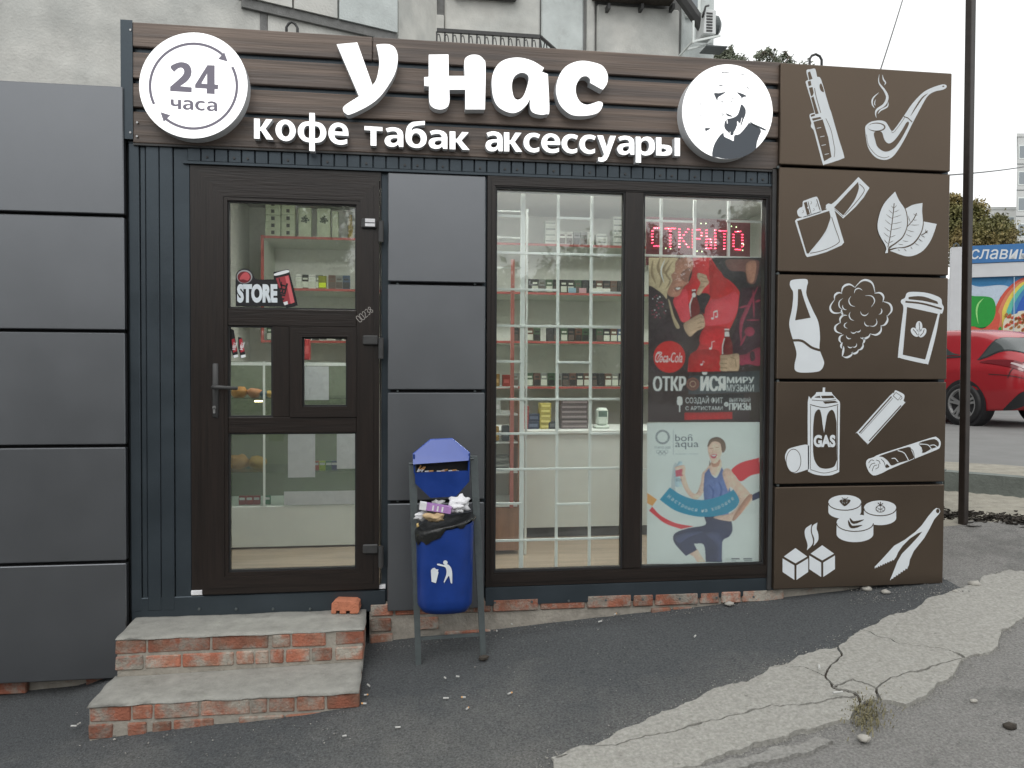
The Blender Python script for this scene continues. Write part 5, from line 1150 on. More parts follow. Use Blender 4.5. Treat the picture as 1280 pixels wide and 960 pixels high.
for l, wd, m in (([(200,100),(180,200),(220,300),(190,400)], 4, 5), ([(290,120),(240,200),(250,250),(300,200)], 3.5, 5), ([(130,120),(120,250),(160,360)], 3, 5), ([(330,130),(260,250),(300,330),(250,420)], 2.5, 5), ([(250,110),(210,230),(240,350)], 1.5, 13)): q.line(smooth(Z4(l), 6, False), wd, m, 6, True)
pp([(88,388,1),(200,440),(265,520),(300,610),(330,700),(430,760),(495,880),(440,930),(330,960),(300,1280,1),(86,1280,1)], 8, 6)
pp([(280,520),(300,540),(340,680),(395,790),(360,800),(320,700)], 4, 7)
for a in range(26): q.poly(circle(*Z4([(120+rp.random()*150, 470+rp.random()*230)])[0], .5+rp.random()*.7, None, 6), 13 if a % 3 == 0 else 12, 7)
pp([(430,770),(500,712),(590,662),(625,675),(640,720),(640,790),(565,830),(490,885)], 7, 8)
for l in ([(540,720),(600,690),(632,700)], [(560,760),(610,740),(640,745)], [(560,800),(620,785)]): q.line(smooth(Z4(l), 4, False), 1.0, 5, 9, True)
pp([(560,470),(650,450),(700,490),(650,600),(640,660),(600,620),(560,540)], 9, 7)
pp([(575,250),(655,272),(668,305),(685,350),(640,400),(600,462),(572,470),(562,440),(600,350),(570,300)], 7, 8)
for l in ([(590,280),(660,305)], [(600,330),(675,340)], [(590,395),(640,385)]): q.line(Z4(l), 1.0, 5, 9)
pp([(510,420,1),(556,420,1),(562,490),(590,580),(585,660),(500,700),(505,560),(520,490)], 16, 7); q.line(Z4([(515,424),(552,420)]), 1.6, 13, 9); q.line(smooth(Z4([(540,445),(510,520),(495,580),(505,690)]), 5, False), 1.6, 13, 9, True); q.poly(circle(*Z4([(535,470)])[0], 2.4, 3), 13, 9)
pp([(715,115),(800,98,1),(1200,98,1),(1205,330),(1100,400),(1010,440),(920,340),(830,285),(800,200)], 9, 3)
pp([(850,130),(950,112),(1150,120),(1195,160),(1150,350),(1070,340),(1045,240),(900,225)], 10, 4); pp([(1060,160),(1160,140),(1140,330),(1080,330)], 6, 5)
pp([(1000,430),(1060,400),(1210,370,1),(1200,1150,1),(1000,1100),(900,960),(960,760)], 11, 4)
for l, wd in (([(1180,385),(1080,590),(1010,760),(1010,960)], 5), ([(1205,520),(1150,540)], 3), ([(980,600),(1100,570)], 2.5), ([(1060,720),(1200,720)], 2), ([(1000,980),(1060,860)], 3), ([(1130,420),(1140,700)], 2.5)): q.line(smooth(Z4(l), 5, False), wd, 12, 5, True)
q.poly(circle(*Z4([(1095,835)])[0], 6.5, 6), 12, 5)
for l in ([(840,815),(888,815)],): q.line(Z4(l), 1.8, 13, 7)
pp([(842,820,1),(886,820,1),(895,890),(920,960),(925,1090,1),(825,1090,1),(828,960),(840,890)], 16, 6); q.poly(Z4([(845,835),(885,835),(892,885),(842,885)]), 13, 7); q.line(smooth(Z4([(842,900),(822,980),(822,1060)]), 4, False), 1.2, 13, 7)
pp([(980,120),(1060,100),(1200,35),(1210,210),(1080,200),(1000,210)], 12, 6, Z5); pp([(1100,90),(1140,75),(1150,150),(1110,170)], 11, 7, Z5)
pp([(800,112),(870,108),(960,95),(990,120),(985,260),(930,285),(850,280),(795,262),(800,230),(790,195),(800,150)], 7, 7, Z5)
for l in ([(800,148),(870,150)], [(795,192),(865,196)], [(800,235),(870,240)], [(900,130),(950,150),(960,230)]): q.line(Z5(l), 1.2, 5, 8)
for (nx_, ny_) in ((720, 640), (700, 940)):
    a = Z4([(nx_, ny_)])[0]; q.poly(circle(a[0], a[1]+8, 1.7, 1.3, 10), 13, 8); q.line([(a[0]+1.4, a[1]+8), (a[0]+1.8, a[1]), (a[0]+5.5, a[1]-1.2)], .8, 13, 8)
    if ny_ == 640: q.poly(circle(a[0]+5, a[1]+6, 1.6, 1.2, 10), 13, 8); q.line([(a[0]+6.4, a[1]+6), (a[0]+6.2, a[1]-1.2)], .8, 13, 8); q.line([(a[0]+1.8, a[1]), (a[0]+6.4, a[1]-1.6)], 1.6, 13, 8)
a = Z5([(610, 205)])[0]; q.poly(circle(a[0], a[1], 1.5, 1.1, 10), 13, 8); q.line([(a[0]+1.4, a[1]), (a[0]+2.2, a[1]-5), (a[0]+4, a[1]-2.5)], .6, 13, 8)
q.poly([(811, 466), (950, 463), (949.6, 527.5), (810, 527.5)], 0, 9); q.poly([(860, 470), (949.8, 463), (949.7, 490), (860, 493)], 15, 10); q.poly([(868, 494), (930, 492), (930, 512), (868, 514)], 9, 10); q.poly([(855, 516), (915, 515), (915, 524), (855, 525)], 3, 10)
q.poly(circle(836.5, 446, 19.6, 19.8, 40), 14, 10)
q.text('Coca-Cola', 819, 440.5, 852.5, 453, 13, 11, .012, .32); q.line(smooth([(819.5, 446), (822, 440.5), (827, 441), (823, 446), (822, 450)], 5, False), 1.2, 13, 11, True); q.line(smooth([(822, 450.8), (828, 449), (834, 451.5), (840, 449.5)], 5, False), .8, 13, 11, True)
q.text('ОТКР', 817, 470.3, 856.5, 488.8, 13, 11, .05); q.text('ЙСЯ', 875.8, 465, 905.8, 488.8, 13, 11, .05)
q.text('МИРУ', 908.5, 471.3, 942.5, 478.8, 13, 11, .03); q.text('МУЗЫКИ', 908, 480.5, 942.3, 489.2, 13, 11, .02)
q.poly(circle(865.5, 480, 8.2, 8.4, 24), 10, 11); q.ring(circle(865.5, 480, 7.2, 7.2, 24), 1.2, 17, 12); q.ring(circle(865.5, 480, 3.6, 3.6, 16), 1.0, 7, 12)
q.text('СОЗДАЙ ФИТ', 856.5, 495, 903, 505.5, 13, 11, .014); q.text('С АРТИСТАМИ', 856.5, 508, 903, 512.8, 13, 11, .02)
q.text('ВЫИГРЫВАЙ', 911.5, 496.4, 938, 502.3, 13, 11, .02); q.text('ПРИЗЫ', 911.3, 503.6, 938, 512.8, 13, 11, .03); q.poly(circle(907.5, 505.5, 2.9, 2.8, 16), 13, 11); q.text('И', 906.3, 504, 908.8, 507, 0, 12, .02)
q.poly(smooth([(846, 499), (847, 496), (851, 496), (852.5, 499), (852, 506), (846.5, 506)], 3), 13, 11); q.line([(849.2, 506), (849.2, 515)], 1.4, 13, 11)
q.build('printed_sheet', pm, t)
# second poster
t = thing('water_poster', 'white bottled water poster with a woman in blue sportswear, below the red poster', 'poster', F(880, 617, YP))
Z = zoomer(800, 525, 4.925)
pa = (('w_white', 206, 216, 218), ('w_grey', 84, 90, 100), ('w_red', 206, 62, 72), ('w_blue', 48, 142, 176), ('w_navy', 44, 52, 88), ('w_skin', 222, 190, 174), ('w_skin2', 186, 142, 124), ('w_top', 104, 124, 178), ('w_top2', 82, 104, 160), ('w_hair', 112, 92, 80), ('w_orange', 226, 158, 92), ('w_bottle', 176, 200, 214), ('w_pink', 190, 90, 110), ('w_pant2', 62, 72, 112), ('w_shadow', 178, 188, 194)); pm = [P(*a) for a in pa]; CQ = Z([(43,17),(737,13),(733,886),(43,886)])
q = Print(wfn(YP), (0, -1, 0), CQ, [a[1:] for a in pa], {5, 6, 7, 8, 4, 13, 9, 11}, dim=1.25)
q.poly(CQ, 0, 0)
for k in range(24):
    a = k*15; u, v = Z([(138+38*math.cos(R_(a)), 106+38*math.sin(R_(a)))])[0]; q.poly([(u+1.0*math.cos(R_(a+b)), v+1.0*math.sin(R_(a+b))) for b in (20, 110, 200, 290)], 1, 1)
q.ring(circle(*Z([(138,106)])[0], 8.6, 8.8, 36), .5, 1, 1); q.ring(circle(*Z([(138,106)])[0], 6.8, 7.0, 36), .5, 1, 1)
q.text('TOKYO 2020', *Z([(88,164)])[0], *Z([(186,177)])[0], 1, 1, .01)
for a, b in ((112,196),(136,196),(160,196),(124,206),(148,206)): q.ring(circle(*Z([(a,b)])[0], 2.2, 2.2, 14), .4, 1, 1)
q.line(Z([(203,60),(203,215)]), .5, 1, 1)
q.text('bon', *Z([(215,90)])[0], *Z([(320,132)])[0], 1, 1, .012); q.line(smooth(Z([(294,100),(306,91),(320,99)]), 3, False), .8, 1, 1); q.text('aqua', *Z([(215,140)])[0], *Z([(358,182)])[0], 1, 1, .012); q.text('НАЧНИ С ВОДЫ', *Z([(215,207)])[0], *Z([(355,215)])[0], 1, 1)
def wp(pts, m, l, s=4): q.poly(smooth(Z(pts), s) if s else Z(pts), m, l)
wp([(200,300),(225,270),(215,420),(240,470),(330,520),(200,480)], 14, 1)
wp([(45,448,1),(105,490,1),(76,530,1),(45,512,1)], 10, 1); wp([(75,533,1),(130,590),(220,635),(330,655,1),(250,672,1),(150,635),(56,558,1)], 2, 1)
wp([(560,310),(620,265),(735,235,1),(735,332,1),(680,345),(620,380),(585,345)], 2, 1); wp([(680,470),(735,440,1),(735,482,1),(690,498)], 4, 1)
wp([(120,490,1),(182,415,1),(250,460),(330,488),(420,490),(540,450),(605,400,1),(622,480,1),(590,540),(520,580),(420,597),(320,590),(210,555)], 3, 11)
wp([(300,825,1),(345,795),(370,830),(402,876,1),(350,876,1),(330,845)], 5, 3)
wp([(395,590),(470,575),(562,622,1),(568,680),(545,720),(505,750),(503,876,1),(402,876,1),(390,770),(330,762,1),(348,800,1),(280,838,1),(215,765),(202,720),(225,690),(300,665),(400,645)], 4, 4)
wp([(400,700),(470,690),(500,740),(498,870,1),(470,870,1),(470,770)], 13, 5); wp([(215,720),(300,690),(390,690),(300,720),(240,760)], 13, 5)
wp([(505,330),(545,300),(600,370),(690,475),(655,540),(580,615),(530,622),(455,605),(470,592),(560,572),(612,500),(560,415),(540,440,1)], 5, 12); wp([(660,470),(690,478),(590,612),(570,600)], 6, 13)
wp([(440,262),(400,310),(380,330),(370,390),(340,455),(300,420),(275,340),(262,290),(240,300),(252,380),(290,455),(340,492),(385,450),(400,400)], 5, 6)
wp([(395,330,1),(425,295,1),(440,340),(470,355),(500,290,1),(520,330),(545,400),(555,450),(545,540),(545,595,1),(400,592,1),(392,500),(388,420)], 7, 7)
for l in ([(420,400),(450,440),(440,500)], [(480,380),(500,430),(480,520)], [(420,520),(470,560)], [(520,470),(500,560)]): q.line(smooth(Z(l), 4, False), 2.4, 8, 8, True)
wp([(425,300),(440,255),(490,240),(500,285),(475,340),(445,340)], 5, 8); wp([(440,260),(490,248),(480,285),(445,290)], 6, 9)
wp([(415,165),(440,128),(490,130),(506,175),(490,235),(465,268),(440,262),(420,215)], 5, 9)
wp([(412,160),(430,120),(475,107),(515,130),(527,175),(510,205),(500,190),(490,145),(445,135),(420,165)], 9, 10)
wp([(432,218),(470,212),(462,236),(440,236)], 12, 11); wp([(437,220),(466,216),(455,226)], 0, 12)
for a in ((428,178),(465,172)): q.line(Z([(a[0],a[1]),(a[0]+20,a[1]-2)]), .6, 9, 11)
q.line(Z([(448,180),(442,203),(452,206)]), .4, 6, 11)
wp([(425,250),(432,275),(424,282)], 9, 10)
wp([(236,255,1),(256,255,1),(262,300),(262,400),(250,412),(222,412),(212,390),(212,310)], 11, 5); wp([(216,310,1),(262,300,1),(262,345,1),(218,350,1)], 12, 6); q.text('BON', *Z([(222,360)])[0], *Z([(256,378)])[0], 1, 6); wp([(215,290),(270,280),(275,330),(255,335),(258,300),(222,310)], 5, 7)
txt = 'Настройся на хорошее'; 
for i, ch in enumerate(txt):
    if ch == ' ': continue
    s_ = (i+.5)/len(txt); u, v = 168+s_*410, 0
    v = 468+ (95*(1-((s_-.52)/.52)**2)); sl_ = math.degrees(math.atan2(-2*95*(s_-.52)/.52**2/410, 1))
    cu, cv = Z([(u, v)])[0]; hgt = 2.7 if ch.islower() else 3.6
    dsc = .9 if ch in 'рф' else 0
    q.text(ch, cu-1.45, cv-hgt+dsc*.2, cu+1.45, cv+hgt*.35+dsc, 0, 14, .015, 0, sl_)
q.line(Z([(560,855),(612,855)]), 1.6, 1, 3); q.line(Z([(635,855),(690,855)]), 1.6, 1, 3); q.line(Z([(560,868),(590,868)]), .8, 1, 3); q.line(Z([(640,866),(690,866)]), .8, 1, 3)
q.build('printed_sheet', pm, t)

# ================================================================== STEPS
zt1, zt2 = HC-1.236, HC-1.395
YA, YBk = YF-.300, YF-.600
stp = thing('brick_steps', 'two brick steps with rough cement treads below the brown door', 'steps', (-.74, YF-.3, HC-1.55))
ux0, ux1 = F(145, 797, YA).x, F(454, 787, YA).x; lx0_, lx1_ = F(110, 872, YBk).x, F(448, 865, YBk).x
def tread(x0, x1, y0, y1, z, th, seed):
    nx_, ny_ = 40, 12; v = []; f = []
    for j in range(ny_+1):
        for i in range(nx_+1):
            u, t_ = i/nx_, j/ny_; x = x0+(x1-x0)*u; y = y0+(y1-y0)*t_
            e = noise.noise(Vector((x*9, seed, 0)))*.009+noise.noise(Vector((x*31, seed, 4)))*.004
            if j == 0: y += e-.004
            if i in (0, nx_): x += noise.noise(Vector((y*11, seed, 7)))*.008
            zz_ = z+noise.noise(Vector((x*5, y*5, seed)))*.005+noise.noise(Vector((x*17, y*17, seed)))*.0022-(.006 if j == 0 else 0)-.03*(x1-x)*.5*(0 if seed < 2 else 1)
            v.append((x, y, zz_))
    n = len(v); per = [i for i in range(nx_+1)]+[j*(nx_+1)+nx_ for j in range(1, ny_+1)]+[ny_*(nx_+1)+i for i in range(nx_-1, -1, -1)]+[j*(nx_+1) for j in range(ny_-1, 0, -1)]
    for j in range(ny_):
        for i in range(nx_): a = j*(nx_+1)+i; f.append((a, a+1, a+nx_+2, a+nx_+1))
    for a in per: v.append((v[a][0], v[a][1], z-th-.006+noise.noise(Vector((v[a][0]*14, v[a][1]*14, seed)))*.006))
    m_ = len(per)
    for k in range(m_): f.append((per[(k+1) % m_], per[k], n+k, n+(k+1) % m_))
    return mk('tread', v, f, M['tread'], stp, None, True)
tread(ux0-.004, ux1+.004, YA-.002, YF-.001, zt1, .002, 1.3); tread(lx0_-.004, lx1_+.004, YBk-.002, YA+.02, zt2, .014, 5.1)
def mortar_body(x0, x1, y0, y1, z0, z1):
    q = MB(); q.box(x0, x1, y0, y1, z0, z1); return q.build('mortar_core', M['mortar'], stp)
mortar_body(ux0+.004, ux1-.004, YA+.003, YF-.002, HC-1.75, zt1-.007); mortar_body(lx0_+.004, lx1_-.004, YBk+.003, YA+.03, HC-1.95, zt2-.022)
def brick_obj(p, x0, x1, y0, y1, z0, z1, seed, m='brick'):
    bm = bmesh.new(); bmesh.ops.create_cube(bm, size=1)
    for v in bm.verts: v.co = Vector((x0+(v.co.x+.5)*(x1-x0), y0+(v.co.y+.5)*(y1-y0), z0+(v.co.z+.5)*(z1-z0)))
    bmesh.ops.bevel(bm, geom=list(bm.edges), offset=.005, segments=1, affect='EDGES', profile=.5)
    for v in bm.verts: v.co += Vector((noise.noise(v.co*20+Vector((seed, 0, 0))), noise.noise(v.co*20+Vector((0, seed, 0))), noise.noise(v.co*20+Vector((0, 0, seed)))))*.003
    bm.verts.index_update(); vs = [v.co.copy() for v in bm.verts]; fs = [tuple(v.index for v in f.verts) for f in bm.faces]; bm.free()
    return mk('brick', vs, fs, M[m], p)
# front courses read off the photograph: (left, right) in zoomed picture units, course
Z = zoomer(90, 720, 3.282)
def course(items, pyc, y, ztop, zbot):
    for a, b in items:
        (u0, _), (u1, _) = Z([(a, 0), (b, 0)]); p0, p1 = F(u0, pyc, y), F(u1, pyc, y)
        brick_obj(stp, p0.x, p1.x, y-.001-random.random()*.0045, y+.09, zbot, ztop-.002-random.random()*.004, a*.01)
course([(177,304),(311,566),(574,806),(822,896),(903,1040),(1080,1199)], 800, YA, zt1-.008, zt1-.074)
course([(178,292),(300,446),(454,664),(674,744),(752,806),(814,868),(878,975),(984,1066),(1080,1194)], 822, YA, zt1-.080, zt1-.146)
course([(72,240),(248,330),(338,520),(528,728),(736,800),(808,914),(922,1036),(1046,1177)], 880, YBk, zt2-.020, zt2-.086)
course([(66,168),(228,306),(330,408),(416,582),(684,868),(876,1040),(1050,1150)], 905, YBk, zt2-.094, zt2-.158)
course([(64,172),(300,420)], 922, YBk, zt2-.166, zt2-.23)
for (xs_, y0, y1, zt_, sg) in ((ux0, YA+.095, YF-.01, zt1-.008, -1), (ux1, YA+.095, YF-.01, zt1-.008, 1), (lx0_, YBk+.095, YA, zt2-.022, -1), (lx1_, YBk+.095, YA, zt2-.022, 1)):
    for r in range(2):
        y = y0
        while y < y1-.03:
            b = min(y+.12, y1); z1 = zt_-r*.076-.003
            if sg < 0: brick_obj(stp, xs_, xs_+.05, y, b-.01, z1-.064, z1, y*7)
            else: brick_obj(stp, xs_-.05, xs_, y, b-.01, z1-.064, z1, y*9)
            y += .125
# loose broken brick lying on the upper step: notched underside
lb = thing('loose_brick', 'single broken orange brick lying on the right end of the upper step', 'brick', FZ(432, 764, zt1))
c = FZ(432, 766, zt1+.006); q = MB(); a0 = -.12; X = Vector((math.cos(a0), math.sin(a0), 0)); Yv = Vector((-math.sin(a0), math.cos(a0), 0))
out = [(-.068, .0), (-.045, .0), (-.045, .014), (-.026, .014), (-.026, .0), (.004, .0), (.004, .014), (.024, .014), (.024, .0), (.062, .0), (.070, .012), (.066, .044), (.05, .054), (-.05, .060), (-.066, .05)]
n = len(out); vs = []
for d_ in (-.045, .05):
    for (u, h_) in out: vs.append(c+X*(u*(1 if d_ < 0 else .92))+Yv*(d_+.03)+Vector((0, 0, h_*(1 if d_ < 0 else 1.04)+.001)))
tri = tessellate_polygon([[Vector((p[0], p[1], 0)) for p in out]]); fs = []
for t_ in tri:
    aa, bb, cc = (vs[i] for i in t_); f_ = tuple(t_) if (bb-aa).cross(cc-aa).y < 0 else tuple(t_)[::-1]; fs.append(f_); fs.append(tuple(i+n for i in f_)[::-1])
for i in range(n): fs.append((i, i+n, (i+1) % n+n, (i+1) % n))
mk('brick_body', vs, fs, M['loose_brick'], lb)
# ================================================================== LITTER BIN
YBN = YF-.265
bl, br_ = G(523, 829), G(604, 821)
tb = thing('litter_bin', 'blue metal litter bin with ashtray hood on a grey two-legged frame', 'litter bin', ((bl.x+br_.x)/2, YBN, (bl.z+br_.z)/2))
def leg(px0, py0, px1, py1):
    a = F(px0, py0, YBN); b = F(px1, py1, YBN); b.z = ground_z(b.x, YBN)-.01
    q = MB(); w_ = .0135; w2 = .0185
    q.hexa([b+Vector(d) for d in ((-w_, -w_, 0), (w_, -w_, 0), (w_, w_, 0), (-w_, w_, 0))]+[a+Vector(d) for d in ((-w2, -w_, 0), (w2, -w_, 0), (w2, w_, 0), (-w2, w_, 0))])
    return q.build('leg', M['steel'], tb)
leg(515.5, 578, 523, 829); leg(592, 570, 604, 822)
a, b = F(525, 798, YBN), F(600, 793, YBN); q = MB(); q.tube([a, b], .010, 4); q.build('crossbar', M['steel'], tb)
for px, py in ((604, 824),):
    p = G(px, py); lump('mud_clod', (p.x, p.y-.01, p.z+.01), .022, M['soil'], 4, 'small rusty clod at the foot of the right bin leg', 'clod', (1.3, 1, .7), None, 1)
# bucket: half round, rim sloping up to the right
def bucket():
    pl, pr = F(519, 660, YBN), F(590.5, 645, YBN); bl_, br2 = F(527, 757, YBN), F(588, 757, YBN); n = 20; v = []; f = []
    xa, xb = F(520, 700, YBN).x, F(591, 700, YBN).x; xm = (xa+xb)/2; R0 = (xb-xa)/2
    zl, zr_, zbm = F(520, 664, YBN).z, F(590, 646, YBN).z, F(557, 757, YBN).z
    for k in range(13):
        t_ = k/12
        for i in range(n):
            an = 2*math.pi*i/n; cx_ = math.cos(an); sy_ = math.sin(an); pw = lambda c: math.copysign(abs(c)**.78, c)
            rr = R0*(1-.05*t_)*(1 if t_ < .93 else 1-(t_-.93)*2.2)
            x = xm+rr*pw(cx_); y = YBN-.04+rr*.82*pw(sy_); ztop = zl+(zr_-zl)*(cx_*.5+.5); z = ztop+(zbm-ztop)*t_
            v.append((x, y, z))
    for k in range(12):
        for i in range(n): f.append((k*n+i, (k+1)*n+i, (k+1)*n+(i+1) % n, k*n+(i+1) % n))
    f.append(tuple(12*n+i for i in range(n))[::-1])
    return mk('bucket', v, f, M['bin_blue'], tb, None, True), xm, R0, zl, zr_
bk, bxm, bR, bzl, bzr = bucket()
# hood with ashtray slot: octagonal plate, upper flap in lighter blue as if lit, open tray
Zb = zoomer(500, 530, 5.65); YH = YBN-.035
pts8 = [(92,215),(215,112),(370,105),(492,205),(490,405),(395,512),(215,515),(105,420)]
def plate(name, pts, y0, y1, m):
    o = extrude(name, [Zb(pts)], y0, y1, [m, m], tb); return o
plate('hood', [(104,345),(478,330),(490,405),(395,512),(215,522),(108,420)], YH, YH+.012, M['bin_blue'])
plate('hood_back', [(100,230),(486,215),(488,340),(104,350)], YH+.055, YH+.065, M['car_dark'])  # back of the slot coloured dark to imitate the shade inside
q = MB(); pA = [F(*p, y_) for p, y_ in zip(Zb([(90,215),(92,285),(484,258),(492,205)]), (YH+.012, YH-.014, YH-.014, YH+.008))]; pB = [F(*p, YH+.050) for p in Zb([(215,112),(370,105)])]
q.add([pA[1], pA[2], pA[3], pB[1], pB[0], pA[0]]+[p+Vector((0, .006, .004)) for p in (pA[1], pA[2], pA[3], pB[1], pB[0], pA[0])], [(0, 1, 2, 3, 4, 5), (11, 10, 9, 8, 7, 6)]+[(i, i+6, (i+1) % 6+6, (i+1) % 6) for i in range(6)])
q.build('hood_flap', M['bin_lid_lit'], tb)
q = MB(); p0, p1 = F(*Zb([(106,348)])[0], YH), F(*Zb([(478,330)])[0], YH); q.box(p0.x, p1.x, YH+.0125, YH+.0545, min(p0.z, p1.z)-.006, min(p0.z, p1.z)-.001); q.build('ash_tray', M['iron'], tb)
for pts in ([(92,215),(104,215),(108,350),(98,350)], [(484,210),(494,205),(490,405),(480,340)]): plate('hood_side', pts, YH-.001, YH+.06, M['bin_blue'])
a, b = F(*Zb([(64,282)])[0], YH+.02), F(*Zb([(520,245)])[0], YH+.02); q = MB(); q.tube([a, b], .004, 8); q.build('hinge_rod', M['steel'], tb)
for i, (u, v_, ln, an) in enumerate(((135,318,.035,1.1), (165,300,.03,.9), (150,325,.035,.7), (205,335,.04,.05), (290,332,.04,-.05), (370,325,.04,.1), (420,318,.035,-.2), (315,328,.03,.2))):
    p = F(*Zb([(u, v_)])[0], YH+.018+.003*i); p.z = max(p.z, min(p0.z, p1.z)); q = MB(); d_ = Vector((math.cos(an), .1, math.sin(an)))*ln; lo_ = p-d_*.5; lo_.z = min(p0.z, p1.z)+.004; q.tube([lo_, lo_+d_*.45], .004, 7, 0); q.tube([lo_+d_*.45, lo_+d_], .004, 7, 1)
    tag(q.build('cigarette_butt', [M['paper'], M['butt']]), ('tallest butt leaning at the far left of the bin ashtray', 'second leaning butt in the bin ashtray, right of the tallest', 'short leaning butt behind two others in the bin ashtray', 'flat butt lying left of centre in the ashtray slot', 'flat butt lying in the middle of the ashtray slot', 'flat butt lying right of centre in the ashtray slot', 'butt at the right end of the ashtray slot', 'butt just right of the middle one in the ashtray slot')[i], 'cigarette butt', 'butts standing in the ashtray' if i < 3 else 'butts lying in the ashtray')
# pictogram on the bucket: figure dropping litter (follows the curved front)
Zs = zoomer(440, 640, 6.4)
def on_bucket(px, py):
    p = F(px, py, YBN-.04); c_ = max(-1, min(1, (p.x-bxm)/(bR*.97))); cc = abs(c_)**(1/.78); s_ = math.sqrt(max(0, 1-cc*cc))**.78
    return Vector((p.x, YBN-.04-bR*.82*s_*.99-.004, p.z))
q = Flat(on_bucket, (0, -1, 0), .0005)
q.poly(circle(*Zs([(737,356)])[0], 2.7, 2.7, 16), 0, 0)
for s in ([(672,368),(690,365),(725,374),(755,370),(780,395),(790,440),(789,520,1),(778,514,1),(766,462),(755,470),(728,514,1),(724,505,1),(745,440),(738,395),(700,382),(676,376)],): q.poly(smooth(Zs(s), 3), 0, 0)
q.poly(Zs([(625,418),(640,402),(655,398),(664,408),(684,410),(678,424),(684,432),(664,517),(630,508)]), 0, 0)
q.build('bin_pictogram', [M['vinyl']], tb)
# black liner folded over the rim
v = []; f = []; n = 48
for k in range(7):
    for i in range(n):
        an = 2*math.pi*i/n; pw = lambda c: math.copysign(abs(c)**.78, c); ztop = bzl+(bzr-bzl)*(math.cos(an)*.5+.5)
        t_ = k/6; wob = noise.noise(Vector((math.cos(an)*5, math.sin(an)*5, k*.8)))
        rr = bR*(1.015+.03*math.sin(t_*math.pi)+.035*wob) if k > 1 else bR*(.80+.16*k+.05*wob)
        z = ztop + (.020 if k == 1 else .004 if k == 0 else .016-(t_-.3)*.055*(1+.8*noise.noise(Vector((math.cos(an)*3, math.sin(an)*3, 9)))+(.5 if math.cos(an) < -.1 else -.75)))
        v.append((bxm+rr*pw(math.cos(an)), YBN-.04+rr*.84*pw(math.sin(an)), z))
for k in range(6):
    for i in range(n): f.append((k*n+i, (k+1)*n+i, (k+1)*n+(i+1) % n, k*n+(i+1) % n))
f.append(tuple(range(n)))
mk('bin_liner', v, f, M['bag'], tb, None, True)
# rubbish on top, each thing its own
def crumple(name, u, v_, r, m, seed, label, sc=(1, .8, .8), dy=-.05, dz=0):
    p = F(*Zb([(u, v_)])[0], YBN+dy); p.z += dz; return lump(name, p, r, m, seed, label, 'rubbish', sc, None, 3, .75)
crumple('crumpled_paper', 420, 562, .036, M['paper'], 21, 'crumpled white paper sticking up at the right of the bin', (1.2, .8, 1.0), -.05)
crumple('crumpled_paper', 395, 590, .030, M['paper'], 27, 'crumpled white wrapper beside the purple carton in the bin', (1.2, .8, .8), -.08)
crumple('paper_scrap', 262, 560, .022, P('paper_dull', 170, 170, 170), 31, 'grey paper scrap behind the purple carton in the bin', (1.2, .8, .7), -.03)
crumple('crumpled_tissue', 155, 650, .024, M['paper'], 44, 'white tissue at the left edge of the full bin', (1.3, .8, .8), -.09)
crumple('crumpled_bag', 248, 655, .031, M['tan'], 52, 'crumpled brown paper bag on top of the full bin', (1.3, .9, .75), -.11)
crumple('fruit_peel', 124, 715, .007, P('peel', 196, 170, 110), 60, 'small yellowish scrap on the black liner at the left of the bin', (.8, .6, 1.4), -.115)
pc = thing('purple_carton', 'purple and white carton lying across the rubbish in the bin', 'carton', F(*Zb([(262,592)])[0], YBN-.1)); c = F(*Zb([(262,592)])[0], YBN-.1); q = MB(); ax_ = Vector((.985, .0, -.17)); az_ = Vector((.17, 0, .985)); ay_ = Vector((0, 1, 0))
def obox(q, c, ax_, ay_, az_, a, b, d, m=0): q.hexa([c+ax_*x*a+ay_*y*b+az_*z*d for z in (-1, 1) for x, y in ((-1, -1), (1, -1), (1, 1), (-1, 1))], m)
obox(q, c, ax_, ay_, az_, .065, .022, .0155, 0); obox(q, c-ax_*.0665, ay_=ay_, ax_=ax_, az_=az_, a=.0155, b=.0225, d=.0165, m=1)
for k in range(3): obox(q, c+ax_*(-.02+.022*k)-ay_*.0222, ax_, ay_, az_, .004, .0006, .012, 1)
q.build('carton_body', [M['purple'], M['paper']], pc)
# ================================================================== STREET LITTER, STONES, WEEDS
rl = random.Random(5)
BL = ['butt by the brick footing left of the bin leg', 'butt nearest the right front corner of the lower step', 'butt just behind the one at the lower step corner', 'butt right of the upper one by the lower step', 'butt right of the right bin leg, nearer the bin', 'butt right of the right bin leg, nearer the window', 'butt below the middle of the brick footing, nearer the street', 'butt below the middle of the brick footing, left one', 'left butt of the upper pair before the bin', 'right butt of the upper pair before the bin', 'left butt of the lower pair before the bin', 'right butt of the lower pair before the bin', 'butt alone on the asphalt right of the lower pair', 'upper butt at the left corner of the lower step', 'lower butt at the left corner of the lower step', 'butt in front of the lower step at its right', 'butt on the asphalt between the step and the bottom edge', 'butt in the open asphalt right of the bin', 'butt lying right of the four before the bin']
def butt(p, an, ln=.03, r=.0042, lab='', grp=None, m=('butt_paper', 'butt')):
    if rl.random() < .65: m = ('butt_paper', 'butt_paper')
    q = MB(); d_ = Vector((math.cos(an), math.sin(an), 0))*ln; p = p+Vector((0, 0, r+.012)); q.tube([p, p+d_*.62], r, 7, 0); q.tube([p+d_*.62, p+d_], r, 7, 1)
    tag(q.build('cigarette_butt', [M[m[0]], M[m[1]]]), lab, 'cigarette butt', grp)
for i, (px, py) in enumerate(((493,786),(458,884),(455,873),(462,862),(621,793),(640,784),(768,772),(748,781),(557,852),(574,850),(561,877),(582,876),(635,872),(96,912),(97,910),(428,925),(494,914),(868,800),(583,891))):
    butt(G(px, py), rl.uniform(0, 3.1), rl.uniform(.012, .026), .0038, BL[i], 'butts on the asphalt')
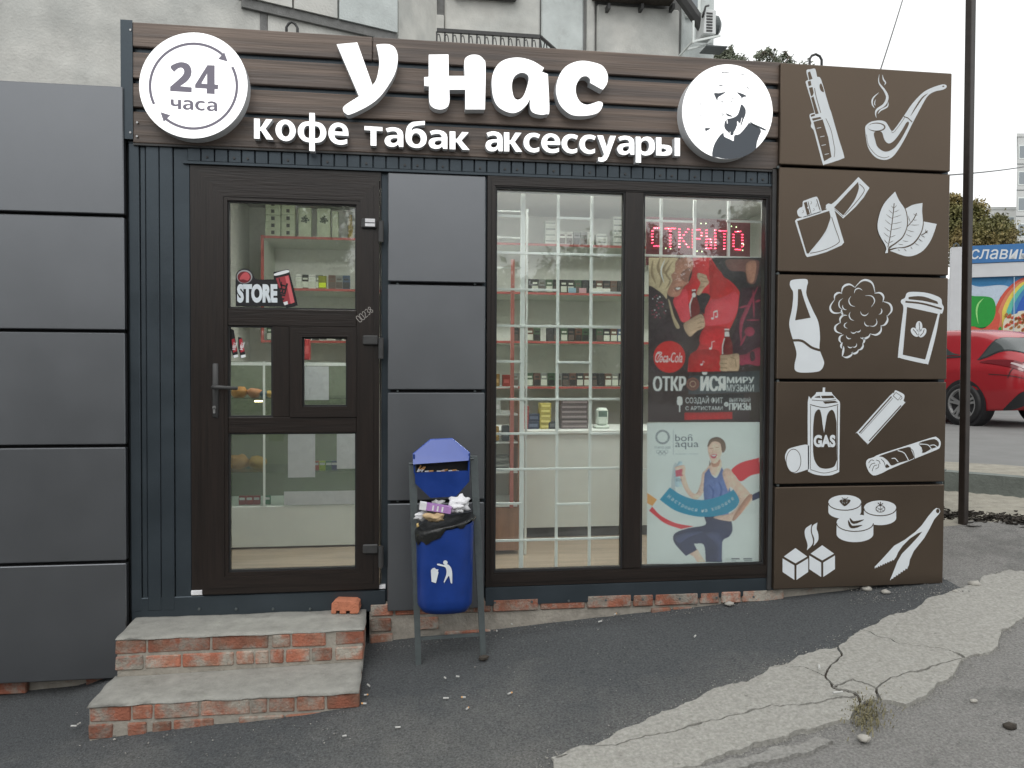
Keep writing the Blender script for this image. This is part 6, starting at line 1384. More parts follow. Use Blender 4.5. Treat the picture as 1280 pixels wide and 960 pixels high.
for i, (px, py) in enumerate(((1041,877),(1024,846))): butt(G(px, py)+Vector((0, 0, .02)), .1+i, .045, .005, 'cigarette butt on the pale concrete near the weeds' if i == 0 else 'cigarette butt in the crack of the pale concrete strip', None, ('butt_paper', 'butt_paper'))
for i, (px, py, r, lab) in enumerate(((1080,926,.022,'pale stone lying below the dry weeds'), (1107,742,.020,'white pebble on the asphalt before the lowest pictogram panel'), (1083,738,.024,'buff stone lump under the edge of the pictogram panel'), (1217,878,.012,'small white chip on the grey asphalt right of the concrete strip'), (1262,911,.022,'dark pebble on the grey asphalt at the right'), (912,757,.02,'crumpled white scrap on the asphalt below the window corner'), (1218,732,.026,'pale stone at the tip of the concrete strip'), (1194,741,.014,'little stone beside the tip of the concrete strip'))):
    p = G(px, py); lump('stone', (p.x, p.y, p.z+r*.3+.004), r, M['stone'] if i != 4 else M['soil'], i+70, lab, 'stone', (1.25, 1, .6), None, 2, .4)
gb = MB()
BOTB = [(830, 962), (960, 934), (1014, 914), (1064, 906), (1087, 890), (1126, 885), (1160, 873), (1187, 852), (1207, 827), (1249, 812), (1253, 790), (1280, 775)]
for i in range(2600):                                  # loose grit along edges and on the asphalt
    k = i % 5
    if k == 0: px, py = rl.uniform(1060, 1215), 0; py = 742-(px-1060)*.09+rl.uniform(-6, 16)
    elif k == 1: px = rl.uniform(470, 970); py = 800-(px-480)*.118+rl.uniform(-2, 14)
    elif k == 2: px, py = rl.uniform(90, 470), rl.uniform(880, 955)
    elif k == 3: j = rl.randrange(len(TOPB)-1); t_ = rl.random(); px = TOPB[j][0]+(TOPB[j+1][0]-TOPB[j][0])*t_+rl.gauss(0, 8); py = TOPB[j][1]+(TOPB[j+1][1]-TOPB[j][1])*t_+rl.gauss(0, 5)
    else: px, py = rl.uniform(560, 1280), rl.uniform(760, 958)
    if i % 10 in (7, 9):
        j = rl.randrange(len(BOTB)-1); t_ = rl.random(); px = BOTB[j][0]+(BOTB[j+1][0]-BOTB[j][0])*t_+rl.gauss(0, 7); py = BOTB[j][1]+(BOTB[j+1][1]-BOTB[j][1])*t_+abs(rl.gauss(0, 6))
    p = G(px, py); r = rl.uniform(.0013, .0042)*(1.7 if rl.random() < .06 else 1)
    c = p+Vector((0, 0, r*.4+.006)); vs = [c+Vector((rl.uniform(.6, 1.2)*r*a, rl.uniform(.6, 1.2)*r*b, rl.uniform(.5, 1)*r*d)) for a, b, d in ((1, 0, 0), (-1, 0, 0), (0, 1, 0), (0, -1, 0), (0, 0, 1), (0, 0, -1))]
    gb.add(vs, [(0, 2, 4), (2, 1, 4), (1, 3, 4), (3, 0, 4), (2, 0, 5), (1, 2, 5), (3, 1, 5), (0, 3, 5)], 2 if i % 10 in (7, 9, 3, 8) else 0 if rl.random() < .08 else 1)
gb.build('loose_grit', [M['stone'], M['asphalt_old'], M['concrete_path']], None, False, 'stuff')
wd_ = MB()
for i in range(420):
    px, py = rl.gauss(1084, 13), rl.gauss(898, 11); p = G(px, py)+Vector((0, 0, .008)); h_ = rl.uniform(.008, .028); a = rl.uniform(0, 6.3); d_ = Vector((math.cos(a), math.sin(a), 0)); s_ = Vector((-d_.y, d_.x, 0))*.0022
    t_ = p+d_*h_*rl.uniform(.3, 1)+Vector((0, 0, h_*.75)); wd_.add([p-s_, p+s_, (p+t_)/2+s_*.8+Vector((0, 0, .006)), t_, (p+t_)/2-s_*.8+Vector((0, 0, .006))], [(0, 1, 2, 4), (4, 2, 3)])
wo_ = wd_.build('dry_weeds', M['weed'], None, False, 'stuff')
# ================================================================== LEFT NEIGHBOUR
YN = YF-.045
nb = thing('neighbour_kiosk', 'neighbouring kiosk wall of plain dark grey panels at the left of the door', 'kiosk', (-2.2, YN, HC-1.6))
nx1 = F(156, 470, YN).x; nx0 = -4.6
NY = [(104.5, 265.5), (269.5, 411.5), (415.5, 556), (560, 702.5), (706.5, 851)]
for a, b in NY: panel('cladding_panel', nx0, nx1, F(80, b, YN).z, F(80, a, YN).z, YN, M['panel_grey'], nb, .04)
box('wall_core', nx0, nx1-.012, YN+.042, YN+2.4, F(80, 849, YN).z, F(80, 106, YN).z, M['black'], nb)
box('gap_strip', nx1-.011, F(164, 470, YF).x, YF+.02, YF+.03, F(80, 849, YN).z, F(80, 176, YN).z, M['black'], nb)
x = nx0
box('footing', nx0, nx1-.03, YN+.10, YN+.3, HC-2.3, F(80, 852, YN).z-.002, M['mortar'], nb)
while x < nx1-.2:
    for r in range(3):
        z1 = F(80, 853, YN).z-.006-r*.077
        if rl.random() < .8: brick_obj(nb, x+(.0 if r % 2 else .06), x+.235+(.0 if r % 2 else .06), YN+.045+rl.random()*.03, YN+.16, z1-.066, z1, x*3+r)
    x += .25
# ================================================================== APARTMENT BLOCK BEHIND
ab = thing('apartment_block', 'weathered grey concrete panel apartment block rising behind the kiosk', 'apartment building', (0, YF+8, HC-1))
YW1 = YF+6.5
def slab(name, pxa, pxb, y, z0, z1, m, th=.3, bev=.02, pp_=ab):
    a, b = F(pxa, 30, y).x, F(pxb, 30, y).x; return box(name, a, b, y, y+th, z0, z1, M[m], pp_, bev)
zA, zB = HC-1.0, HC+14
# right part: panels facing us, seams between
zs_ = F(790, 5, YW1).z
box('seam_wall', F(545, 30, YW1).x, F(893, 30, YW1).x, YW1+.05, YW1+9, zA, zB, M['seam'], ab)
for a, b, m in ((556, 675, 'wall'), (677, 729.5, 'wall_blue'), (734, 744, 'wall'), (746.5, 849.5, 'wall'), (852.5, 893, 'wall_blue')):
    slab('wall_panel', a, b, YW1, zA, zs_-.03 if a == 746.5 else F(700, -20, YW1).z, m)
    for k in range(4):
        z0 = (zs_+.55 if a == 746.5 else F(700, -20, YW1).z+.02)+k*2.8; slab('wall_panel', a, b, YW1+.002, z0+(.0 if k else 0), z0+2.76, m)
# dark balcony floor edge with brick-like infill above the right panel
q = MB(); a, b = F(746, 3, YW1-.3), F(846, 3, YW1-.3)
for i in range(26): x = a.x+(b.x-a.x)*i/26; q.box(x, x+(b.x-a.x)/30, YW1-.3, YW1-.02, zs_+.02, zs_+.5)
q.box(a.x, b.x, YW1-.28, YW1-.01, zs_, zs_+.48); q.build('balcony_front', M['soil'], ab)
for px in (763, 805, 844): q = MB(); p = F(px, 6, YW1-.2); q.box(p.x-.02, p.x+.02, YW1-.14, YW1-.002, p.z-.02, p.z+.05); q.build('bracket', M['iron'], ab)
# dark vent above the balcony
lump_p = F(607, -4, YW1-.05); box('vent_box', lump_p.x-.42, lump_p.x+.42, YW1-.12, YW1-.002, lump_p.z-.03, lump_p.z+.5, M['iron'], ab, .02)
# left part: long wall turned towards the right, meeting a corner at x=495
c1 = F(495, 45, YF+5.6); dirL = Vector((.925, .38, 0)); nL = Vector((dirL.y, -dirL.x, 0))
def lwall(name, s0, s1, z0, z1, off, m, th=.25):
    q = MB(); p = [c1+dirL*s0+nL*off, c1+dirL*s1+nL*off, c1+dirL*s1+nL*(off-th), c1+dirL*s0+nL*(off-th)]
    q.hexa([Vector((v.x, v.y, z0)) for v in p]+[Vector((v.x, v.y, z1)) for v in p]); return q.build(name, M[m], ab)
def sL(px, py=30):                     # where a pixel column meets that wall
    p = FP(px, py, c1, nL); return (p-c1).dot(dirL), p.z
zl_ = sL(495, 45)[1]                   # underside line of the overhanging upper panels
lwall('wall_panel', -14, sL(328)[0]-.03, zA, zl_-.02, .02, 'wall'); lwall('wall_joint', sL(328)[0]-.03, sL(333)[0], zA, zl_-.02, .03, 'seam'); lwall('wall_panel', sL(333)[0]+.01, 0, zA, zl_-.02, .02, 'wall')
for a, b, m in ((-30, 300, 'wall'), (301, 364, 'wall'), (365, 420, 'wall'), (421, 494.5, 'wall_blue')):
    s0 = -14 if a < 0 else sL(a)[0]; lwall('wall_panel', s0, sL(b)[0]-.015, zl_+.003, zB, .10 if a > 0 else .02, m)
lwall('panel_ledge', sL(301)[0], -.01, zl_-.10, zl_-.003, .07, 'seam', .2)
# the face between the corner and the balcony
c2 = F(546, 40, YW1)
q = MB(); a = Vector((c1.x+.03, c1.y+.02, 0)); b = Vector((c2.x, c2.y-.01, 0)); d_ = (b-a).normalized(); n_ = Vector((d_.y, -d_.x, 0))
pts = [a, b, b-n_*.3, a-n_*.3]; q.hexa([Vector((v.x, v.y, zA)) for v in pts]+[Vector((v.x, v.y, zB)) for v in pts]); q.build('wall_panel', M['wall'], ab)
box('wall_pier', F(539, 30, YW1-.02).x, F(555, 30, YW1-.02).x, YW1-.03, YW1+.2, zA, F(548, 18, YW1-.03).z, M['wall'], ab, .01)
# parapet railing of the entrance canopy
YRl = YF+5.2; zr1, zr0 = F(610, 41.5, YRl).z, F(610, 62, YRl).z-.25
ra, rb = F(546, 40, YRl).x, F(675, 44, YRl).x
rail = MB(); rail.box(ra, rb, YRl-.02, YRl+.02, zr1-.025, zr1+.015); rail.box(ra, rb, YRl-.012, YRl+.012, zr0, zr0+.03); rail.build('railing_bar', M['iron'], ab)
for k in range(14):
    x = ra+(rb-ra)*k/13; q = MB(); q.tube([(x, YRl, zr0), (x, YRl, zr1-.02)], .010, 6)
    if k < 13:
        w_ = (rb-ra)/13; q.tube([(x+w_*(.15+.7*t_/8), YRl, zr1-.06-.16*t_/8+.05*math.sin(t_*.8)) for t_ in range(9)], .006, 5)
    q.build('railing_baluster', M['iron'], ab)
q = MB()
for t0, t1 in ((0, 1),):
    A, B = Vector((rb, YRl, zr1)), Vector((rb+.9, YW1-.05, zr1)); q.tube([A, B], .022, 6); q.tube([A-Vector((0, 0, .4)), B-Vector((0, 0, .4))], .012, 6)
    for k in range(10):
        p = A.lerp(B, k/9); p2 = A.lerp(B, min(1, (k+.8)/9)); q.tube([p, p2-Vector((0, 0, .4))], .008, 5); q.tube([p-Vector((0, 0, .4)), p2], .008, 5)
q.build('railing_side', M['iron'], ab)
box('canopy_slab', ra-.1, rb+.6, YRl-.05, YW1-.01, zr0-.22, zr0-.01, M['wall'], ab, .01); box('canopy_upstand', ra+.05, rb-.02, YRl+.2, YRl+.26, zr0, zr1-.16, M['wall'], ab)
# window frame edge and diagonal pipe at the corner
q = MB(); A, B = F(846, -12, YW1-.35), F(880, 36, YW1-.35); q.tube([A, B], .085, 8); q.build('drain_pipe', M['iron'], ab)
wa, wb = F(858, -30, YW1-.06), F(876, 22, YW1-.06); box('window_frame', wa.x, wb.x, YW1-.06, YW1-.003, wb.z, wa.z+.6, M['bar'], ab, .01); box('window_pane', wa.x+.06, wb.x-.05, YW1-.07, YW1-.062, wb.z+.06, wa.z+.5, M['far_glass'], ab)
# air conditioner hung on the corner
YAc = YW1-.55; pA_, pB_ = F(880, 42, YAc), F(895.5, 12, YAc)
ac = thing('air_conditioner', 'white outdoor air conditioner unit hung on the corner of the concrete block', 'air conditioner', ((pA_.x+pB_.x)/2, YAc, pA_.z))
box('casing', pA_.x, pB_.x, YAc, YAc+.30, pA_.z, pB_.z, M['ac'], ac, .012)
for k in range(7):
    z = pA_.z+.03+(pB_.z-pA_.z-.06)*k/7; box('louvre', pA_.x+.03, pA_.x+.115, YAc-.006, YAc-.0005, z, z+.022, M['iron'], ac)
q = MB(); q.tube([(pB_.x+.001, YAc+.15, (pA_.z+pB_.z)/2), (pB_.x+.06, YAc+.15, (pA_.z+pB_.z)/2), (pB_.x+.10, YAc+.15, (pA_.z+pB_.z)/2)], [.145, .14, .09], 24); q.build('fan_guard', M['steel'], ac)
q = MB(); x0 = F(866.5, 50, YAc).x; q.box(x0-.012, x0+.012, YAc-.01, YAc+.02, pA_.z-.13, F(866, 26, YAc).z); q.tube([(x0, YAc+.005, pA_.z-.11), (pB_.x+.06, YAc+.005, pA_.z-.01)], .018, 4); q.tube([(x0, YAc+.27, pA_.z-.11), (pB_.x+.06, YAc+.27, pA_.z-.01)], .018, 4); q.tube([(x0, YAc+.005, pA_.z-.1), (x0, YW1, pA_.z-.1)], .018, 4); q.build('wall_bracket', M['bar'], ac)
box('drip_hood', pA_.x+.05, pB_.x+.17, YAc+.02, YAc+.28, pA_.z-.15, pA_.z-.135, M['steel'], ac)
q = MB(); q.tube([F(878, 22, YAc-.01), F(881, 12, YAc-.02), F(882, 8, YAc-.02), F(886, 7, YAc)], .014, 6); q.build('hose', M['iron'], ac, True)

# ================================================================== POLE, WIRES
pb = G(1204, 655); YPo = pb.y
po = thing('steel_pole', 'tall dark brown square steel pole standing right of the kiosk', 'pole', pb)
pt0 = F(1213.5, 0, YPo); q = MB(); w_ = .0235; tt = Vector((pb.x+(pt0.x-pb.x)*1.35, YPo, pb.z+(pt0.z-pb.z)*1.35))
cA = R_(18); rot = lambda x, y: Vector((x*math.cos(cA)-y*math.sin(cA), x*math.sin(cA)+y*math.cos(cA), 0))
bm = bmesh.new()
for z_, c_ in ((0, pb-Vector((0, 0, .15))), (1, tt)):
    for (x, y) in ((-w_+.004, -w_), (w_-.004, -w_), (w_, -w_+.004), (w_, w_-.004), (w_-.004, w_), (-w_+.004, w_), (-w_, w_-.004), (-w_, -w_+.004)): q.v.append(c_+rot(x, y))
q.f += [(i, (i+1) % 8, 8+(i+1) % 8, 8+i) for i in range(8)]+[tuple(range(7, -1, -1)), tuple(range(8, 16))]; q.m += [0]*10
bm.free(); q.build('pole_shaft', M['pole'], po)
lump('mud_clod', (pb.x+.03, pb.y-.06, pb.z+.005), .03, M['asphalt_old'], 91, 'dirt heaped at the foot of the steel pole', 'dirt', (1.8, 1, .35), None, 2)
def wire(label, A, B, sag, r):
    pts = [A.lerp(B, i/16)-Vector((0, 0, sag*4*(i/16)*(1-i/16))) for i in range(17)]; q = MB(); q.tube(pts, r, 6); return tag(q.build('cable', M['iron']), label, 'cable')
wire('thin cable rising to the upper right behind the kiosk roof', FD(1101, 86, 7.0), FD(1140, -40, 9.5), .02, .006)
wire('thin cable running level behind the pole towards the far tower block', FD(1150, 221, 12), FD(1345, 193, 26), .12, .012)
# ================================================================== PAVILION WITH MURAL
o = Vector((0, 0, HC)); base = FD(1203, 400, 18.0); dP = Vector((.86, -.51, 0)).normalized(); nP = Vector((-dP.y, dP.x, 0)); nP = nP if nP.dot(ray(1203, 400)) < 0 else -nP
def W(px, py, off=0): return FP(px, py, base+nP*off, nP)
pv = thing('shop_pavilion', 'white and blue shop pavilion with a rainbow mural and lettering beyond the red car', 'pavilion', (base.x, base.y, zr))
def pbox(name, px0, px1, z0, z1, off0, off1, m, ext=0):
    a, b = W(px0, 400), W(px1, 400); b = b+dP*ext; pts = [a+nP*off0, b+nP*off0, b+nP*off1, a+nP*off1]; q = MB()
    q.hexa([Vector((v.x, v.y, z0)) for v in pts]+[Vector((v.x, v.y, z1)) for v in pts]); return q.build(name, M[m] if isinstance(m, str) else m, pv)
z_ft, z_fb, z_wb = W(1245, 306.8).z, W(1245, 328.7).z, W(1245, 346.2).z
pbox('pavilion_wall', 1187, 1280, zr-.02, z_wb+.02, -.02, -3.5, 'pav_white', 6); fs_ = pbox('fascia_board', 1211, 1280, z_fb, z_ft, .12, -3.4, 'blue_sign', 6); pbox('white_band', 1211, 1280, z_wb, z_fb-.01, .10, -3.4, 'pav_white', 6)
pbox('corner_column', 1186.5, 1207, zr-.02, W(1195, 310).z, .16, -.1, 'pav_white'); pbox('plinth', 1207.5, 1280, zr-.02, zr+.35, .05, -.01, 'steel', 6)
q = MB(); p = W(1192, 309.5, .05); q.tube([p, p+Vector((0, 0, .06)), p+dP*.05+Vector((0, 0, .1)), p+dP*.1+Vector((0, 0, .06)), p+dP*.1], .018, 6); q.build('lifting_loop', M['steel'], pv)
q = Flat(lambda x, y: W(x, y, .125), nP, .004); q.text('славин', 1213.5, 311.5, 1285.5, 324, 0, 0, .008, .22); q.build('fascia_lettering', [M['vinyl']], pv)
q = Flat(lambda x, y: W(x, y, .0), nP, .006)
mm = [P(*a) for a in (('m_blue', 40, 120, 170), ('m_cloud', 190, 206, 222), ('m_green', 22, 150, 52), ('m_green_l', 150, 220, 130), ('m_red', 206, 84, 64), ('m_orange', 214, 130, 96), ('m_yellow', 226, 206, 90), ('m_aqua', 96, 190, 170), ('m_deep', 40, 90, 180), ('m_cream', 216, 210, 190), ('m_nut', 166, 108, 56), ('m_sea', 60, 130, 180))]
Zm = zoomer(1180, 290, 6.86)
def mp(pts, m, l, s=4): q.poly(smooth(Zm(pts), s) if s else Zm(pts), m, l)
mp([(180,385,1),(760,370,1),(760,1500,1),(180,1500,1)], 11, 0, 0); mp([(180,450),(300,470),(480,455),(560,480),(480,560),(440,640),(180,640,1)], 1, 1)
mp([(180,385,1),(560,378,1),(520,440),(380,452),(180,452,1)], 0, 1)
for j_, (o_, m) in enumerate(((0, 4), (34, 5), (66, 6), (104, 7), (146, 11), (185, 8))): mp([(430+o_,680,1),(462+o_,600),(520+o_,510),(600+o_,435),(700+o_*.9,385+o_*.35),(960,330+o_,1),(960,1200,1),(430+o_,1200,1)], m, 2+j_)
mp([(520,800),(560,780),(760,760,1),(760,1500,1),(470,1500,1)], 11, 8)
mp([(225,800,1),(330,830),(400,770),(440,700),(462,692),(476,720),(470,790),(440,880,1),(300,1500,1),(225,1500,1)], 4, 9); mp([(440,880,1),(480,810),(500,880,1)], 2, 9)
mp([(180,560),(260,552),(380,558),(425,590),(440,660),(425,740),(380,800),(320,822),(260,812),(180,780)], 2, 10); q.line(smooth(Zm([(335,570),(290,620),(275,690),(290,790)]), 6, False), 2.4, 3, 11, True)
mp([(500,850),(510,760),(550,720),(620,700),(640,680),(760,670,1),(760,1100,1),(500,1100,1)], 9, 10)
for i in range(42):
    a = (505+rl.random()*190, 700+rl.random()*190); mp([(a[0], a[1]), (a[0]+22, a[1]-16), (a[0]+30, a[1]+4), (a[0]+8, a[1]+14)], 10 if i % 3 else 4, 11, 2)
q.line(Zm([(596,385),(590,1400)]), .9, 1, 13)
q.build('mural', mm, pv)
# ================================================================== FAR BLOCKS
def block(label, px0, px1, pyt, t, m, floors, cols, winw, depth=12, face=-.25, fl=2.8):
    a = FD(px0, pyt, t); b = FD(px1, pyt, t); z1 = a.z; z0 = zr-1; th = thing('apartment_tower', label, 'apartment building', ((a.x+b.x)/2, a.y, zr))
    d = (Vector((b.x, b.y, 0))-Vector((a.x, a.y, 0))).normalized(); n = -Vector((ray(px0, 457).x, ray(px0, 457).y, 0)).normalized(); L = (Vector((b.x, b.y, 0))-Vector((a.x, a.y, 0))).length
    def pt(s, z, off): return Vector((a.x, a.y, 0))+d*s+n*off+Vector((0, 0, z))
    def hx(name, s0, s1, z0_, z1_, o0, o1, mt):
        q = MB(); q.hexa([pt(s0, z0_, o0), pt(s1, z0_, o0), pt(s1, z0_, o1), pt(s0, z0_, o1), pt(s0, z1_, o0), pt(s1, z1_, o0), pt(s1, z1_, o1), pt(s0, z1_, o1)]); return q.build(name, M[mt], th)
    hx('wall', 0, L, z0, z1, 0, -depth, m); hx('parapet', -.1, L+.1, z1, z1+.35, .12, -depth, 'far_wall2')
    for f_ in range(floors):
        zc = z1-.9-f_*fl
        hx('panel_joint', 0, L, zc-fl+.75, zc-fl+.83, .03, -.1, 'steel')
        for c in range(cols):
            s = L*(c+.5)/cols; w_ = hx('window', s-winw/2, s+winw/2, zc-1.5, zc, .05, -.1, 'bar'); hx('pane', s-winw/2+.1, s-.04, zc-1.4, zc-.1, .07, .052, 'far_glass'); hx('pane', s+.04, s+winw/2-.1, zc-1.4, zc-.1, .07, .052, 'far_glass')
block('tall pale panel tower with balconies at the far right edge', 1272, 1330, 171, 85, 'far_wall2', 7, 2, 2.2, 14, 0, 2.85)
block('lower pale apartment block half hidden by the autumn tree', 1236, 1271.5, 262, 100, 'far_wall', 4, 2, 1.2, 10, 0, 2.9)
# ================================================================== TREES
def tree(label, base, h, crown, n, m, seed, trunk_r=.18, leaf=.16, group=None):
    """crown: list of (dx, dy, z, radius); leaves are small bent quads scattered in clumps through it"""
    r = random.Random(seed); t = thing('tree', label, 'tree', base, group); q = MB()
    q.tube([base+Vector((0, 0, -.3)), base+Vector((.1, 0, h*.3)), base+Vector((.0, .1, h*.62)), base+Vector((.15, 0, h*.9))], [trunk_r, trunk_r*.8, trunk_r*.5, trunk_r*.15], 8)
    for (dx, dy, z, cr_) in crown:
        c = base+Vector((dx, dy, z)); s = base+Vector((.05, 0, max(h*.28, z-cr_*1.3)))
        mid = s.lerp(c, .5)+Vector((r.uniform(-.3, .3), r.uniform(-.3, .3), .2)); q.tube([s, mid, c], [trunk_r*.35, trunk_r*.22, .02], 6)
        for k in range(3):
            e = c+Vector((r.gauss(0, .35), r.gauss(0, .35), r.gauss(.1, .3)))*cr_; q.tube([mid, (mid+e)/2+Vector((0, 0, .1)), e], [trunk_r*.16, .025, .01], 5)
    q.build('trunk', M['bark'], t, True)
    rg = np.random.default_rng(seed); tot = sum(c[3]**2 for c in crown); V = []; F_ = []
    for (dx, dy, z, cr_) in crown:
        k = int(n*cr_*cr_/tot); nc = max(6, k//28); cen = rg.normal(size=(nc, 3)); cen /= np.linalg.norm(cen, axis=1)[:, None]; cen *= (rg.random((nc, 1))**.4)*cr_*.92
        idx = rg.integers(0, nc, k); pos = cen[idx]+rg.normal(size=(k, 3))*cr_*.13; pos[:, 2] *= .85; pos += np.array([base.x+dx, base.y+dy, base.z+z])
        a = rg.normal(size=(k, 3)); a /= np.linalg.norm(a, axis=1)[:, None]; b = np.cross(a, rg.normal(size=(k, 3))); b /= np.linalg.norm(b, axis=1)[:, None]
        s = leaf*(.6+.8*rg.random((k, 1))); v = np.stack([pos-a*s, pos+b*s*.5, pos+a*s, pos-b*s*.5], 1).reshape(-1, 3); V.append(v)
    V = np.concatenate(V); c = V.mean(0); me = bpy.data.meshes.new('crown'); nq = len(V)//4
    me.vertices.add(len(V)); me.vertices.foreach_set('co', (V-c).astype(np.float32).ravel()); me.loops.add(nq*4); me.loops.foreach_set('vertex_index', np.arange(nq*4, dtype=np.int32))
    me.polygons.add(nq); me.polygons.foreach_set('loop_start', np.arange(0, nq*4, 4, dtype=np.int32)); me.update(calc_edges=True); me.materials.append(M[m])
    o = bpy.data.objects.new('crown', me); C.objects.link(o); o.parent = t; o.location = Vector(c)-Vector(base); WL[o] = Vector(c); return t
def at(px, py, t): p = FD(px, py, t); return p
def tree_px(label, px, pyt, t, ctr, n, m, seed, leaf, tr=.2):
    """crown clumps given in picture pixels (x, y, radius) at distance t"""
    b = FD(px, 457, t); b.z = zr-.05 if px > 1100 else HC-1.1; h = FD(px, pyt, t).z-b.z; cr_ = []; r = random.Random(seed)
    for (x, y, rad) in ctr: p = FD(x, y, t); R = rad/FPX*t; dy = r.uniform(-.6, .6)*R; cr_.append((p.x-b.x, p.y-b.y+dy, p.z-b.z, R))
    return tree(label, b, h, cr_, n, m, seed, tr, leaf)
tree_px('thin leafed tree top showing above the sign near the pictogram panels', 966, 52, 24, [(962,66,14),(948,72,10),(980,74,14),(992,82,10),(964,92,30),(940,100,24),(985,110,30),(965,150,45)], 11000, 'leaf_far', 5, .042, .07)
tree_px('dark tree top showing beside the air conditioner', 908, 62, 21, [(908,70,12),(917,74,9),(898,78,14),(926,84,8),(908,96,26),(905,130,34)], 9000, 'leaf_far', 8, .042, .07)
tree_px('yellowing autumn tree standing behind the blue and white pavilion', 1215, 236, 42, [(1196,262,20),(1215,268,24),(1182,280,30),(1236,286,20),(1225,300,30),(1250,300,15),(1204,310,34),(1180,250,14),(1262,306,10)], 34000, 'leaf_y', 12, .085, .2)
tree_px('distant greenish tree in front of the lower pale block', 1262, 296, 60, [(1262,304,9),(1274,308,8),(1252,308,9),(1268,316,12)], 6000, 'leaf_far', 15, .11, .15)
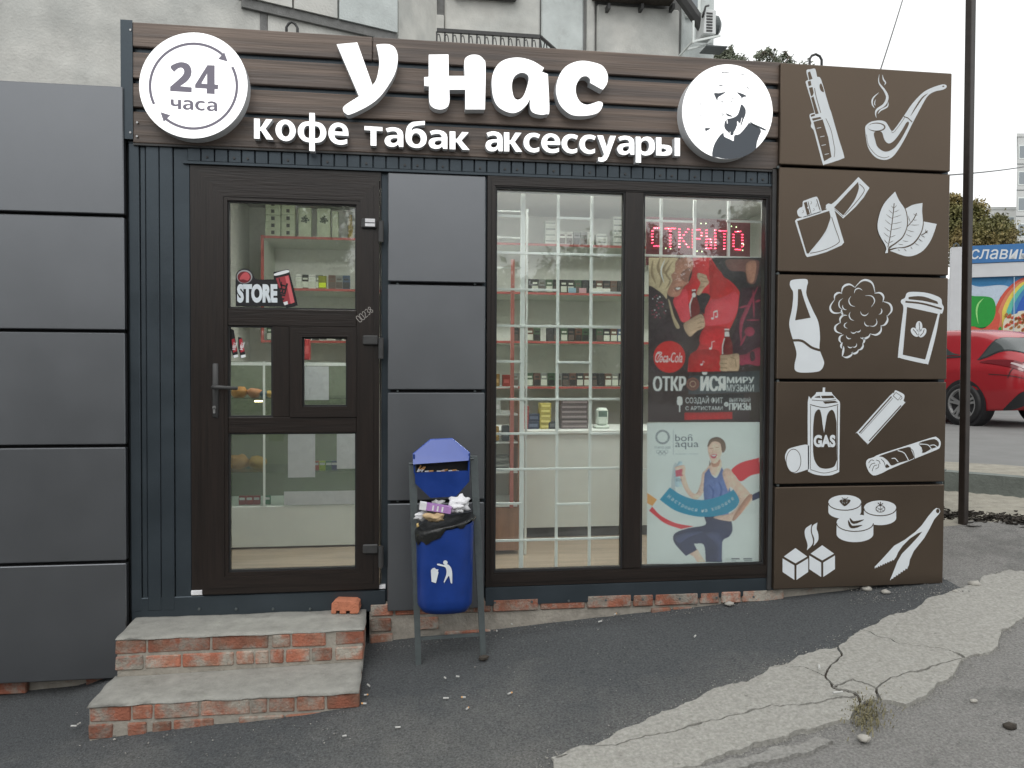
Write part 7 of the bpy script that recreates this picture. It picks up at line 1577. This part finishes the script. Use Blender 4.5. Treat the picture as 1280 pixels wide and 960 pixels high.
# ================================================================== RED CAR
def car():
    wP = FZ(1205, 531, zr-.012); head = (RT*-.33+Vector((FW.x, FW.y, 0))*.945); head.z = 0; head.normalize(); left = Vector((-head.y, head.x, 0))
    if left.dot(Vector((wP.x, wP.y, 0))) > 0: left = -left
    og = wP-left*.90; og.z = zr-.012
    t = thing('parked_car', 'red three door hatchback parked beyond the pole, seen from its rear corner', 'car', og)
    def L(x, y, z): return og+head*x+left*y+Vector((0, 0, z))
    ST = [(-.93, [(.46,.60),(.58,.70),(.76,.70),(.90,.62),(.96,.5),(.98,0)]), (-.86, [(.34,.74),(.56,.82),(.82,.80),(.96,.70),(1.02,.56),(1.05,0)]), (-.72, [(.27,.82),(.56,.885),(.86,.87),(1.02,.76),(1.10,.60),(1.13,0)]),
          (-.40, [(.24,.88),(.56,.925),(.88,.905),(1.05,.80),(1.31,.60),(1.37,0)]), (0.0, [(.22,.89),(.56,.93),(.86,.91),(1.02,.83),(1.43,.60),(1.49,0)]), (.7, [(.20,.89),(.55,.91),(.82,.905),(.98,.85),(1.48,.60),(1.53,0)]),
          (1.5, [(.20,.88),(.55,.90),(.80,.90),(.95,.85),(1.43,.58),(1.47,0)]), (2.15, [(.20,.88),(.55,.90),(.79,.90),(.93,.85),(1.22,.66),(1.27,0)]), (2.65, [(.20,.89),(.55,.92),(.78,.91),(.90,.84),(1.0,.68),(1.03,0)]),
          (3.15, [(.24,.88),(.54,.90),(.72,.86),(.80,.76),(.85,.56),(.87,0)]), (3.45, [(.30,.74),(.50,.78),(.62,.74),(.68,.62),(.71,.45),(.72,0)]), (3.55, [(.36,.55),(.48,.60),(.56,.58),(.60,.5),(.62,.4),(.63,0)])]
    def cr4(p0, p1, p2, p3, k): return .5*((2*p1)+(-p0+p2)*k+(2*p0-5*p1+4*p2-p3)*k*k+(-p0+3*p1-3*p2+p3)*k**3)
    def S(x, u, s=1, off=0):
        i = 0
        while i < len(ST)-2 and ST[i+1][0] < x: i += 1
        k = max(0, min(1, (x-ST[i][0])/(ST[i+1][0]-ST[i][0]))); idx = [max(0, i-1), i, i+1, min(len(ST)-1, i+2)]
        def prof(st):
            j = min(int(u), 4); f = u-j; P_ = st[1]; jd = [max(0, j-1), j, j+1, min(5, j+2)]
            return [.45*cr4(*[P_[q][c] for q in jd], f)+.55*(P_[j][c]+(P_[j+1][c]-P_[j][c])*f) for c in (0, 1)]
        pr = [prof(ST[j]) for j in idx]; z, y = (cr4(*[pr[q][c] for q in range(4)], k) for c in (0, 1))
        return Vector((x, max(0, y)*s, z))
    def SN(x, u, s, off):
        a = S(x, u, s); b = S(x+.01, u, s)-S(x-.01, u, s); c = S(x, min(5, u+.02), s)-S(x, max(0, u-.02), s); n = b.cross(c)
        n = n.normalized() if n.length > 1e-9 else Vector((0, 0, 1))
        if n.dot(Vector((0, s, .3))) < 0: n = -n
        p = a+n*off; return L(p.x, p.y, p.z)
    NX, NU = 70, 30; v = []; f = []
    for i in range(NX+1):
        x = -.93+4.48*i/NX
        for j in range(NU+1): p = S(x, 5*j/NU, 1); v.append(L(p.x, p.y, p.z))
        for j in range(NU-1, -1, -1): p = S(x, 5*j/NU, -1); v.append(L(p.x, p.y, p.z))
    w_ = 2*NU+1
    for i in range(NX):
        for j in range(w_-1): f.append((i*w_+j, i*w_+j+1, (i+1)*w_+j+1, (i+1)*w_+j))
        f.append((i*w_+w_-1, i*w_, (i+1)*w_, (i+1)*w_+w_-1))
    f.append(tuple(range(w_))[::-1]); f.append(tuple(NX*w_+k for k in range(w_)))
    body = mk('body', v, f, M['car'], t, None, True)
    def patch(name, x0, x1, u0, u1, s, m, off=.006, par=t, n=14):
        """x0/x1 and u0/u1 may be functions of the other coordinate's 0..1 position"""
        v = []; f = []
        for i in range(n+1):
            for j in range(n+1):
                a, b = i/n, j/n; x = (x0(b) if callable(x0) else x0); xx = (x1(b) if callable(x1) else x1); X_ = x+(xx-x)*a
                p = (u0(a) if callable(u0) else u0); pp_ = (u1(a) if callable(u1) else u1); v.append(SN(X_, p+(pp_-p)*b, s, off))
        for i in range(n):
            for j in range(n): k = i*(n+1)+j; f.append((k, k+1, k+n+2, k+n+1))
        return mk(name, v, f, m, par, None, True)
    for s in (1, -1):
        patch('rear_side_window', lambda b: .16+.35*b, 1.0, lambda a: 3.2, lambda a: 3.35+.55*min(1, a*3), s, M['car_glass']); patch('door_window', 1.08, lambda b: 2.3-.5*b, 3.18, 3.9, s, M['car_glass'])
        patch('tail_lamp', -.925, -.22, lambda a: 2.62-.50*(1-a)**.7-.02, lambda a: 2.66+.26*(1-a)**.6, s, M['lamp_red'], .010); patch('tail_lamp_core', -.92, -.70, lambda a: 2.34+.16*a, lambda a: 2.66-.03*a, s, M['lamp_clear'], .014)
        patch('rear_bumper', -.925, -.62, 0.0, lambda a: 1.1-1.0*a, s, M['car_dark'], .012); patch('sill', .4, 2.3, 0, .35, s, M['car_dark'], .010)
        patch('tailgate_gap', lambda b: -.70-.12*b, lambda b: -.712-.12*b, 1.6, 3.0, s, M['car_dark'], .005); patch('door_gap', 1.02, 1.035, .4, 3.1, s, M['car_dark'], .005); patch('bumper_gap', -.90, -.42, 1.70, 1.735, s, M['car_dark'], .005)
        patch('window_trim', lambda b: .12, 2.35, 3.10, 3.17, s, M['car_dark'], .007)
        v = []; f = []
        for i in range(15):
            b_ = i/14; u = 2.95+2.05*b_; hw = .19*min(1, b_*1.5)**.7+.004; xm = -.20-.40*min(1, b_*1.3)**.8
            for j in range(7): v.append(SN(xm-hw+2*hw*j/6, u, s, .008))
        for i in range(14):
            for j in range(6): k = i*7+j; f.append((k, k+1, k+8, k+7))
        vb = []
        for i in range(15):
            b_ = i/14; u = 2.86+2.14*b_; hw = .19*min(1, b_*1.5)**.7+.03; xm = -.18-.42*min(1, b_*1.3)**.8
            for j in range(7): vb.append(SN(xm-hw+2*hw*j/6, u, s, .004))
        mk('window_trim', vb, f, M['car_dark'], t, None, True)
        mk('rear_window', v, f, M['car_glass'], t, None, True)
        patch('head_lamp', 3.0, 3.42, 2.3, 2.9, s, M['lamp_clear'], .008)
    v0 = L(-.935, 0, .72); q = MB(); obox(q, L(-.935, 0, .70), head, left, Vector((0, 0, 1)), .006, .26, .056); q.build('number_plate', M['paper'], t)
    q = MB(); q.tube([L(-.30, 0, 1.345), L(-.46, 0, 1.47)], [.008, .004], 6); q.build('aerial', M['car_dark'], t)
    q = MB(); q.tube([L(-.70, .1, 1.13), L(-.62, -.25, 1.18), L(-.58, -.42, 1.2)], .012, 6); q.build('wiper', M['car_dark'], t)
    for x in (0, 2.69):
        for s in (1, -1):
            q = MB(); q.cyl(L(x, s*.70, .335), L(x, s*.930, .335), .375, 36); q.build('wheel_arch', M['car_dark'], t)
            wh = MB(); prof = [(.200,.80),(.300,.795),(.322,.83),(.325,.90),(.320,.945),(.300,.965),(.245,.968),(.235,.96),(.225,.92)]; n = 36
            for k in range(n):
                a = 2*math.pi*k/n
                for (r_, y) in prof: wh.v.append(L(x+r_*math.cos(a), s*y, .325+r_*math.sin(a)))
            for k in range(n):
                for j in range(len(prof)-1): m_ = len(prof); wh.f.append((k*m_+j, k*m_+j+1, ((k+1) % n)*m_+j+1, ((k+1) % n)*m_+j)); wh.m.append(0)
            tyre = wh.build('wheel', M['rubber'], t, True)
            rm = MB()
            for k in range(n):
                a0, a1 = 2*math.pi*k/n, 2*math.pi*(k+1)/n
                rm.add([L(x+r_*math.cos(a), s*y, .325+r_*math.sin(a)) for a in (a0, a1) for r_, y in ((.242,.966),(.222,.962),(.205,.925))], [(0, 1, 4, 3), (1, 2, 5, 4)])
            for k in range(5):
                for dd in (-.16, .16):
                    a = 2*math.pi*k/5+.3+dd; d1 = Vector((math.cos(a), 0, math.sin(a))); t1 = Vector((-math.sin(a), 0, math.cos(a)))
                    pts = []
                    for y in (.962, .938):
                        for r_, w2 in ((.04, .022), (.225, .017)):
                            for sg in (-1, 1): c_ = d1*r_+t1*w2*sg; pts.append(L(x+c_.x, s*y, .325+c_.z))
                    rm.add(pts, [(0, 1, 3, 2), (4, 6, 7, 5), (0, 2, 6, 4), (1, 5, 7, 3), (2, 3, 7, 6)])
            rm.cyl(L(x, s*.935, .325), L(x, s*.966, .325), .05, 16); rm.build('rim', M['rim'], tyre)
            q = MB(); q.cyl(L(x, s*.80, .325), L(x, s*.928, .325), .215, 24); q.build('brake_disc', M['car_dark'], tyre)
car()
# ================================================================== the other side of the street, mirrored in the glass
def mirror_tree(px, t, h, r, seed):
    p = F(px, 457, 2*D+t); x, y = p.x, -t; b = Vector((x, y, ground_z(0, -20))); rg = random.Random(seed); out = []
    for k in range(7): out.append((rg.uniform(-.6, .6)*r, rg.uniform(-.6, .6)*r, h*rg.uniform(.5, .85), r*rg.uniform(.4, .6)))
    return b, h, out
q = None; V = []; rg = np.random.default_rng(4)
for (px, t_, h, r) in ((345, 13, 7.4, 2.3), (150, 22, 5.2, 2.6), (-100, 20, 5.6, 3), (765, 17, 6.2, 2.2), (945, 13, 7.4, 2.4), (1100, 20, 5.4, 2.6), (1330, 22, 5.6, 3), (520, 34, 4.6, 2.5), (660, 36, 4.2, 2.5)):
    b, h, out = mirror_tree(px, t_, h, r, int(px)+500)
    for (dx, dy, z, cr_) in out:
        k = 2400; cen = rg.normal(size=(60, 3)); cen /= np.linalg.norm(cen, axis=1)[:, None]; cen *= (rg.random((60, 1))**.4)*cr_; pos = cen[rg.integers(0, 60, k)]+rg.normal(size=(k, 3))*cr_*.16; pos += np.array([b.x+dx, b.y+dy, b.z+z])
        a = rg.normal(size=(k, 3)); a /= np.linalg.norm(a, axis=1)[:, None]; b2 = np.cross(a, rg.normal(size=(k, 3))); b2 /= np.linalg.norm(b2, axis=1)[:, None]; s = .085*(.6+.8*rg.random((k, 1)))
        V.append(np.stack([pos-a*s, pos+b2*s*.55, pos+a*s, pos-b2*s*.55], 1).reshape(-1, 3))
    for (dx, dy, z, cr_) in out[:1]:
        for k in range(1): V.append(np.array([[b.x-.18, b.y, b.z-.2], [b.x+.18, b.y, b.z-.2], [b.x+.1, b.y, b.z+h*.6], [b.x-.1, b.y, b.z+h*.6]]))
    for k in range(900):            # bushes below
        pass
for px in range(-1300, 1900, 60):             # unseen hedge added so panels and panes reflect dark low down
    p = F(px, 457, 2*D+24); rr = rg.random(4); b = np.array([p.x+rr[0], -24+3*(rr[1]-.5), 0]); hh = 4.3+1.1*rr[2]
    for z_ in (0.4, hh*.35, hh*.62, hh*.86):
        k = 420; cen = rg.normal(size=(k, 3))*np.array([1.15, .9, .62]); pos = cen+b+np.array([.8*(rg.random()-.5), 0, z_])
        a = rg.normal(size=(k, 3)); a /= np.linalg.norm(a, axis=1)[:, None]; b2 = np.cross(a, rg.normal(size=(k, 3))); b2 /= np.linalg.norm(b2, axis=1)[:, None]; s = .24*(.6+.8*rg.random((k, 1)))
        V.append(np.stack([pos-a*s, pos+b2*s*.6, pos+a*s, pos-b2*s*.6], 1).reshape(-1, 3))
V = np.concatenate(V); me = bpy.data.meshes.new('tree_line'); nq = len(V)//4; cN = V.mean(0)
me.vertices.add(len(V)); me.vertices.foreach_set('co', (V-cN).astype(np.float32).ravel()); me.loops.add(nq*4); me.loops.foreach_set('vertex_index', np.arange(nq*4, dtype=np.int32)); me.polygons.add(nq); me.polygons.foreach_set('loop_start', np.arange(0, nq*4, 4, dtype=np.int32)); me.update(calc_edges=True); me.materials.append(M['leaf'])
o = bpy.data.objects.new('tree_line', me); C.objects.link(o); o.location = Vector(cN); o['kind'] = 'stuff'
bpy.context.view_layer.update()
